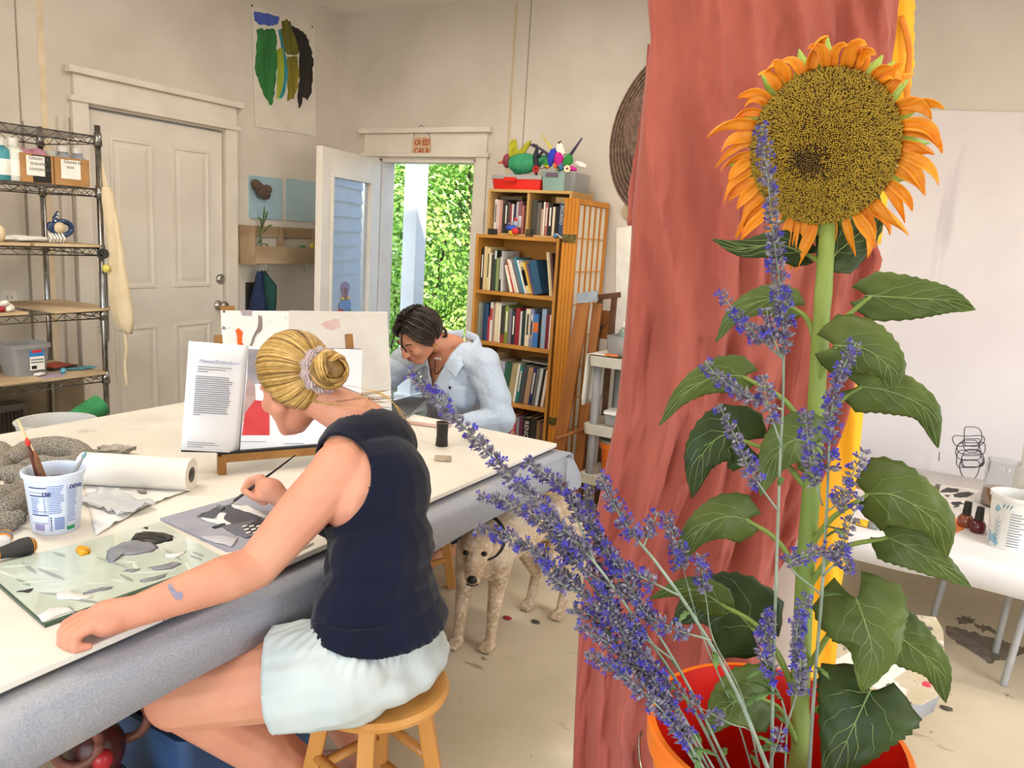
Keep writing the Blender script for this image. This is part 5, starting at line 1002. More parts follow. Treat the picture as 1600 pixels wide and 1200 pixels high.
spg = thing('wall_sponge', 'brown natural sponge stuck on the pale blue mirror', 'sponge', ax(408, 311, wx+.03))
g = G()
for x, y, r in ((402, 290, .032), (400, 286, .026), (410, 299, .044), (414, 302, .042), (418, 296, .03)): c = ax(x, y, wx+.035); g.ell(c, (.028, r, r))
o = remesh(g, 'sponge_body', .006, 2, m_sp, spg, None, 0, lambda p: .005*nz(p*60)); 
# pallet-wood shelf
m_pal = mat('pallet wood', '#b39a7c', '#937a5c', scale=7, stretch=(1, .15, 1), rough=.85)
pa = ax(393, 414, -3.88); pe = ax(494, 414, -3.88).y+.06; Y0, Y1 = ax(397, 400, -3.88).y, pe; Zb, Zf = 1.235, 1.345
ws = thing('pallet_shelf', 'rough pallet-wood shelf with hooks on the left wall', 'shelf', (-3.94, (Y0+Y1)/2, Zb))
for nm, lo, hi in (('bottom_board', (-3.998, Y0, Zb), (-3.885, Y1, Zb+.014)), ('front_board', (-3.885, Y0, Zb), (-3.868, Y1, Zf)), ('back_board', (-3.998, Y0, 1.40), (-3.984, Y1, 1.47)), ('back_board', (-3.998, Y0, Zb+.015), (-3.984, Y1, 1.31)), ('end_board', (-3.998, Y0-.02, Zb-.01), (-3.868, Y0, 1.47)), ('end_board', (-3.998, Y1, Zb-.01), (-3.868, Y1+.02, 1.47)), ('divider', (-3.984, (Y0+Y1)/2-.01, Zb+.015), (-3.95, (Y0+Y1)/2+.012, 1.47))): G().b2(lo, hi).build(nm, m_pal, ws, bevel=.002)
for X_ in (405, 410, 415, 459, 479): c = ax(X_, 416, -3.90); c.z = Zb; G().tube(bez([c, c+V((.0, 0, -.02)), c+V((.012, 0, -.05)), c+V((.022, .0, -.04)), c+V((.024, 0, -.028))], 4), .0025, 6).build('hook', m_steel, ws, smooth=True)
zs = Zb+.015
pj = thing('bamboo_cutting', 'green bamboo cutting in a glass jar on the pallet shelf', 'plant', V((-3.93, ax(409, 380, -3.93).y, zs)))
pb_ = V((-3.93, ax(409, 380, -3.93).y, zs)); G().lathe([(0, 0), (.022, 0), (.024, .05), (.02, .06), (.018, .06), (.02, .05), (.018, .004), (0, .004)], pb_, 18).build('jar', mat('jar glass', '#e6eae6', '#dde2dd', rough=.05, trans=.8), pj, smooth=True)
m_bam = mat('bamboo', '#5f7a3a', '#47622a', scale=20, rough=.5); G().tube(bez([pb_+V((0, 0, .005)), pb_+V((.002, -.006, .09)), pb_+V((-.0, -.01, .17)), pb_+V((0, 0, .21))], 4), .006, 8).build('stalk', m_bam, pj, smooth=True)
for k, (dy, dz, z0, L1) in enumerate(((-.05, .09, .19, .1), (.03, .12, .2, .12), (.07, .06, .17, .1), (-.06, -.03, .13, .09), (.05, -.05, .11, .08), (.0, .14, .21, .1))):
    q = pb_+V((0, 0, z0)); e_ = q+V((.02, dy, dz)); md = lerp(q, e_, .5)+V((.01, 0, .02)); u_ = V((.0, -dz, dy)).normalized(); G().grid([[q-u_*.001, q+u_*.001], [md-u_*.008, md+u_*.008], [lerp(md, e_, .6)-u_*.006, lerp(md, e_, .6)+u_*.006], [e_, e_+u_*.0008]]).build('leaf', m_bam, pj, smooth=True, solid=.0008)
bottle('glue_bottle', 'white bottle with a red label and green cap on the pallet shelf', (-3.93, ax(473, 385, -3.93).y, zs), .032, .105, m_wp, pl('green cap', '#2f8a4a'), .6, .22, band=pl('label red', '#d42a3c'))
bottle('glue_bottle', 'yellow bottle with a yellow cap on the pallet shelf', (-3.945, ax(486, 385, -3.945).y+.012, zs), .028, .12, pl('yellow bottle', '#e8cf2e'), pl('yellow cap', '#d6c02a'), .55, .2)
bottle('glue_bottle', 'tiny clear dropper bottle on the pallet shelf', (-3.92, ax(457, 385, -3.92).y, zs), .016, .085, m_wp, m_wp, .3, .35)
tag(G().b2((-3.995, ax(419, 380, -3.95).y, zs), (-3.98, ax(430, 380, -3.95).y, zs+.06)).build('white_card', m_paper), 'white card standing behind the bamboo cutting', 'card')
# coats and the dark board
m_nv = mat('navy coat', '#1f2f52', '#152039', scale=8, rough=.85, bump=.3, bscale=20, dist=.01); m_gn = mat('bottle green coat', '#1e4a44', '#143631', scale=8, rough=.85, bump=.3, bscale=20, dist=.01)
pdC = V((-3.90, ax(405, 430, -3.90).y, 0)).dot(nrm_)
ct = thing('hanging_coat', 'navy coat hanging on a hook under the pallet shelf', 'coat', V((-3.9, ax(400, 480, -3.9).y, .7))); pxloft('cloth', [(424, 403, 409), (432, 400, 411), (450, 397, 412), (475, 390, 416), (510, 386, 420), (560, 384, 422)], 1, .03, m_nv, ct, .012, 1.1, 40, 30, pd=pdC)
ct = thing('hanging_coat', 'dark green coat hanging beside the navy coat', 'coat', V((-3.9, ax(422, 480, -3.9).y, .7))); pxloft('cloth', [(423, 409, 414), (432, 409, 420), (446, 410, 432), (470, 412, 432), (510, 414, 428), (560, 414, 428)], 1, .03, m_gn, ct, .012, 4.1, 40, 30, pd=V((-3.90, ax(421, 430, -3.90).y, 0)).dot(nrm_))
tag(G().b2((-3.998, ax(383, 470, -4).y, .55), (-3.985, ax(404, 470, -4).y, ax(390, 441, -4).z)).build('dark_panel', mat('dark slate', '#33302c', '#242220', scale=6, rough=.6)), 'dark panel leaning on the wall behind the coats', 'panel')
# clay sign over the garden door
sc_ = ay(658, 229, YB-.03); sg = thing('clay_sign', 'small square clay sign with orange lettering over the garden door', 'sign', sc_-V((0, 0, .075)))
m_cl = mat('sign clay', '#d3b398', '#c09c80', scale=30, rough=.7, bump=.2, dist=.003); m_lt = pl('orange glaze', '#b5622c', rough=.5)
sp_ = [sc_+V((.078*x+.004*nz((x*3, z_*3, 1)), 0, .065*z_+.004*nz((x*4, z_*3, 5)))) for x, z_ in ((-1, -.8), (-.5, -.95), (0, -1), (.5, -.98), (1, -.9), (.98, 0), (.95, .9), (.4, 1), (0, .93), (-.5, .98), (-.95, .9), (-.93, 0))]
G().prism(sp_, (0, .012, 0)).build('plaque', m_cl, sg)
for body_, x, z_ in (('OI', -.058, .01), ('ED', .010, .01), ('CA', -.058, -.045), ('LA', .010, -.045)): text('letters', body_, m_lt, sg, sc_+V((x, -.001, z_)), (1, 0, 0), (0, 0, 1), .05, .001, bold=.002)
G().tube(bez([sc_+V((-.065, .002, .06)), sc_+V((-.055, 0, .09)), sc_+V((-.005, -.004, .135)), sc_+V((.03, 0, .11)), sc_+V((.072, .002, .058))], 5), .0018, 5).build('wire_hanger', pl('iron wire', '#4a443e', rough=.6), sg)
# papers on the back wall
def bpoly(pts, m, name, lab, cat, y0, th=.003): return tag(G().prism([ay(x, y, y0) for x, y in pts], (0, th, 0)).build(name, m), lab, cat)
m_lil = mat('lilac-white paper', '#e4dcdc', '#d8cfd0', scale=1.5, rough=.85, spots=[('#8b8488', 50, .76, .015), ('#cfc6c8', 3, .62, .12, (4, 1, .5))])
bp = thing('wall_paper_sheet', 'large lilac-white drawing paper with a scribble pinned to the back wall', 'paper', ay(1500, 760, YB-.006))
xa, xz = ay(1452, 168, YB-.006), ay(1380, 300, YB-.006)
G().prism([ay(x, y, YB-.008) for x, y in ((1449, 172), (1700, 178), (1700, 320), (1440, 320))], (0, .002, 0)).build('upper_sheet', m_lil, bp)
G().prism([ay(x, y, YB-.012) for x, y in ((1430, 212), (1440, 230), (1505, 205), (1680, 208), (1582, 800), (1300, 800), (1335, 300), (1372, 260))], (0, .002, 0)).build('lower_sheet', m_lil, bp)
m_pen = pl('black pen', '#3a3638', rough=.8); rnd = random.Random(9)
for k in range(9):
    cx_, cy_ = 1518+rnd.uniform(-6, 6), 684+k*6+rnd.uniform(-6, 4); rx, ry = rnd.uniform(12, 26), rnd.uniform(9, 18)
    G().tube([ay(cx_+rx*cos(a)+3*cos(2*a+k), cy_+ry*sin(a)+2*sin(3*a), YB-.0135) for a in [2*pi*q/30+k for q in range(38)]], .0016, 4, True, 1, (0, 1, 0)).build('scribble_line', m_pen, bp)
G().tube([ay(1468, 706, YB-.0135), ay(1467, 720, YB-.0135)], .0015, 4).build('pen_tick', m_pen, bp)
bpoly([(963, 356), (1010, 352), (1000, 640), (960, 640)], m_paper, 'pinned_paper', 'white paper pinned on the wall beside the rice-paper screen', 'paper', YB-.006)
tag(G().lathe([(0, 0), (.05, 0), (.052, .012), (0, .014)], ay(985, 331, YB-.002), 20, basis(x=(1, 0, 0), z=(0, -1, 0))).build('wall_disc', mat('tan clay', '#b9a68a', '#a08d72', scale=20, rough=.8), smooth=True, auto=40), 'tan clay disc hung on the wall left of the dresses', 'ornament')
# wall socket behind the shelving
oy = ax(16, 500, XL).y; ws_ = thing('wall_socket', 'white wall socket above the clear plastic tub', 'socket', (XL, oy, .98))
G().b2((XL, oy-.036, .98), (XL+.006, oy+.036, 1.095), ).build('cover_plate', m_trim, ws_, bevel=.003)
for z_ in (1.012, 1.062): G().b2((XL+.006, oy-.012, z_-.008), (XL+.0075, oy-.008, z_+.008)).build('slot', m_seam, ws_); G().b2((XL+.006, oy+.008, z_-.008), (XL+.0075, oy+.012, z_+.008)).build('slot', m_seam, ws_)
# ------------------------------------------------------------------ things on the work table
T = TH+.0005
def tpoly(pts, m, nm, parent=None, z0=T, th=.002, **k): return G().prism([az(x, y, z0) for x, y in pts], (0, 0, th)).build(nm, m, parent, **k)
# glass palette
m_glass = mat('palette glass', '#cdd6c6', '#bcc8b8', scale=5, rough=.06, coat=.6, spots=[('#e3e8de', 6, .6, .15), ('#9aa39a', 9, .66, .1), ('#5a5f5a', 60, .76, .015)])
pal = thing('glass_palette', 'pale green glass palette smeared with paint', 'palette', az(170, 900, T))
tpoly([(-27, 891), (250, 819), (352, 876), (70, 977)], m_glass, 'glass_sheet', pal, T, .006); pz = T+.0062
tpoly([(-26, 893), (70, 977), (352, 876), (352, 879), (70, 981), (-28, 895)], pl('glass edge', '#3f5a48', rough=.2), 'edge_line', pal, T, .005)
def dab(pts, m, nm, h=.004, seed=0, par=None, z0=None):       # mound of paint inside an outline
    P_ = [az(x, y, z0 or pz) for x, y in rough(pts, 1.2, 3, seed)]; c = sum(P_, V())/len(P_); g = G(); rings = [P_]
    for k, hh in ((.82, .7), (.5, 1), (.2, .85)): rings.append([c+(p-c)*k+V((0, 0, h*hh*(1+.5*nz(p*90, 1, seed)))) for p in P_])
    return g.loft(rings, True, True).build(nm, m, par or pal, smooth=True)
m_pk, m_pg, m_pw_, m_po = pl('paint black', '#26231f', rough=.4), mat('paint grey', '#8f9096', '#7b7c83', scale=20, rough=.35), pl('paint white', '#ece9e4', rough=.4), pl('paint ochre', '#e8a416', rough=.35)
dab([(120, 856), (127, 854), (142, 861), (141, 866), (126, 869), (118, 862)], m_po, 'ochre_dab', .008, 1)
dab([(208, 836), (222, 831), (262, 834), (272, 838), (270, 844), (252, 850), (222, 848), (205, 842)], m_pk, 'black_dab', .006, 2)
dab([(166, 872), (168, 860), (185, 850), (205, 843), (240, 847), (248, 855), (235, 864), (205, 868), (188, 868), (178, 878), (168, 880)], m_pg, 'grey_dab', .005, 3)
for k, (m, pts) in enumerate(((m_pw_, [(86, 928), (100, 923), (130, 930), (146, 934), (120, 937), (90, 938)]), (m_pw_, [(58, 962), (75, 950), (105, 948), (118, 955), (95, 962), (66, 972)]), (m_pg, [(190, 893), (205, 889), (221, 889), (208, 894)]), (m_pg, [(230, 887), (250, 885), (272, 878), (285, 880), (268, 888), (245, 892)]), (m_pw_, [(256, 866), (275, 866), (292, 862), (280, 870), (260, 872)]), (m_pg, [(217, 908), (240, 902), (262, 897), (255, 903), (225, 911)]), (m_pk, [(25, 925), (40, 923), (52, 920), (45, 926)]), (m_pg, [(128, 926), (160, 918), (177, 917), (165, 922), (132, 929)]), (m_pk, [(224, 825), (232, 824), (230, 827)]))): dab(pts, m, 'paint_smear', .0025, 10+k)
rnd = random.Random(31); m_sm = [mat('thin smear pale', '#dfe6da', '#cfd8ca', scale=30, rough=.3), mat('thin smear grey', '#a4aca4', '#8f988f', scale=30, rough=.3)]
for i in range(26):
    u, v = rnd.uniform(.06, .94), rnd.uniform(.06, .94); a_, b_, c_, d_ = az(-27, 891, pz), az(250, 819, pz), az(352, 876, pz), az(70, 977, pz); q = lerp(lerp(a_, b_, u), lerp(d_, c_, u), v); an_ = rnd.uniform(-.5, .9); L1 = rnd.uniform(.015, .05); e_ = V((cos(an_), sin(an_), 0)); n_ = V((-e_.y, e_.x, 0))
    G().prism([q-e_*L1, q-e_*L1*.4+n_*.004, q+e_*L1*.5+n_*.005, q+e_*L1, q+e_*L1*.3-n_*.004, q-e_*L1*.6-n_*.003], (0, 0, .0004)).build('thin_smear', m_sm[i % 2], pal)
# grey painting on a board
m_pgb = mat('painting ground', '#a9a8b2', '#9695a2', scale=7, rough=.6)
A, B_, C_ = (250, 813), (396, 772), (362, 866); p0, p1, p2 = az(*A, T), az(*B_, T), az(*C_, T); p1 = p0+(p1-p0)*1.12; p3 = p1+p2-p0
gp_ = thing('grey_painting', 'grey-scale painting in progress on a board', 'painting', (p0+p3)/2)
G().prism([p0, p2, p3, p1], (0, 0, .006)).build('panel', m_pgb, gp_); gz = T+.0064
for k, (c1, pts) in enumerate((('#55555b', [(308, 806), (335, 794), (350, 790), (372, 790), (400, 797), (415, 806), (400, 818), (372, 818), (352, 822), (345, 812), (318, 814)]), ('#f0eeea', [(306, 808), (330, 812), (342, 800), (355, 800), (350, 812), (365, 818), (372, 826), (352, 820), (336, 818)]), ('#f2f0ec', [(360, 789), (385, 790), (408, 800), (418, 806), (412, 810), (388, 800), (362, 793)]), ('#2a282a', [(332, 823), (345, 818), (356, 816), (348, 823), (334, 826)]), ('#6f6f76', [(345, 822), (370, 818), (395, 812), (420, 815), (412, 830), (385, 842), (360, 832)]), ('#3c3b3f', [(376, 826), (400, 814), (420, 808), (428, 816), (410, 826), (390, 836)]), ('#c9c8cc', [(310, 838), (345, 835), (372, 842), (362, 854), (335, 848)]), ('#77777e', [(338, 790), (344, 788), (350, 792), (344, 797)]))):
    dab(pts, pl('grey tone %d' % k, c1, rough=.55), 'brush_stroke', .0008, 40+k, gp_, gz+.0002*k)
for k in range(9): x, y = 378+(k % 3)*10+k, 822+(k//3)*5; tpoly([(x, y), (x+7, y-2), (x+8, y), (x+1, y+2)], m_pw_, 'white_dash', gp_, gz+.0024, .0006)
tag(tpoly([(350, 868), (478, 835), (490, 850), (455, 868), (443, 873), (360, 900)], m_paper, 'white_board', None, T, .005), 'white board under the front edge of the grey painting', 'board')
# yogurt cup with brushes
cc = az(76, 833, T); cc = cc+V((-.02, .03, 0)); m_cup = mat('printed cup', '#dfe6f2', '#d2dbec', scale=9, rough=.35); r0_, r1_, hh = .050, .066, .150
cup = thing('yogurt_cup', 'white printed yogurt cup holding paint brushes', 'cup', cc)
G().lathe([(0, .002), (r0_, 0), (r0_+.002, .004), (r1_-.003, hh-.014), (r1_+.002, hh-.012), (r1_+.003, hh-.002), (r1_, hh), (r1_-.003, hh-.004), (r1_-.005, hh-.014), (r0_-.002, .004), (0, .004)], cc, 48).build('cup_body', m_cup, cup, smooth=True, auto=40)
G().lathe([(r1_-.0042, hh-.016), (r1_-.012, hh*.55)], cc, 48, None, False).build('paint_crust', mat('paint crust', '#8f8f94', '#6a6a70', scale=24, rough=.6, spots=[('#b02a8a', 22, .56, .04), ('#e6e4ee', 18, .62, .05)]), cup, smooth=True)
m_prn = pl('print navy', '#2b3d78', rough=.5); m_prl = pl('print light', '#5f7fc2', rough=.5); m_prg = pl('print green', '#2f9a63', rough=.5)
def oncup(ang, z_, e=.0006): r = r0_+.0018+(r1_-.003-r0_-.0018)*(z_-.004)/(hh-.018)+e; return cc+V((r*cos(ang), r*sin(ang), z_))
va = atan2(-cc.y, -cc.x)          # angle that faces the lens
def cprint(a0, a1, z0, z1, m, nm='print_line'):
    n = max(2, int(abs(a1-a0)/.12)); rows = [[oncup(va+a0+(a1-a0)*k/n, z0), oncup(va+a0+(a1-a0)*k/n, z1)] for k in range(n+1)]; G().grid(rows).build(nm, m, cup, smooth=True)
# negative angles fall on the left as seen from the lens
sgn = -1 if RT.dot(V((-sin(va), cos(va), 0))) < 0 else 1
cp = lambda a0, a1, z0, z1, m=m_prn, nm='print_line': cprint(sgn*a0, sgn*a1, z0, z1, m, nm)
for z_, w_ in ((.118, .003), (.107, .0012), (.098, .003), (.06, .0012), (.05, .003), (.03, .0012)): cp(-.98, -.28, z_, z_+w_)
rnd = random.Random(4)
for k in range(9): cp(-.95, -.7+rnd.uniform(0, .15), .056+k*.0046-.0, .0578+k*.0046, m_prl); cp(-.42, -.33, .056+k*.0046, .0578+k*.0046, m_prl)
for k in range(15): cp(-.22, .18+rnd.uniform(-.02, .16), .055+k*.0048, .057+k*.0048, m_prl)
for k in range(18): cp(.46, .72+rnd.uniform(-.0, .16), .03+k*.0048, .0318+k*.0048, m_prl)
for k in range(7): cp(-.06, .33, .014+k*.0045, .0168+k*.0045, m_prl, 'barcode_bar')
for k in range(6): cp(-.2, -.15, .012+k*.006, .016+k*.006, m_prn, 'colour_dot')
cp(-.26, -.25, .01, .125); cp(.42, .43, .01, .125); cp(.43, .80, .008, .018, m_prg, 'green_band'); cp(-.9, -.45, .012, .028, pl('print mauve', '#a79ac4'))
for s_, a, z_ in (('150', -.47, .0995), ('one', .5, .112)):
    an_ = va+sgn*a; o_ = oncup(an_, z_, .001); xd_ = V((-sin(an_), cos(an_), 0))*sgn; text('print_text', s_, m_prn, cup, o_, xd_, (0, 0, 1), .014 if s_ == '150' else .02, .0003, bold=.0004)
def cbrush(name, lab, a, b, r, m, tipm=None, mtop=None):
    a, b = V(a), V(b); t = thing(name, lab, 'brush', a, 'brushes in the yogurt cup'); G().tube([a, lerp(a, b, .5), lerp(a, b, .9), b], [r*.7, r, r*.9, r*.55], 8).build('handle', m, t, smooth=True)
    if tipm: d_ = (b-a).normalized(); G().tube([b, b+d_*.008, b+d_*.02], [r*.6, r*1.1, r*.4], 8).build('tip', tipm, t, smooth=True)
bt = cc+V((0, 0, .012)); m_wood = mat('brush wood', '#e3c99a', '#d3b580', scale=20, rough=.5)
cbrush('paint_brush', 'long pale wooden brush in the yogurt cup', bt+V((.01, .02, 0)), az(26, 653, T+.25)*1.0 if 0 else ad(27, 655, 1.86), .004, m_wood)
cbrush('paint_brush', 'dark red-brown brush with a red tip in the yogurt cup', bt+V((0, -.01, 0)), ad(45, 697, 1.82), .006, pl('brush brown', '#5a2a20', rough=.3), pl('brush red', '#d6402e', rough=.7))
cbrush('paint_brush', 'wide wooden brush with worn orange handle in the yogurt cup', bt+V((.02, .0, 0)), ad(51, 705, 1.83), .009, mat('worn orange wood', '#b5682a', '#6a4428', scale=25, stretch=(1, 1, .2), rough=.5))
cbrush('paint_brush', 'thin grey-blue brush leaning right in the yogurt cup', bt+V((-.01, .0, .03)), ad(129, 716, 1.84), .0045, pl('brush grey', '#9a9a98', rough=.5), pl('brush teal', '#7fb0b4', rough=.7))
# paper roll and the unrolled end
ra, rb = az(130, 756, T), az(300, 766, T); rr_ = .046; ra.z = rb.z = T+rr_; rd = (rb-ra).normalized()
ro = thing('paper_roll', 'white paper roll lying on the work table', 'roll', (ra+rb)/2-V((0, 0, rr_)))
m_rp = mat('roll paper', '#f3eee4', '#e9e3d8', scale=5, rough=.7); RR = basis(x=(0, 0, 1), z=rd); Lr = (rb-ra).length
G().lathe([(.022, 0), (rr_, 0), (rr_, Lr), (.022, Lr)], ra, 40, RR, False).build('paper', m_rp, ro, smooth=True, auto=40)
G().lathe([(.017, .002), (.023, .002), (.023, Lr-.002), (.017, Lr-.002), (.017, .002)], ra, 28, RR, False).build('core_tube', mat('grey core', '#8f8a84', '#6f6a64', scale=15, rough=.8), ro, smooth=True, auto=40)
g = G(); n = 14; e0, e1 = az(118, 800, T), az(300, 778, T); f0_, f1_ = az(150, 838, T), az(232, 792, T); rows = []
for i in range(n+1):
    t = i/n; a, b = lerp(ra-V((0, 0, rr_)), f0_, t), lerp(rb-V((0, 0, rr_)), f1_, t); rows.append([lerp(a, b, k/12)+V((0, 0, .002+.014*t*abs(nz((k*.6, i*.4, 2)))+.002*k/12)) for k in range(13)])
g.grid(rows).build('loose_end', mat('thin paper', '#f2f0ec', '#e6e4e0', scale=6, rough=.5), ro, smooth=True, solid=.0006)
g = G(); c0 = az(180, 790, T+.002); rows = []
for i in range(12): rows.append([c0+V((-.10+.2*i/11, -.05+.1*k/9, .008+.03*abs(nz((i*.5, k*.6, 3)))+.008*abs(nz((i*1.3, k*1.4, 8))))) for k in range(10)])
tag(g.grid(rows).build('plastic_wrap', mat('clear wrap', '#f0f0f0', '#e2e4e8', scale=8, rough=.2, trans=.35, ior=1.1), smooth=True, solid=.0006), 'crumpled clear plastic wrap in front of the paper roll', 'plastic')
# grey soft coil
m_coil = mat('grey speckled knit', '#a59b8c', '#5f574c', scale=260, detail=2, rough=.95, bump=.6, dist=.004, spots=[('#c4b48e', 8, .62, .1)])
co = thing('knit_coil', 'thick grey speckled coil piled behind the yogurt cup', 'coil', az(40, 800, T))
def ctube(pts, rs, nm='coil_loop'):
    P_ = bez([az(x, y, T+z_) for x, y, z_ in pts], 6); n = len(P_)-1; G().tube(P_, [rs[min(len(rs)-1, int(i/n*len(rs)))] for i in range(n+1)], 14).build(nm, m_coil, co, smooth=True)
ctube([(20, 722, .04), (35, 708, .045), (70, 700, .05), (105, 702, .045), (128, 712, .04), (120, 726, .036), (90, 730, .036), (60, 727, .04), (40, 735, .04)], [.03, .034, .036, .034, .032, .03, .028])
ctube([(-40, 712, .03), (-10, 706, .035), (6, 716, .034), (-6, 735, .03)], [.034, .036, .034]); ctube([(5, 748, .03), (25, 742, .038), (45, 748, .034), (40, 765, .03), (10, 775, .028), (-30, 772, .03)], [.03, .032, .03]); ctube([(-60, 800, .035), (-10, 800, .036), (25, 790, .036), (38, 775, .03)], [.04, .042, .034, .026]); ctube([(-20, 830, .02), (10, 815, .025), (32, 808, .024)], [.026, .026, .02])
# rag, clay crumb
blob('crumpled_rag', 'crumpled grey-white rag behind the paper roll', 'rag', az(178, 712, T), (.055, .03, .014), mat('rag', '#d6cfc2', '#8f8a80', scale=22, rough=.9), .7, 20, Matrix.Rotation(.9, 3, 'Z'), 2)
blob('clay_crumb', 'small grey clay crumb in front of the paper roll', 'clay', az(222, 772, T), (.014, .01, .006), pl('grey clay', '#a39c94', rough=.9), .5, 20, None, 5)
# tools at the left edge
ta_, tb_ = az(-30, 872, T+.02), az(56, 850, T+.02); td = (tb_-ta_).normalized(); RTl = basis(x=(0, 0, 1), z=td); Lt = (tb_-ta_).length
tl = thing('screwdriver', 'screwdriver with an orange and black handle', 'tool', (ta_+tb_)/2-V((0, 0, .02))); m_or = mat('orange handle', '#e0962a', '#cf8218', scale=14, rough=.4)
G().lathe([(0, Lt), (.012, Lt-.001), (.019, Lt-.01), (.0195, Lt-.03), (.014, Lt-.055), (.012, Lt-.075), (.016, Lt-.085), (.016, Lt-.095), (0, Lt-.095)], ta_, 24, RTl).build('handle', m_or, tl, smooth=True, auto=50)
G().lathe([(.0165, Lt-.006), (.0205, Lt-.014), (.0205, Lt-.03), (.0148, Lt-.056), (.0125, Lt-.075)], ta_-V((0, 0, .0)), 24, RTl, False).build('rubber_grip', mat('rubber grip', '#3d3b38', '#2c2a28', scale=20, rough=.7), tl, smooth=True); G().tube([ta_-td*.05, tb_-td*.09], .004, 8).build('shaft', m_steel, tl, smooth=True)
sa, sb_ = az(4, 848, T+.018), az(12, 828, T+.018); sd0 = (sb_-sa).normalized(); st_ = thing('striped_handle', 'orange, white and grey striped tool handle behind the screwdriver', 'tool', sa-V((0, 0, .018)))
for k, (m, nm) in enumerate(((m_wp, 'white_band'), (m_or, 'orange_band'), (pl('grey band', '#6f7a86'), 'grey_band'), (m_or, 'orange_band'))): G().lathe([(0, 0), (.017, 0), (.017, .014), (0, .014)] if k < 3 else [(0, 0), (.017, 0), (.015, .012), (.006, .018), (0, .018)], sa+sd0*(.014*k-.01), 18, basis(x=(0, 0, 1), z=sd0)).build(nm, m, st_, smooth=True, auto=40)
# ink bottle, eraser, pencil case, wire, papers of the dark-haired woman
ib = az(690, 696, T); ik = thing('ink_pot', 'black waisted ink pot on the work table', 'pot', ib)
G().lathe([(0, 0), (.023, 0), (.0235, .004), (.0205, .04), (.0225, .08), (.024, .086), (.0215, .086), (0, .07)], ib, 28).build('pot_body', mat('black glass', '#201f1c', '#161513', scale=9, rough=.15), ik, smooth=True, auto=50); G().lathe([(.0236, .086), (.0246, .0875), (.0225, .088), (.0218, .086)], ib, 28, None, False).build('rim', pl('pot rim', '#8d6a62', rough=.4), ik, smooth=True)
e_ = az(692, 720, T); tag(G().box(e_+V((0, 0, .009)), (.058, .024, .018), Matrix.Rotation(.55, 3, 'Z')).build('eraser', mat('eraser', '#cbb89c', '#a08f78', scale=20, rough=.9), bevel=.006, seg=3), 'worn beige eraser beside the ink pot', 'eraser')
e_ = az(672, 664, T); pcs = thing('pencil_case', 'flat pink pencil case behind the ink pot', 'case', e_); G().box(e_+V((0, 0, .008)), (.16, .075, .016), Matrix.Rotation(.25, 3, 'Z')).build('case_body', mat('pink case', '#d9b5aa', '#c79f94', scale=12, rough=.6), pcs, bevel=.006, seg=3); G().box(e_+V((0, 0, .0165)), (.15, .065, .002), Matrix.Rotation(.25, 3, 'Z')).build('lid', m_paper, pcs)
G_ = G(); rnd = random.Random(6); wc = az(741, 689, T+.004)
for k in range(5): G_.tube([wc+V((.05*cos(a+k)*(1-.06*k), .022*sin(a)*(1+.1*k), .004+.006*sin(2*a+k)+.002*k)) for a in [2*pi*q/24 for q in range(25)]], .0008, 5)
tag(G_.build('wire_tangle', pl('thin wire', '#6a645c', rough=.5)), 'loose tangle of thin wire at the far table end', 'wire')
for k, (lab, pts, c1) in enumerate((('dark grey portfolio sheet in front of the dark-haired woman', [(600, 640), (620, 655), (640, 648), (668, 622), (640, 620), (608, 628)], '#5a5b60'), ('mid grey sheet under the dark portfolio', [(585, 650), (612, 668), (650, 645), (672, 626), (640, 630)], '#8c8d92'))): tag(tpoly(pts, pl('sheet grey %d' % k, c1, rough=.6), 'paper_sheet', None, T+.0005+.002*(1-k), .0015), lab, 'paper')
# ---- table easel with splattered board and open book
ez = T; O = az(340, 741, T); bl, br_ = az(345, 485, 1.165), az(605, 487, 1.165); ed = (br_-bl); ed.z = 0; ed.normalize(); en_ = V((-ed.y, ed.x, 0))
if en_.dot(FW) < 0: en_ = -en_           # away from the lens
m_es = mat('easel wood', '#a9783e', '#8a5e2c', scale=10, stretch=(1, 1, 1), rough=.6, spots=[('#7f6f86', 14, .66, .04), ('#5a4028', 20, .7, .03)])
ee = thing('table_easel', 'paint-stained wooden table easel', 'easel', O+ed*.22+en_*.1)
for u in (.012, .47): G().box(O+ed*u+V((0, 0, .029)), (.024, .024, .058), basis(x=ed, z=(0, 0, 1))).build('foot', m_es, ee, bevel=.001); G().box(O+ed*u+V((0, 0, .004)), (.018, .018, .008), basis(x=ed, z=(0, 0, 1))).build('rubber_foot', m_blk, ee)
G().box(O+ed*.24+V((0, 0, .05)), (.46, .022, .026), basis(x=ed, z=(0, 0, 1))).build('tray_rail', m_es, ee, bevel=.002); G().box(O+ed*.24+en_*.02+V((0, 0, .066)), (.48, .06, .008), basis(x=ed, z=(0, 0, 1))).build('tray_ledge', m_blk, ee)
lean = .30; up_ = (V((0, 0, 1))*cos(lean)+en_*sin(lean)).normalized(); pn = ed.cross(up_); pn = pn if pn.dot(FW) < 0 else -pn; bp0 = O+V((0, 0, .071))+en_*.03
for u in (.03, .45): G().beam(O+ed*u+en_*.05+V((0, 0, .058)), O+ed*u+en_*.05+V((0, 0, .058))+up_*.36, .022, .022, ed).build('mast', m_es, ee)
G().beam(O+ed*.24+en_*.35+V((0, 0, .0)), O+ed*.24+en_*.14+V((0, 0, .36)), .022, .022, ed).build('back_leg', m_es, ee)
def onbook(x, y, off=0): r = ray(x, y); q = bp0+pn*off; return EYE+r*((q-EYE).dot(pn)/r.dot(pn))
bkp = thing('open_art_book', 'open art book on the table easel, printed page at left', 'book', onbook(380, 706))
m_pgw = mat('book paper', '#f1f2f5', '#e8e9ee', scale=5, rough=.55)
bs = V((0, 0, 0))
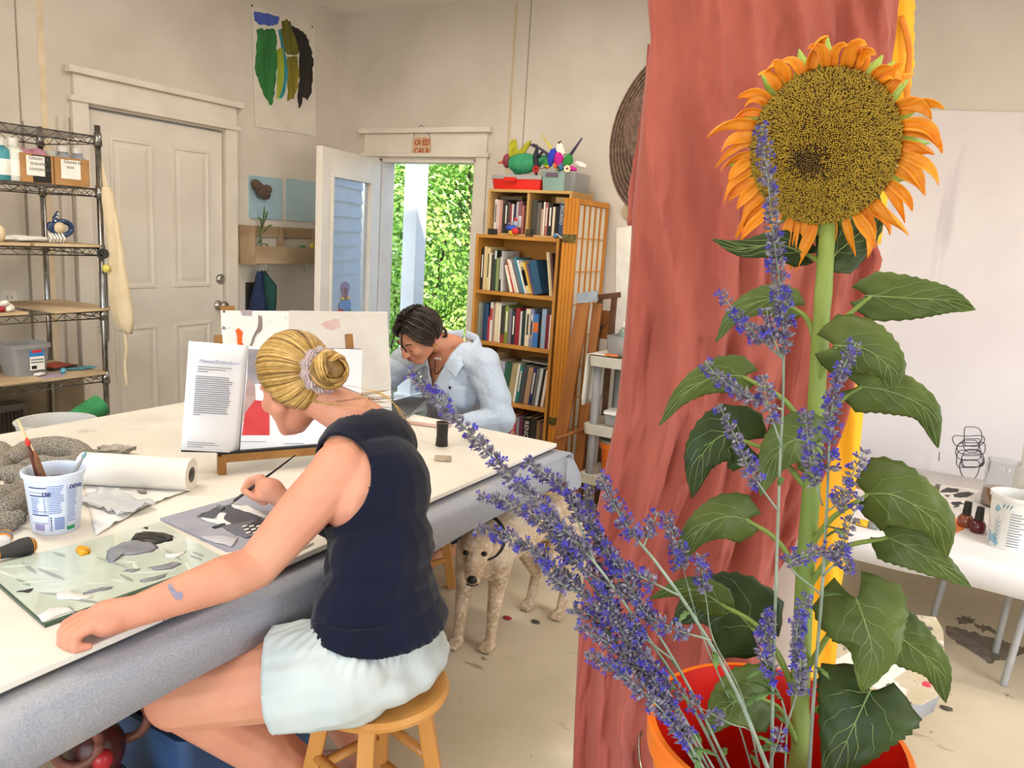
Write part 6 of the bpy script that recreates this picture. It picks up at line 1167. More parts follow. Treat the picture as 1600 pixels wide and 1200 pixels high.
def pg(pts, off, m, nm, th=.004, par=None): return G().prism([onbook(x, y, off) for x, y in pts], -pn*th).build(nm, m, par or bkp)
pg([(283, 706), (560, 712), (565, 545), (390, 541), (296, 535)], .004, pl('book cover', '#2e2a30'), 'cover', .004)
pg([(375, 706), (562, 710), (566, 546), (388, 541)], .024, m_pgw, 'page_block', .018)
lp = []                       # left page curling towards the lens
for i in range(11):
    t = i/10; lp.append([onbook(387-(387-295)*t+(372-387)*v+(283-295-(372-387))*t*v, 540+(533-540)*t+(708-540)*v+((703-533)-(708-540))*t*v, .024+.045*sin(t*pi*.62)) for v in [k/6 for k in range(7)]])
lpo = G().grid(lp).build('left_page', m_pgw, bkp, smooth=True, solid=.0015)
def lpt(t, v):
    i = min(9, int(t*10)); k = min(5, int(v*6)); a, b = lp[i][k].lerp(lp[i+1][k], t*10-i), lp[i][k+1].lerp(lp[i+1][k+1], t*10-i); return a.lerp(b, v*6-k)+pn*.0022
m_ink = pl('ink grey', '#8f939c', rough=.7); m_ttl = pl('title blue', '#8fa2c4', rough=.7)
o_ = lpt(.80, .19); xd_ = (lpt(.35, .19)-lpt(.80, .19)); yd_ = (lpt(.8, .05)-lpt(.8, .19)); text('title', 'Matisse/Diebenkorn', m_ttl, lpo, o_+pn*.004, xd_, yd_, .0150, .0002)
rnd = random.Random(2)
def tline(v, t0, t1, m=m_ink, w_=.0011):
    n = max(3, int(abs(t1-t0)*16)); G().tube([lpt(t0+(t1-t0)*k/n, v) for k in range(n+1)], w_, 4).build('text_line', m, lpo)
for k in range(3): tline(.225+.022*k, .82, (.24, .34, .64)[k])
for k in range(19): tline(.315+.0195*k, .84, .22+rnd.uniform(-.02, .05) if k < 18 else .72, w_=.0013)
for k in range(3): tline(.925+.02*k, .90, (.42, .36, .62)[k], w_=.0009)
# plate on the right page: a plain red block under loose grey and flesh strokes
pg([(378, 680), (421, 680), (421, 628), (398, 625), (383, 645)], .0255, mat('plate red', '#d94a4a', '#c63a3e', scale=14, rough=.5), 'plate_red', .001)
pg([(379, 660), (400, 632), (398, 600), (386, 590), (383, 620)], .0253, mat('plate flesh', '#cdb0a8', '#a88e8a', scale=16, rough=.5), 'plate_flesh', .001); pg([(388, 545), (440, 548), (440, 600), (386, 600)], .0252, mat('plate grey', '#a9a4a8', '#7d787e', scale=14, rough=.5), 'plate_grey', .001)
for x0, x1, y in ((377, 415, 690), (444, 475, 693)): G().tube([onbook(x0, y, .0255), onbook(x1, y, .0255)], .0009, 4).build('caption_line', m_ink, bkp)
# splattered board behind
bw_ = (br_-bl); bw_.z = 0; Wb = bw_.length; lb = .22; ub = (V((0, 0, 1))*cos(lb)+en_*sin(lb)).normalized(); Hb = (1.165-T-.001)/ub.z; b0_ = bl-ub*Hb
sb2 = thing('splatter_board', 'white board splattered with paint leaning behind the open book', 'board', b0_+ed*Wb/2); pnb = ed.cross(ub); pnb = pnb if pnb.dot(FW) < 0 else -pnb
m_spl = mat('splattered white', '#eceae6', '#e0ddd8', scale=6, rough=.55, spots=[('#8a7f86', 30, .68, .03), ('#b8867e', 12, .70, .05), ('#55504c', 55, .74, .02)])
G().prism([b0_, b0_+ed*Wb, b0_+ed*Wb+ub*Hb, b0_+ub*Hb], -pnb*.008).build('panel', m_spl, sb2)
def onb(x, y, off=.001): r = ray(x, y); q = b0_+pnb*off; return EYE+r*((q-EYE).dot(pnb)/r.dot(pnb))
def bst(pts, m, nm, off=.001): G().prism([onb(x, y, off) for x, y in pts], pnb*.001).build(nm, m, sb2)
bst([(452, 485), (604, 488), (611, 600), (560, 640), (450, 560)], mat('film sheet', '#d9d2c8', '#cfc6bb', scale=7, rough=.4, bump=.4, bscale=14, dist=.01), 'translucent_sheet', .001)
bst(rough([(368, 516), (373, 512), (379, 520), (378, 532), (380, 540), (372, 539), (370, 528)], 1, 3, 1), pl('orange paint', '#e8641e'), 'orange_stroke'); bst(rough([(403, 492), (409, 494), (410, 514), (402, 522), (394, 540), (390, 541), (396, 522), (403, 510)], .8, 3, 2), pl('taupe paint', '#8d8076'), 'taupe_stroke'); bst(rough([(375, 485), (395, 485), (392, 494), (378, 492)], 1, 3, 3), pl('mauve paint', '#b0a0a6'), 'mauve_stroke'); bst(rough([(502, 508), (515, 499), (532, 500), (530, 512), (512, 516)], 2, 3, 4), pl('pink wash', '#d6b3ae'), 'pink_wash', .0025)
G().ell(onb(350, 487, .004), (.004, .004, .004)).build('pin', m_blk, sb2, smooth=True)
G().box(onb(357, 481)+en_*.02+V((0, 0, -.02)), (.05, .022, .05), basis(x=ed, z=(0, 0, 1))).build('top_cleat', m_es, ee)
# thick standing book with a dark cover
q0 = az(588, 641, T); q0 = q0+en_*.04; tk = thing('standing_book', 'thick dark-covered book standing behind the blonde woman', 'book', q0)
RB_ = basis(x=(ed*.62-en_*.78), z=(0, 0, 1)); xk = V((RB_[0][0], RB_[1][0], 0)); yk = V((RB_[0][1], RB_[1][1], 0))
G().box(q0+V((0, 0, .125))-ed*.03, (.02, .06, .24), basis(x=en_, z=(0, 0, 1))).build('page_block', mat('page edges', '#e8e0d0', '#cfc5b2', scale=60, stretch=(1, 1, .05), rough=.8), tk)
G().box(q0+V((0, 0, .13))+ed*.028-en_*.002, (.005, .055, .258), basis(x=en_, z=(0, 0, 1))).build('cover', mat('rust cover', '#5a2414', '#3a1a10', scale=8, rough=.4), tk)
for k, s_ in enumerate(('K', 'ET')): text('cover_letters', s_, pl('cover cream', '#e6d9bc'), tk, q0+V((0, 0, .165-.04*k))+ed*.012-en_*.006, ed, (0, 0, 1), .036, .0005, bold=.001)
# ------------------------------------------------------------------ bookcase, its books and what stands around it
m_hw = mat('honey shelf wood', '#c98d3e', '#b4782c', scale=6, stretch=(.3, 1, 1), rough=.5); m_hw2 = mat('pale box wood', '#c9a468', '#b78f52', scale=6, stretch=(.3, 1, 1), rough=.6)
BX0, BX1, BY0, BY1 = -2.585, -2.02, 4.05, 4.37; SH = (1.507, 1.172, .861, .506, .15)
bc_ = thing('bookcase', 'honey wood bookcase packed with books', 'bookcase', ((BX0+BX1)/2, 4.2, 0))
for x in (BX0, BX1-.018): G().b2((x, BY0, 0), (x+.018, BY1, SH[0])).build('side', m_hw, bc_, bevel=.001)
for z_ in SH: G().b2((BX0+.018, BY0, z_-.02), (BX1-.018, BY1-.01, z_)).build('shelf', m_hw, bc_, bevel=.001)
G().b2((BX0+.018, BY1-.009, .0), (BX1-.018, BY1, SH[0]-.021)).build('back', m_hw, bc_)
ux0, ux1, uz0, uz1 = -2.525, -1.972, 1.508, 1.775; UB_ = thing('shelf_box', 'pale wooden two-compartment box on the bookcase', 'box', ((ux0+ux1)/2, 4.2, uz0))
for lo, hi, nm in (((ux0, 4.07, uz0), (ux0+.016, 4.36, uz1), 'side'), ((ux1-.016, 4.07, uz0), (ux1, 4.36, uz1), 'side'), ((ux0+.016, 4.07, uz1-.016), (ux1-.016, 4.36, uz1), 'top'), ((ux0+.016, 4.07, uz0), (ux1-.016, 4.36, uz0+.012), 'bottom'), ((-2.262, 4.075, uz0+.012), (-2.246, 4.35, uz1-.016), 'divider'), ((ux0+.016, 4.35, uz0+.012), (ux1-.016, 4.36, uz1-.016), 'back')): G().b2(lo, hi).build(nm, m_hw2, UB_, bevel=.001)
m_pages = mat('book page edges', '#e9e0cc', '#d6cbb2', scale=90, stretch=(1, 1, .05), rough=.85)
NB = [0]
def book(x, w_, h, z0, yf, c, label, group, lean=0, dp=.2, txt=None, tcol='#efe9dc', band=None, ts=None):
    """standing book with its spine towards the room; x is its lower left edge; returns the next free x"""
    NB[0] += 1; k = NB[0]; R = Matrix.Rotation(radians(lean), 3, 'Y'); o0 = V((x, yf, z0)); 
    if lean < 0: o0.z += 0
    lift_ = 0
    def B(lo, hi, nm, m, par):
        lo, hi = V(lo), V(hi); return G().box(o0+R @ ((lo+hi)/2 - V((0 if lean <= 0 else w_, 0, 0))) + V((0 if lean <= 0 else w_, 0, lift_)), hi-lo, R).build(nm, m, par, bevel=.0008, seg=1)
    t = thing('book', label, 'book', V((x+w_/2, yf+dp/2, z0)), group)
    m = pl('cover '+c, c, rough=.5, scale=40)
    B((0, 0, 0), (.0025, dp, h), 'cover', m, t); B((w_-.0025, 0, 0), (w_, dp, h), 'cover', m, t); sp_ = B((.0025, 0, 0), (w_-.0025, .003, h), 'spine', m, t)
    B((.0025, .0035, .003), (w_-.0025, dp-.005, h-.004), 'pages', m_pages, t)
    if band: B((.001, -.0006, h*band[1]), (w_-.001, .0, h*band[2]), 'spine_band', pl('cover '+band[0], band[0], rough=.5, scale=40), sp_)
    if txt == '-': B((w_*.3, -.0006, h*.3), (w_*.7, .0, h*.86), 'title_line', pl('print '+tcol, tcol, rough=.6), sp_)
    elif txt:
        sz = ts or min(w_*.8, h*.9/(len(txt)*.62)); q = o0+R @ (V((w_*.5-sz*.34, -.0010, h*.93))-V((0 if lean <= 0 else w_, 0, 0)))+V((0 if lean <= 0 else w_, 0, 0)); text('spine_text', txt, pl('print '+tcol, tcol, rough=.6), sp_, q, R @ V((0, 0, -1)), R @ V((1, 0, 0)), sz, .0003)
    return x+w_+.0012
def row(x, items, z0, yf, where, group, dp=.2, fit=None):
    """items: (colour, width, height, lean, text or None, colour words)"""
    prev = None; k_ = (fit-.0012*len(items))/sum(i[1] for i in items) if fit else 1
    for it in items:
        c, w_, h, lean, txt, words = it[:6]; w_ *= k_; band = it[6] if len(it) > 6 else None
        lab = f'{words} {where}' if prev is None else f'{words} {where}, right of the {prev}'
        if len(lab.split()) > 16: lab = f'{words} {where}'
        hx = x
        nx = book(x, w_, h, z0+.0005, yf, c, lab, group, lean, dp, txt, '#efe9dc' if sum(lin(c)) < 1.1 else '#3a3530', band)
        x = nx; prev = words
    return x
g1 = 'books in the upper left compartment'; zb = uz0+.0125
row(ux0+.03, [('#e3d6cc', .016, .195, 0, '-', 'cream book'), ('#d9b9b4', .016, .193, 0, None, 'pale pink book'), ('#c98f7c', .014, .19, 0, None, 'salmon book'), ('#3c3a34', .012, .18, 0, None, 'charcoal book'), ('#26241f', .018, .188, 0, '-', 'thick black book'), ('#55403c', .012, .182, 0, None, 'dark brown book'), ('#a04448', .009, .172, 0, None, 'thin red book'), ('#e6ddd2', .009, .172, 0, None, 'thin white book'), ('#2d3a48', .014, .172, 0, None, 'dark slate book'), ('#b9a6b0', .013, .185, 0, None, 'mauve book'), ('#8f5a62', .02, .19, 0, None, 'wine book', ('#d9cfd4', .2, .55)), ('#c07a6c', .01, .165, 0, None, 'coral book')], zb, 4.10, 'in the upper left compartment', g1, .18, .205)
tag(G().box((-2.40, 4.19, uz1-.033), (.15, .12, .022)).build('flat_book', pl('cover olive grey', '#5d5540'), bevel=.001), 'olive grey book lying on top of the upper left row', 'book', g1).location.z = zb+.1955
g2 = 'books in the upper right compartment'
row(-2.238, [('#4a4640', .03, .20, 0, None, 'thick dark grey photo book'), ('#6a625a', .022, .185, 0, None, 'brown-grey book'), ('#c9a78c', .010, .15, 0, None, 'small tan book'), ('#efe8da', .010, .19, 0, None, 'thin ivory book'), ('#b06a66', .016, .185, 0, '-', 'rose book'), ('#24221f', .024, .185, 0, '-', 'black book with white title'), ('#e6d8ba', .014, .165, 0, None, 'cream paperback'), ('#1d1b1a', .020, .17, 0, None, 'plain black book'), ('#3f5270', .030, .185, 0, 'PICASSO', 'slate blue book with bold white title'), ('#d8cfc6', .012, .16, 0, None, 'pale grey book'), ('#a89a8c', .012, .15, 0, None, 'taupe book')], zb, 4.10, 'in the upper right compartment', g2, .18, .245)
tag(G().box((-2.045, 4.19, zb+.187+.017), (.105, .14, .032), Matrix.Rotation(radians(2), 3, 'Y')).build('flat_book', pl('cover kraft', '#d2b27c'), bevel=.002), 'kraft brown book lying over the slate blue titled book', 'book', g2)
g3 = 'books on the top bookcase shelf'; z3 = SH[1]
x = row(BX0+.022, [('#1f1c1a', .016, .245, 0, '-', 'black book'), ('#d6c08c', .018, .262, 0, None, 'tall tan book'), ('#dcc690', .016, .256, 0, '-', 'tan book'), ('#efe6cf', .009, .225, 0, None, 'ivory book'), ('#3d3a2e', .018, .215, 0, None, 'dark olive book'), ('#2f4a38', .012, .245, 0, None, 'dark green book', ('#dfe0dc', .78, .98)), ('#8a9660', .018, .20, 0, None, 'sage green book'), ('#1e1c1f', .013, .24, 0, '-', 'tall black book'), ('#cfcdc8', .013, .242, -3, None, 'pale grey tall book')], z3, 4.09, 'on the top bookcase shelf', g3, .2, .165)
x += .050
row(x, [('#ece2cc', .016, .165, -17, None, 'short cream book leaning left'), ('#b8443e', .010, .19, -19, None, 'thin red book leaning left'), ('#e3d3bf', .012, .205, -20, None, 'beige book leaning left'), ('#f0e6d6', .008, .20, -20, None, 'ivory pamphlet leaning left'), ('#6e7076', .017, .20, -20, None, 'grey book leaning left'), ('#3f7f92', .013, .22, -20, None, 'teal book leaning left'), ('#e9ebec', .008, .205, -20, None, 'white pamphlet leaning left'), ('#d8c690', .020, .19, -19, '-', 'straw book leaning left', ('#2e2a22', .25, .75)), ('#e0ac2c', .010, .19, -19, None, 'yellow book leaning left'), ('#6d5672', .011, .185, -18, None, 'plum book leaning left'), ('#2c5878', .040, .20, -16, None, 'thick blue book leaning left')], z3, 4.09, 'on the top bookcase shelf', g3, .2, .222)
row(BX1-.060, [('#e6d6ae', .008, .255, -9, None, 'tan magazine at the right end'), ('#d2bd90', .008, .255, -9, None, 'straw magazine at the right end'), ('#5a3a3a', .012, .25, -9, None, 'maroon magazine at the right end')], z3, 4.09, 'of the top bookcase shelf', g3, .2, .038)
g4 = 'books on the second bookcase shelf'; z4 = SH[2]
row(BX0+.021, [('#8f9384', .012, .235, 0, None, 'grey-green book'), ('#73786c', .010, .228, 0, None, 'moss grey book'), ('#25405c', .014, .225, 0, None, 'navy book'), ('#2d4d70', .010, .225, 0, None, 'blue book'), ('#c4283a', .009, .15, 0, None, 'short crimson book'), ('#e8dcd0', .012, .24, 0, None, 'white book with a red block', ('#c43a3c', .55, .85)), ('#a8877a', .010, .235, 0, None, 'dusty brown book'), ('#ead9b4', .018, .242, 0, None, 'cream thick book'), ('#f0e7d0', .009, .24, 0, None, 'pale ivory book'), ('#3a3a32', .018, .225, 0, None, 'charcoal green book', ('#a83a34', .0, .22)), ('#7f8c34', .018, .228, 0, '-', 'lime olive book'), ('#7d7680', .015, .215, 0, None, 'mauve grey book'), ('#2b2f42', .016, .20, 0, '-', 'midnight blue book'), ('#9c2430', .020, .222, 0, None, 'wine red book'), ('#d9d2cc', .009, .205, 0, None, 'thin white book'), ('#1f3a34', .015, .212, 0, None, 'dark bottle green book'), ('#efe2c4', .020, .225, 0, '-', 'cream book titled in brown'), ('#8f94b4', .016, .225, 0, '-', 'blue-grey book', ('#c9b7a8', .25, .7)), ('#3f80c4', .022, .20, 0, None, 'blue, orange and lime book', ('#e87a2c', .45, .75)), ('#1c1a1a', .012, .205, 0, None, 'slim black book'), ('#9fb6cc', .020, .235, 0, None, 'light blue book'), ('#7c2632', .014, .205, 0, None, 'burgundy book'), ('#efe0d8', .013, .205, 0, None, 'pinkish white book')], z4, 4.09, 'on the second bookcase shelf', g4, .2, .518)
g5 = 'books on the third bookcase shelf'; z5 = SH[3]
row(BX0+.06, [('#2a8f78', .02, .26, 0, None, 'green binder'), ('#c9ae7c', .02, .285, 6, None, 'tall tan book'), ('#3a3f60', .014, .235, 6, None, 'indigo book', ('#efe6d0', .6, .95)), ('#efe3c4', .015, .24, 6, '-', 'cream book'), ('#a9a9bd', .020, .24, 6, None, 'lavender grey book'), ('#2f6650', .014, .24, 6, None, 'pine green book'), ('#37604a', .014, .24, 6, None, 'forest green book'), ('#b3a478', .022, .24, 6, None, 'khaki book'), ('#f0ece0', .010, .24, 6, None, 'white book'), ('#1f7a78', .013, .235, 6, '-', 'teal book'), ('#4a4c4e', .020, .235, 6, None, 'slate book'), ('#b08f72', .020, .23, 6, None, 'tan brown book'), ('#2a2f6a', .013, .235, 6, '-', 'royal blue book'), ('#6c6f66', .012, .232, 6, None, 'grey olive book'), ('#cfd6d8', .012, .235, 6, None, 'ice grey book'), ('#2a2422', .010, .23, 6, None, 'dark brown thin book'), ('#ecdccb', .011, .228, 6, None, 'ivory end book')], z5, 4.09, 'on the third bookcase shelf', g5, .2, .455)
tag(G().box((-2.15, 4.21, z5+.257), (.22, .16, .008), Matrix.Rotation(radians(2), 3, 'Y')).build('flat_book', pl('cover pale grey', '#bdb7ac'), bevel=.001), 'thin grey book lying on top of the third shelf row', 'book', g5)
g6 = 'books on the lowest bookcase shelf'; z6 = SH[4]
row(BX0+.16, [('#1f1d1c', .022, .27, 0, None, 'black book'), ('#8f9a5a', .024, .265, 0, None, 'pale olive book'), ('#77797a', .014, .275, 0, None, 'steel grey book'), ('#22201f', .026, .275, 0, '-', 'black book with grey title'), ('#b8283a', .028, .275, 0, 'FAUVES', 'crimson book'), ('#8f8a94', .014, .27, 0, None, 'lilac grey book'), ('#6a2a48', .016, .27, 0, None, 'plum red book'), ('#1d1b1b', .034, .275, 0, 'RENO', 'thick black book with bold title'), ('#2a2622', .026, .28, 0, None, 'dark book'), ('#8a6a4c', .016, .27, 0, None, 'brown book'), ('#6b4a34', .018, .265, 0, None, 'dark tan book')], z6, 4.09, 'on the lowest bookcase shelf', g6, .2, .375)
# ornaments in front of the upper books
tb0 = V((-2.335, 4.062, SH[0]+.001)); ty = thing('toy_bird', 'small blue, red and yellow toy bird in front of the books', 'toy', tb0); 
m_tb = {k: pl('toy '+k, c, rough=.5) for k, c in dict(blue='#2f4fc0', red='#d9302a', yellow='#e8c22e', grey='#a9b4c4').items()}
G().ell(tb0+V((-.015, 0, .045)), (.036, .022, .017)).build('wing', m_tb['blue'], ty, smooth=True); G().ell(tb0+V((.018, -.008, .027)), (.024, .018, .02)).build('breast', m_tb['red'], ty, smooth=True); G().ell(tb0+V((.0, 0, .018)), (.032, .017, .018)).build('belly', m_tb['yellow'], ty, smooth=True); G().ell(tb0+V((.015, 0, .072)), (.016, .014, .018)).build('neck', m_tb['grey'], ty, smooth=True); G().ell(tb0+V((.015, -.005, .095)), (.01, .01, .01)).build('head', m_tb['red'], ty, smooth=True); G().tube([tb0+V((.0, -.01, .08)), tb0+V((-.035, -.012, .065))], [.004, .001], 6).build('beak', m_tb['grey'], ty)
bk0 = ay(770, 360, 4.062); tag(G().b2((bk0.x-.03, 4.052, SH[0]), (bk0.x+.03, 4.068, SH[0]+.035)).build('black_box', m_blk, bevel=.004), 'small black box at the left front of the bookcase top', 'box')
c = V((ay(827, 368, 4.06).x, 4.058, SH[0])); bs_ = thing('wire_stand', 'small black wire stand beside the toy bird', 'stand', c)
for k in range(5): G().b2((c.x-.022, c.y-.003, c.z+.001+k*.009), (c.x+.022, c.y+.003, c.z+.005+k*.009)).build('bar', m_blk, bs_)
for s_ in (-.02, .02): G().b2((c.x+s_-.002, c.y-.0035, c.z), (c.x+s_+.002, c.y+.0035, c.z+.045)).build('upright', m_blk, bs_)
pr_ = V((ay(868, 370, 4.06).x, 4.06, SH[0])); pnn = thing('toy_pin', 'little blue ball with a pale rod below the slate blue titled book', 'toy', pr_); G().ell(pr_+V((0, 0, .016)), (.016, .012, .016)).build('ball', pl('dusty blue', '#5f8aa8'), pnn, smooth=True); G().tube([pr_+V((.008, -.008, .028)), pr_+V((.05, -.012, .004))], .0035, 6).build('rod', m_wp, pnn)
# red case, bins, bird and feather sculpture on top
zt = uz1+.0005; rc = thing('red_case', 'red plastic case with clear lid on top of the shelf box', 'case', (-2.355, 4.2, zt))
m_rc = mat('red case plastic', '#e02a1c', '#c81e12', scale=6, rough=.3)
G().loft([rrect(.160, .10, 0, .02, V((-2.358, 4.2, zt))), rrect(.168, .108, .06, .02, V((-2.358, 4.2, zt)))]).build('case_body', m_rc, rc, smooth=True, auto=40); G().loft([rrect(.172, .112, .0605, .02, V((-2.358, 4.2, zt))), rrect(.170, .11, .085, .02, V((-2.358, 4.2, zt)))]).build('lid', mat('clear lid', '#d9d6d2', '#cfccc8', rough=.2, trans=.5), rc, smooth=True, auto=40); G().b2((-2.43, 4.078, zt+.045), (-2.35, 4.09, zt+.07)).build('latch', m_rc, rc)
for cx_, w_, lab, m in ((-2.105, .072, 'clear storage bin with teal contents on the shelf box', mat('teal bin', '#9fbfb4', '#8fb0a6', scale=5, rough=.25, trans=.3)), (-2.005, .030, 'narrow clear ribbed bin at the right end of the shelf box', m_clear)):
    tbn = thing('storage_bin', lab, 'bin', (cx_, 4.19, zt)); c = V((cx_, 4.19, zt)); G().loft([rrect(w_, .1, 0, .012, c), rrect(w_+.006, .106, .105, .012, c), rrect(w_+.001, .101, .105, .012, c), rrect(w_-.004, .096, .006, .012, c)]).build('bin_body', m, tbn, smooth=True, auto=40)
    if w_ > .05: G().b2((cx_-.05, 4.082, zt+.075), (cx_+.03, 4.084, zt+.1)).build('label_strip', pl('plum strip', '#6a5568'), tbn)
    else:
        for k in range(5): G().b2((cx_-.028+k*.0125, 4.083, zt+.004), (cx_-.024+k*.0125, 4.088, zt+.1)).build('rib', m_clear, tbn)
bz = zt+.0865; bb = V((-2.365, 4.18, bz)); m_gb = mat('green papier mache', '#3fa070', '#2f8a5c', scale=14, rough=.7, bump=.3, dist=.006)
brd = thing('bird_sculpture', 'green papier-mache bird with yellow wings on the red case', 'sculpture', bb)
g = G(); g.ell(bb+V((.0, 0, .072)), (.10, .06, .062)); g.ell(bb+V((.07, 0, .08)), (.06, .045, .045)); g.cap(bb+V((.1, 0, .085)), bb+V((.19, 0, .12)), .03, .01); g.ell(bb+V((-.03, 0, .025)), (.03, .025, .025)); remesh(g, 'bird_body', .006, 4, m_gb, brd)
G().ell(bb+V((-.102, -.01, .085)), (.026, .035, .042)).build('head', pl('maroon paint', '#8a3444', rough=.6), brd, smooth=True); G().tube([bb+V((-.12, -.01, .078)), bb+V((-.165, -.015, .072))], [.014, .002], 10).build('beak', pl('orange beak', '#e0602c'), brd, smooth=True)
m_yw = mat('yellow-green paint', '#b8b41e', '#94901a', scale=30, rough=.6)
for pts in (((-.085, .10), (-.085, .17), (-.075, .205), (-.045, .208), (-.035, .17), (-.02, .125)), ((-.05, .115), (-.02, .14), (.03, .19), (.062, .202), (.05, .17), (.02, .125))): G().prism([bb+V((x, -.03, z_)) for x, z_ in pts], (0, .016, 0)).build('wing', m_yw, brd, bevel=.004)
g = G(); g.tube(bez([bb+V((.112, -.03, .0)), bb+V((.108, -.03, .06)), bb+V((.10, -.03, .11)), bb+V((.11, -.03, .17))], 5), [.006+.012*sin(pi*k/15) for k in range(16)], 8); g.tube([bb+V((.105, -.03, .10)), bb+V((.14, -.03, .13)), bb+V((.155, -.03, .14))], [.012, .008, .003], 8); g.build('twig_leg', mat('dark twig', '#2a2a38', '#1a1a26', scale=30, rough=.7), brd, smooth=True)
ft = V((-2.10, 4.17, zt+.006)); fs = thing('feather_sculpture', 'colourful feather and twig sculpture standing in the storage bin', 'sculpture', ft)
m_tw = mat('purple twig', '#4f4660', '#3a3348', scale=20, rough=.7)
for a, b in (((-.03, .17), (-.18, .26)), ((.04, .17), (.13, .29)), ((0, 0), (0, .17)), ((-.16, .245), (-.20, .255))): G().tube([ft+V((a[0], -.02, a[1])), ft+V((b[0], -.03, b[1]))], [.012, .005], 8).build('twig', m_tw, fs, smooth=True)
for nm, c1, x, z_, rx, rz, tl_ in (('blue_feather', '#2f3fc0', -.05, .185, .024, .05, .2), ('magenta_tuft', '#c81f8a', -.005, .17, .03, .04, -.2), ('green_tuft', '#2f8a3c', .055, .165, .03, .035, .2), ('green_tuft', '#2f8a3c', -.08, .15, .022, .03, -.2), ('orange_tuft', '#e8701e', -.02, .14, .015, .018, 0), ('teal_tuft', '#3f7f9a', .015, .13, .018, .02, 0), ('magenta_feather', '#d92a98', .07, .125, .045, .014, .2), ('white_feather', '#ece6de', .135, .145, .04, .016, .3), ('yellow_tuft', '#e8b62a', -.075, .135, .018, .014, 0)):
    g = G().ell(V((0, 0, 0)), (rx, .018, rz), None, 16, 10); g.v = [ft+V((x, -.035, z_))+Matrix.Rotation(tl_, 3, 'Y') @ (v*(1+.35*nz(v*70))) for v in g.v]; g.build(nm, pl('tuft '+c1, c1, rough=.8), fs, smooth=True)
G().prism([ft+V((x, -.025, z_)) for x, z_ in ((-.03, .19), (-.03, .26), (-.015, .285), (.0, .27), (.03, .2), (.01, .185))], (0, .008, 0)).build('spotted_horn', mat('spotted white', '#efe9de', '#efe9de', scale=5, rough=.6, spots=[('#1c1a1a', 40, .58, .02)]), fs, bevel=.002)
for c1, x, z_ in (('#b3201c', -.115, .11), ('#f0e6b8', .085, .115)):
    fl_ = ft+V((x, -.1, z_))
    for k in range(7): a = k*2*pi/7; G().ell(fl_+V((.014*cos(a), 0, .014*sin(a))), (.008, .004, .008)).build('flower_petal', pl('tuft '+c1, c1, rough=.8), fs, smooth=True)
    G().tube([fl_, ft+V((x*.5, -.035, .13))], .002, 5).build('flower_stem', m_tw, fs)
ypl = ay(846, 212, 4.25); G().tube([ft+V((-.05, .05, .1)), ft+V((-.066, .05, .2)), ypl+V((0, 0, .01))], [.003, .009, .002], 8).build('yellow_feather', pl('yellow feather', '#e8d81e', rough=.8), fs, smooth=True)
# folded rice-paper screen
m_sc = mat('screen wood', '#d0882c', '#bd741c', scale=8, stretch=(1, 1, .1), rough=.45); m_rice = mat('rice paper', '#e3d9ca', '#d6cbb9', scale=8, rough=.9)
sx1 = -1.868; shj = thing('folding_screen', 'folded rice-paper screen with wooden lattice beside the bookcase', 'screen', (-1.91, 4.15, 0))
for k in range(4):
    xa_, xb_ = sx1-.022*(k+1)+.002, sx1-.022*k
    for lo, hi in (((xa_, 3.95, 0), (xb_, 3.972, 1.73)), ((xa_, 4.348, 0), (xb_, 4.37, 1.73)), ((xa_, 3.972, 1.70), (xb_, 4.348, 1.73)), ((xa_, 3.972, 0), (xb_, 4.348, .04))): G().b2(lo, hi).build('frame_bar', m_sc, shj, bevel=.001)
    if k == 0:
        for i in range(9): z0 = .04+i*1.66/9; [G().b2((xa_+.006, 3.972+j*.0752, z0+.003), (xa_+.008, 3.972+(j+1)*.0752, z0+1.66/9-.003)).build('rice_paper_pane', m_rice, shj) for j in range(5)]
        for j in range(1, 5): G().b2((xb_-.012, 3.969+j*.0752, .04), (xb_-.002, 3.975+j*.0752, 1.70)).build('lattice_bar', m_sc, shj)
        for i in range(1, 9): G().b2((xb_-.013, 3.972, .037+i*1.66/9), (xb_-.003, 4.348, .043+i*1.66/9)).build('lattice_bar', m_sc, shj)
for z_ in (1.49, .45): G().b2((sx1-.086, 3.944, z_), (sx1+.002, 3.95, z_+.045)).build('hinge', m_brass, shj, bevel=.002)
# leaning folded easels
m_eo = mat('old easel wood', '#a96a30', '#824c1e', scale=9, stretch=(1, 1, .12), rough=.6, spots=[('#e6dccb', 26, .72, .02), ('#5a3a20', 10, .66, .05)]); m_ed = mat('dark easel wood', '#6a4426', '#4c2e18', scale=9, rough=.6)
le = thing('folded_easel', 'paint-spotted folded wooden easel leaning beside the screen', 'easel', (-1.79, 3.86, 0))
def exy(x, y, Y_): return ay(x, y, Y_)
def plank(x0, y0, x1, y1, Y0, Y1, w_, t_, nm, m, par):
    a, b = exy(x0, y0, Y0), exy(x1, y1, Y1); d_ = (b-a); 
    if nm == 'leg': b = a+d_*(-a.z+.001)/d_.z if d_.z else b
    G().beam(b, a, t_, w_, (1, 0, 0)).build(nm, m, par, bevel=.002)
plank(912, 474, 873, 700, 3.86, 3.82, .075, .022, 'leg', m_eo, le); plank(934, 474, 905, 720, 3.90, 3.86, .05, .022, 'leg', m_eo, le)
a, b = exy(902, 466, 3.85), exy(934, 462, 3.88); G().beam(a, b, .03, .055, (0, 0, 1)).build('clamp_plate', mat('galvanised plate', '#8f9296', '#777a7e', scale=12, rough=.4, metal=.8), le)
a, b = exy(868, 685, 3.78), exy(920, 668, 3.86); G().tube([a, b], .010, 8).build('cross_rod', m_eo, le)
db = thing('drawing_bench', 'dark wooden drawing board rack behind the folded easel', 'easel', (-1.62, 4.05, 0))
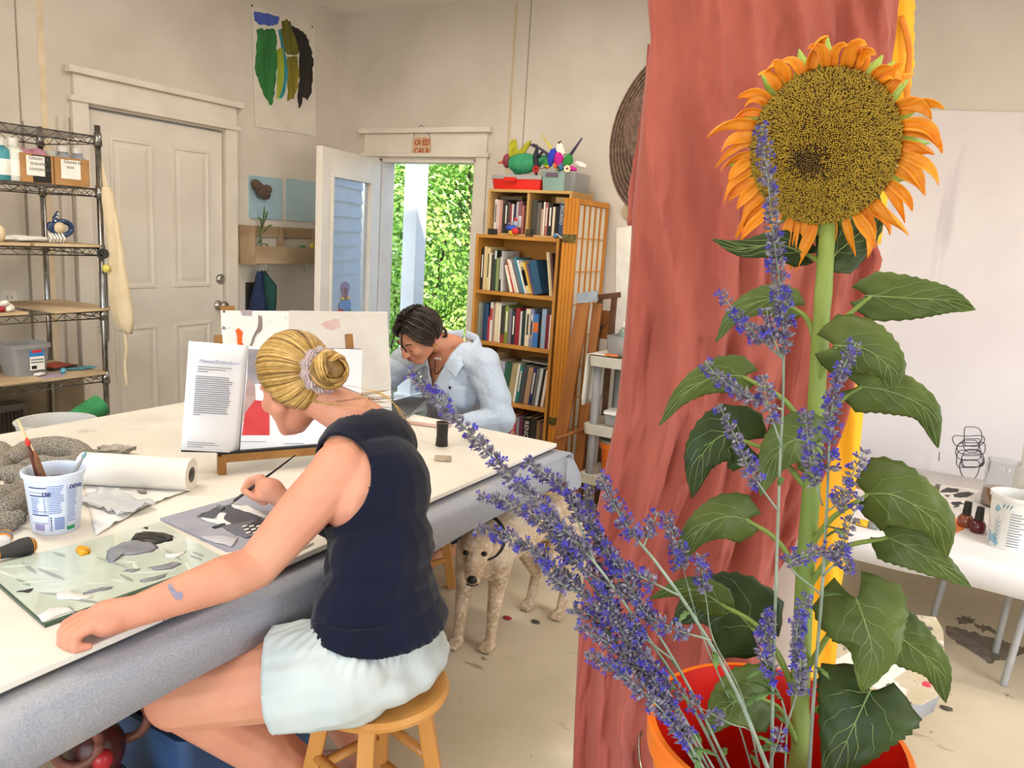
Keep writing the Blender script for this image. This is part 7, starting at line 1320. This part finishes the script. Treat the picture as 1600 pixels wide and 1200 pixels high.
a, b = exy(936, 466, 4.02), exy(964, 460, 4.02); G().beam(a+V((-.03, 0, 0)), b+V((.02, 0, 0)), .02, .03, (0, 0, 1)).build('top_rail', m_ed, db, bevel=.002)
for X_ in (938, 960): a = exy(X_, 464, 4.03); G().b2((a.x-.014, 4.018, 0), (a.x+.014, 4.042, a.z)).build('upright', m_ed, db, bevel=.001)
a, b = exy(932, 484, 4.03), exy(958, 515, 4.03); G().b2((a.x, 4.043, b.z-.06), (b.x, 4.05, a.z)).build('board', m_eo, db)
# utility cart
m_bp = mat('beige plastic', '#cfc8b8', '#bfb8a8', scale=8, rough=.5); m_gl = mat('grey plastic leg', '#8f8d8a', '#7d7b78', scale=8, rough=.45)
CX, CY = -1.648, 3.75; uc = thing('utility_cart', 'beige plastic three-tier cart left of the dresses', 'cart', (CX+.3, CY+.2, 0))
for z_ in (.915, .545, .27):
    c = V((CX+.30, CY+.19, z_)); G().loft([rrect(.30, .19, -.055, .03, c), rrect(.305, .195, -.003, .03, c), rrect(.298, .188, 0, .03, c), rrect(.28, .17, -.006, .03, c)]).build('tier', m_bp, uc, smooth=True, auto=35)
for dx in (.04, .56):
    for dy in (.04, .34): G().tube([(CX+dx, CY+dy, 0.0), (CX+dx, CY+dy, .86)], .022, 12).build('leg', m_gl, uc, smooth=True)
clo = G(); rows = [[V((CX+.10+.0*k, CY-.012+.0*k, 0)) for k in range(2)]]; P_ = [(.10, .922), (.02, .923), (-.01, .918), (-.016, .86), (-.018, .78), (-.022, .69), (-.02, .64)]
tag(clo.grid([[V((CX+x+.003*nz((k, z_*9, 0)), CY+.02+.30*k/8+.004*nz((z_*8, k, 3)), z_)) for k in range(9)] for x, z_ in P_] if 0 else [[V((CX+x+.003*nz((k, z_*9, 0)), CY+.0+.36*k/8, z_)) for k in range(9)] for x, z_ in P_]).build('white_cloth', mat('white cloth', '#ddd6c8', '#cfc7b8', scale=8, rough=.9), smooth=True, solid=.003), 'white cloth draped over the left end of the cart', 'cloth')
zc = .9165; ct_ = V((CX+.17, CY+.15, zc+.008)); bt_ = thing('bottle_tray', 'clear plastic tray of bottles on the cart', 'tray', ct_); G().loft([rrect(.09, .10, 0, .015, ct_), rrect(.1, .11, .10, .015, ct_), rrect(.096, .106, .10, .015, ct_), rrect(.086, .096, .005, .015, ct_)]).build('tray_body', m_clear, bt_, smooth=True, auto=40)
for k, (dx, dy, lab, m) in enumerate(((-.02, -.05, 'grey-green liquid bottle in the clear tray on the cart', mat('grey green liquid', '#8a978c', '#77857a', scale=6, rough=.2)), (.035, -.02, 'white bottle in the clear tray on the cart', m_wp), (.045, .05, 'tall white bottle behind in the clear tray', m_wp))): bottle('liquid_bottle', lab, ct_+V((dx, dy, .0055)), .032, .17+.01*k, m, m_wp, .5, .16, band=m_paper)
tag(G().box(V((CX+.115, CY+.03, zc+.0095)), (.07, .05, .006), Matrix.Rotation(.3, 3, 'Z')).build('orange_card', pl('orange card', '#e07a2c')), 'small orange card at the front of the cart', 'card')
for k in range(2): c = V((CX+.16+.17*k, CY+.10, .5455)); tt = thing('food_container', ['clear lidded container on the middle tier of the cart', 'second lidded container further along the middle cart tier'][k], 'container', c); G().loft([rrect(.06, .05, 0, .015, c), rrect(.068, .058, .06, .015, c)]).build('container_body', m_clear, tt, smooth=True, auto=40); G().loft([rrect(.073, .063, .0605, .015, c), rrect(.07, .06, .075, .015, c)]).build('lid', m_wp, tt, smooth=True, auto=40)
c = V((CX+.155, CY+.13, .2705)); ob = thing('small_bucket', 'orange bucket with a grey lid on the lowest cart tier', 'bucket', c); G().lathe([(0, 0), (.075, 0), (.088, .14), (.1, .142), (.1, .175), (0, .175)], c, 32).build('bucket_body', m_orange, ob, smooth=True, auto=40); G().lathe([(0, .1755), (.105, .1755), (.105, .19), (0, .192)], c, 32).build('lid', pl('lid grey', '#8a8172'), ob, smooth=True, auto=40)
# ------------------------------------------------------------------ low craft table on the right
m_sheet = mat('white table paper', '#eeeae6', '#e2dedb', scale=3, rough=.6, spots=[('#d0ccca', 4, .62, .12)])
RH_, RX0, RX1, RY0, RY1 = .50, -.62, 1.25, 3.06, 4.25
rt = thing('craft_table', 'low folding table covered with white paper', 'table', (.3, 3.65, 0))
G().b2((RX0+.01, RY0+.01, RH_-.035), (RX1-.01, RY1, RH_-.003)).build('top', m_wp, rt, bevel=.004)
rows = []
for i in range(41):
    x = RX0+(RX1-RX0)*i/40; b_ = .395+.012*nz((x*4, 0, 3)); w_ = .006*nz((x*6, 2, 0)); rows.append([(x, RY1, RH_), (x, RY0+.3, RH_), (x, RY0+.012, RH_), (x, RY0+.001, RH_-.006), (x, RY0-.004+w_, RH_-.03), (x, RY0-.006+w_*1.5, b_)])
G().grid(rows).build('paper_cover', m_sheet, rt, smooth=True, solid=.002, soff=1)
for x, y, xt_, yt_ in ((.346, 3.206, .37, 3.14), (.327, 3.47, .35, 3.5), (.10, 3.63, .14, 3.56), (-.40, 3.25, -.42, 3.2), (-.40, 4.0, -.42, 4.05), (.95, 4.0, .97, 4.05)): G().tube([(x, y, 0), (x, y, .012), (xt_, yt_, RH_-.036)], [.014, .0125, .0125], 12).build('leg', pl('grey table leg', '#b4b2ae', rough=.4), rt, smooth=True)
z5_ = RH_+.0012
def rpoly_(pts, m, nm, lab=None, cat=None, par=None, z0=z5_, th=.001):
    o = G().prism([az(x, y, z0) for x, y in pts], (0, 0, th)).build(nm, m, par); return tag(o, lab, cat) if lab else o
def drawing(lab, pts, c1, strokes, base='#efe8e2'):
    c = az(sum(p[0] for p in pts)/len(pts), sum(p[1] for p in pts)/len(pts), z5_); t = thing('craft_drawing', lab, 'drawing', c, 'drawings on the craft table'); rpoly_(pts, pl('drawing paper '+base, base), 'sheet', par=t)
    for k, s_ in enumerate(strokes): rpoly_(rough(s_, 1.2, 3, k), pl('drawing ink '+c1, c1, rough=.7), 'ink_mark', par=t, z0=z5_+.0012+.0002*k, th=.0004)
drawing('rust brown print at the far left of the craft table', [(1338, 738), (1390, 742), (1386, 752), (1335, 750)], '#a0583a', [[(1342, 740), (1384, 744), (1380, 750), (1345, 746)]])
drawing('rust line drawing behind the large sunflower leaf', [(1330, 752), (1388, 756), (1372, 772), (1322, 765)], '#9a6a50', [[(1335, 756), (1355, 764), (1350, 767), (1332, 760)], [(1362, 758), (1374, 762), (1366, 766)]])
drawing('black ink drawing beside the sunflower leaf tip', [(1435, 752), (1470, 757), (1466, 772), (1432, 764)], '#2a2626', [[(1440, 754), (1460, 762), (1454, 767), (1443, 760)]])
drawing('grey ink figure drawing in the middle of the craft table', [(1462, 756), (1530, 766), (1520, 785), (1455, 774)], '#4a4644', [[(1468, 768), (1480, 762), (1500, 764), (1495, 768), (1480, 770)], [(1490, 772), (1510, 768), (1522, 772), (1505, 778), (1492, 777)], [(1475, 774), (1484, 773), (1482, 777)]])
drawing('small dark blot drawing near the nail polish', [(1478, 780), (1520, 784), (1512, 794), (1472, 790)], '#3a3638', [[(1484, 785), (1500, 784), (1508, 788), (1490, 789)], [(1490, 791), (1500, 790), (1496, 793)]])
yt0 = thing('paint_tube', 'yellow and grey paint tube on the craft table', 'tube', az(1352, 818, z5_)); a, b, c = az(1336, 814, z5_+.014), az(1357, 819, z5_+.014), az(1372, 822, z5_+.014); G().tube([a, lerp(a, b, .1), b], [.004, .02, .022], 12, True, .6).build('tube_body', pl('tube yellow', '#e6b61e'), yt0, smooth=True); G().tube([b, c], [.022, .021], 12, True, .6).build('tube_band', pl('tube grey', '#8f918e'), yt0, smooth=True)
rpoly_([(1330, 812), (1385, 826), (1378, 838), (1322, 826)], m_paper, 'paper_sheet', 'white paper under the yellow paint tube', 'paper', z0=RH_+.0002, th=.0006)
tag(G().prism([az(x, y, z5_) for x, y in ((1485, 806), (1510, 816), (1506, 828), (1487, 836), (1470, 832))], (0, 0, .001)).build('orange_paper', pl('orange paper', '#f08a4a')), 'orange paper corner under the nail polish bottles', 'paper')
def polish(lab, x, y, c1):
    c = az(x, y, z5_+.0015); t = thing('nail_polish', lab, 'bottle', c, 'nail polish bottles'); G().lathe([(0, 0), (.024, 0), (.029, .012), (.029, .032), (.02, .046), (.011, .05), (0, .05)], c, 24).build('bottle_body', pl('polish '+c1, c1, rough=.12, coat=.5), t, smooth=True, auto=50); G().lathe([(0, .05), (.016, .05), (.013, .10), (.0, .102)], c, 20).build('cap', m_blk, t, smooth=True, auto=40)
polish('copper nail polish bottle with black cap', 1507, 822, '#8a4a30'); polish('dark red nail polish bottle with black cap', 1526, 831, '#5a141c')
cw = az(1566, 858, z5_)+V((.02, .05, 0)); tubw = thing('leaf_print_tub', 'white tub printed with blue leaves at the right edge', 'cup', cw); ra0, ra1, hw = .068, .082, .20
G().lathe([(0, .002), (ra0, 0), (ra0+.002, .004), (ra1-.003, hw-.016), (ra1+.003, hw-.014), (ra1+.003, hw), (ra1-.004, hw), (ra1-.006, hw-.016), (ra0-.003, .005), (0, .005)], cw, 44).build('tub_body', m_wp, tubw, smooth=True, auto=40)
vb = atan2(-cw.y, -cw.x); m_lb = pl('leaf blue', '#4f8aa4', rough=.5); m_lb2 = pl('leaf pale blue', '#8fb8cc', rough=.5)
sg2 = -1 if RT.dot(V((-sin(vb), cos(vb), 0))) < 0 else 1
def onw(a, z_, e=.0008): r = ra0+.002+(ra1-.003-ra0-.002)*(z_-.004)/(hw-.02)+e; an_ = vb+sg2*a; return cw+V((r*cos(an_), r*sin(an_), z_))
def wpoly(pts, m, nm): c_ = onw(sum(p[0] for p in pts)/len(pts), sum(p[1] for p in pts)/len(pts), .0012); P_ = [onw(*p) for p in pts]; G().add([c_]+P_, [(0, i+1, (i+1) % len(P_)+1) for i in range(len(P_))]).build(nm, m, tubw)
wpoly([(-1.1, .01), (-.6, .008), (-.45, .02), (-.7, .05), (-1.1, .06)], m_lb2, 'print_wash')
for k in range(5):
    z_ = .03+k*.016
    for s_ in (-1, 1): wpoly([(-.62, z_), (-.62+s_*.12, z_+.012), (-.62+s_*.2, z_+.022), (-.62+s_*.1, z_+.006)], m_lb, 'print_leaf')
wpoly([(-.63, .02), (-.60, .02), (-.605, .12), (-.625, .125)], m_lb, 'print_stem')
for a0 in (-.5, -.35, -.2): wpoly([(a0, .15), (a0+.09, .165), (a0+.12, .178), (a0+.04, .168)], m_lb, 'print_leaf')
wpoly([(-.9, .14), (-.7, .135), (-.55, .15), (-.75, .165)], m_lb2, 'print_leaf')
for k in range(13): z_ = .02+k*.010; n = 6; G().grid([[onw(-.12+(.55+.1*sin(k*3))*i/n, z_), onw(-.12+(.55+.1*sin(k*3))*i/n, z_+.003)] for i in range(n+1)]).build('print_line', pl('print grey', '#7a7d84'), tubw)
bs0 = cw+V((-.02, -.01, .03)); cbrush('paint_brush', 'brown brush standing in the leaf-print tub', bs0, ad(1543, 762, 2.95), .008, pl('brush umber', '#7a5430', rough=.4)); bpy.data.objects[list(WL)[-2]].get('group')
jr = az(1545, 800, z5_)+V((.03, .12, 0)); jt = thing('water_jar', 'tall clear jar of pinkish water behind the leaf-print tub', 'jar', jr); G().lathe([(0, 0), (.06, 0), (.064, .01), (.064, .18), (.06, .19), (.062, .2), (.059, .2), (.057, .19), (.061, .18), (.06, .012), (0, .008)], jr, 32).build('jar_glass', mat('clear jar glass', '#f4f6f5', '#f0f3f2', rough=.02, trans=1, ior=1.25), jt, smooth=True, auto=50); G().lathe([(0, .012), (.058, .012), (.059, .08), (0, .08)], jr, 32).build('murky_water', mat('murky water', '#c9a79a', '#a98d84', scale=9, rough=.1), jt, smooth=True, auto=40)
# paint-splattered seat
m_seat = mat('paint splattered seat', '#d6c9ae', '#c2b496', scale=8, rough=.6, spots=[('#f2ede4', 9, .55, .06), ('#d0304a', 11, .66, .02), ('#3f8fc0', 9, .67, .02), ('#6a6560', 22, .62, .03), ('#e0bc3a', 12, .67, .02)])
hS = .45; q = [az(x, y, hS) for x, y in ((1462, 964), (1474, 985), (1477, 1060), (1466, 1086), (1440, 1100), (1330, 1085), (1300, 1075), (1300, 960), (1320, 948))]
st2 = thing('splattered_stool', 'paint-splattered plastic stool beside the orange bucket', 'stool', (-.03, 2.25, 0))
G().prism(q, (0, 0, -.004)).build('seat_top', m_seat, st2); cq = sum(q, V())/len(q)
G().loft([[p-V((0, 0, .004)) for p in q], [cq+(p-cq)*.97-V((0, 0, .05)) for p in q], [cq+(p-cq)*.90-V((0, 0, .06)) for p in q]]).build('seat_rim', mat('seat rim', '#a9a8ac', '#8f8e94', scale=10, rough=.5), st2, smooth=True, auto=50)
G().lathe([(.0, 0), (.16, 0), (.16, .02), (.04, .04), (.035, .36), (.06, .389), (0, .389)], (cq.x-.05, cq.y, 0), 28).build('pedestal', m_gl, st2, smooth=True, auto=40)
tag(G().prism([az(x, y, hS+.0005) for x, y in ((1290, 1040), (1345, 1010), (1424, 1042), (1372, 1078))], (0, 0, .0015)).build('paper_sheet', m_paper), 'white paper lying on the paint-splattered stool', 'paper')
# wet patches and bits on the floor
m_wet = mat('wet concrete', '#7a6e5c', '#5c5244', scale=20, rough=.12)
for k, (lab, pts) in enumerate((('long wet patch on the concrete under the craft table', [(1475, 978), (1500, 982), (1530, 990), (1560, 998), (1600, 1010), (1600, 1022), (1570, 1030), (1545, 1036), (1520, 1020), (1495, 1005), (1478, 990)]), ('small round wet patch behind the long one', [(1492, 966), (1505, 964), (1523, 968), (1520, 975), (1500, 976)]), ('narrow wet patch beside the round one', [(1520, 975), (1540, 978), (1560, 986), (1558, 991), (1535, 986)]))):
    tag(G().prism([az(x, y, .0003) for x, y in rough(pts, 3, 4, k)], (0, 0, .0007)).build('wet_patch', m_wet), lab, 'puddle', 'wet patches on the floor')
for k, (x, y, c1, lab) in enumerate(((837, 973, '#5a5040', 'dark leaf scrap on the floor behind the dog'), (793, 967, '#b03030', 'tiny red scrap on the floor near the dog'), (1478, 1108, '#5a5348', 'dark crumb on the floor right of the splattered stool'))): blob('floor_scrap', lab, 'scrap', az(x, y, .0005), (.018, .012, .004), pl('scrap '+c1, c1, rough=.8), .5, 16, None, k)
# ------------------------------------------------------------------ under the work table
m_tarp = mat('blue bin plastic', '#3f5c86', '#31496e', scale=5, rough=.35)
ub_ = thing('blue_bin', 'dark blue storage bin under the work table', 'bin', (-1.62, 1.36, 0)); c = V((-1.62, 1.36, 0)); G().loft([rrect(.17, .26, 0, .03, c), rrect(.19, .28, .26, .03, c), rrect(.2, .29, .262, .03, c), rrect(.2, .29, .285, .03, c), rrect(.185, .275, .285, .03, c), rrect(.165, .255, .01, .03, c)]).build('bin_body', m_tarp, ub_, smooth=True, auto=40)
g = G(); rows = [[V((-1.80+.36*i/12, .11+1.0+.5*j/12, .287+.02*abs(nz((i*.5, j*.5, 4)))+.01*abs(nz((i, j, 9))))) for j in range(13)] for i in range(13)]
tag(g.grid(rows).build('plastic_sheet', mat('clear sheeting', '#c9d2de', '#b4bfcd', scale=6, rough=.15, trans=.6, ior=1.1), smooth=True, solid=.001), 'crumpled clear plastic sheet over the blue bin', 'plastic')
m_car = mat('carved dark red wood', '#5a2018', '#3a1410', scale=14, rough=.4); c = V((-1.56, .95, 0))
cf = thing('carved_figure', 'dark red carved figure with a fluted base under the work table', 'figurine', c)
G().lathe([(0, 0), (.09, 0), (.085, .12), (.05, .2), (.045, .24), (0, .24)], c, 24).build('base', m_car, cf, smooth=True, auto=40)
for k in range(16): a = k*2*pi/16; G().tube([c+V((.055*cos(a), .055*sin(a), .21)), c+V((.092*cos(a), .092*sin(a), .14))], [.006, .010], 6).build('flute', mat('dark metal', '#5a5654', '#3f3b3a', scale=20, rough=.35, metal=.7) if 'dark metal' not in MATS else MATS['dark metal'], cf, smooth=True)
g = G(); g.ell(c+V((0, 0, .29)), (.06, .06, .07)); g.cap(c+V((0, 0, .25)), c+V((0, 0, .33)), .05, .04); remesh(g, 'torso', .006, 3, m_car, cf)
G().ell(c+V((.05, -.02, .295)), (.022, .022, .026)).build('red_boss', pl('bright red', '#b8262c', rough=.35), cf, smooth=True)
for s_ in (-1, 1): G().tube([c+V((.02+.05*cos(a)*.6, s_*.06+.04*s_*sin(a)*0+.035*cos(a), .34+.05*sin(a))) for a in [2*pi*k/18 for k in range(19)]], .011, 8).build('scroll', mat('worn rose wood', '#8f5a4a', '#6a3c30', scale=18, rough=.5) if 'worn rose wood' not in MATS else MATS['worn rose wood'], cf, smooth=True)
# ------------------------------------------------------------------ dog
m_dog = mat('dog coat', '#cfb596', '#ab8e6c', scale=26, detail=6, rough=.9, bump=.5, bscale=90, dist=.006, spots=[('#dfd3c0', 4, .48, .3), ('#bf9c6e', 3.2, .55, .25), ('#e9dfd0', 70, .5, .3), ('#93826f', 55, .6, .2)], stretch=(1, 1, .6))
dg_ = thing('dog', 'tan speckled dog standing by the work table', 'dog', (-1.33, 2.42, 0))
fL, fR = V((-1.315, 2.30, 0)), V((-1.425, 2.25, 0)); rL, rR = V((-1.215, 2.675, 0)), V((-1.355, 2.672, 0))
ch, rp_ = V((-1.365, 2.31, .385)), V((-1.265, 2.71, .43)); hd = V((-1.275, 2.105, .478)); g = G()
mid = lerp(ch, rp_, .5)+V((0, 0, .0)); g.ell(ch, (.082, .10, .125)); g.cap(ch+V((0, .02, .01)), mid+V((0, 0, .02)), .108, .095); g.cap(mid+V((0, 0, .025)), rp_, .092, .088); g.ell(rp_+V((0, 0, -.02)), (.085, .095, .10))
g.cap(ch+V((.005, -.03, .06)), hd+V((-.012, .06, .0)), .078, .066)                       # neck
hf = V((.42, -.82, -.30)).normalized(); hu = V((.1, -.25, 1)); hu = (hu-hf*hu.dot(hf)).normalized(); hl = hu.cross(hf)
HD = lambda l, f, u: hd+hl*l+hf*f+hu*u
RHd = Matrix(((hl.x, hf.x, hu.x), (hl.y, hf.y, hu.y), (hl.z, hf.z, hu.z)))
g.ell(HD(0, 0, .012), (.060, .068, .058), RHd); g.cap(HD(0, .05, -.012), HD(0, .122, -.028), .040, .027); g.cap(HD(0, .04, -.04), HD(0, .108, -.052), .026, .016)
for s_ in (1, -1): g.ell(HD(s_*.03, .045, .028), (.016, .016, .012), RHd)
for F_, sx in ((fL, 1), (fR, -1)):
    sh_ = V((ch.x+sx*.055, ch.y+.0, .36)); el = V((F_.x-.0, F_.y+.035, .27)); wr = V((F_.x, F_.y+.012, .115)); g.cap(sh_, el, .062, .042); g.cap(el, wr, .036, .023); g.cap(wr, F_+V((0, .006, .04)), .023, .020)
    for k in (-1, 0, 1): g.cap(F_+V((k*.012, .004, .024)), F_+V((k*.016, -.036, .014)), .016, .012)
for F_, sx in ((rL, 1), (rR, -1)):
    hp = V((rp_.x+sx*.055, rp_.y-.0, .40)); kn = V((F_.x+.0, F_.y-.075, .295)); hk = V((F_.x, F_.y+.055, .135)); g.cap(hp, kn, .08, .05); g.cap(kn, hk, .044, .022); g.cap(hk, F_+V((0, .012, .035)), .022, .019)
    for k in (-1, 0, 1): g.cap(F_+V((k*.012, .01, .022)), F_+V((k*.015, -.032, .014)), .015, .012)
tl0 = rp_+V((.02, .09, .03)); g.cap(rp_+V((0, .06, .04)), tl0+V((.01, .05, -.04)), .028, .02); g.cap(tl0+V((.01, .05, -.04)), tl0+V((.02, .09, -.17)), .02, .009)
dbody = remesh(g, 'body', .0055, 4, m_dog, dg_)
m_nose = pl('dog nose', '#1c1716', rough=.3); G().ell(HD(0, .146, -.014), (.017, .013, .014), RHd).build('nose', m_nose, dg_, smooth=True)
for s_ in (1, -1):
    G().ell(HD(s_*.030, .060, .022), (.0105, .008, .0095), RHd).build('eye', pl('dog eye', '#1a1210', rough=.08), dg_, smooth=True)
    e0_ = HD(s_*.045, -.01, .06); G().grid([[e0_-hf*.03, e0_+hf*.028], [e0_+hl*s_*.025-hf*.032+hu*.012, e0_+hl*s_*.025+hf*.03+hu*.01], [e0_+hl*s_*.04-hf*.022-hu*.02, e0_+hl*s_*.042+hf*.03-hu*.022], [e0_+hl*s_*.04+hf*.0-hu*.055, e0_+hl*s_*.042+hf*.02-hu*.052]]).build('ear', mat('dog ear', '#6b4630', '#4d3020', scale=30, rough=.9) if s_ == 1 else MATS['dog ear'], dg_, smooth=True, solid=.006, sub=1)
G().tube([HD(-.02, .145, -.034), HD(0, .148, -.038), HD(.02, .143, -.034)], .002, 6).build('mouth_line', m_nose, dg_)
nc = lerp(ch+V((.005, -.03, .06)), hd+V((-.012, .06, 0)), .5); nd = (hd-ch).normalized(); u_, w_ = perp(nd); G().tube([nc+(u_*cos(a)+w_*sin(a))*.0765 for a in [2*pi*k/32 for k in range(33)]], .007, 8).build('collar', mat('black webbing', '#22201f', '#161514', scale=40, rough=.7), dg_, smooth=True)
tg = nc+V((.02, -.075, -.045)); G().tube([tg+V((.016*cos(a), 0, .016*sin(a)-.012)) for a in [2*pi*k/16 for k in range(17)]], .002, 6).build('tag_ring', m_steel, dg_, smooth=True); G().lathe([(0, -.001), (.013, -.001), (.013, .001), (0, .001)], tg+V((0, -.003, -.04)), 18, basis(x=(1, 0, 0), z=(0, -1, 0))).build('name_tag', m_steel, dg_)
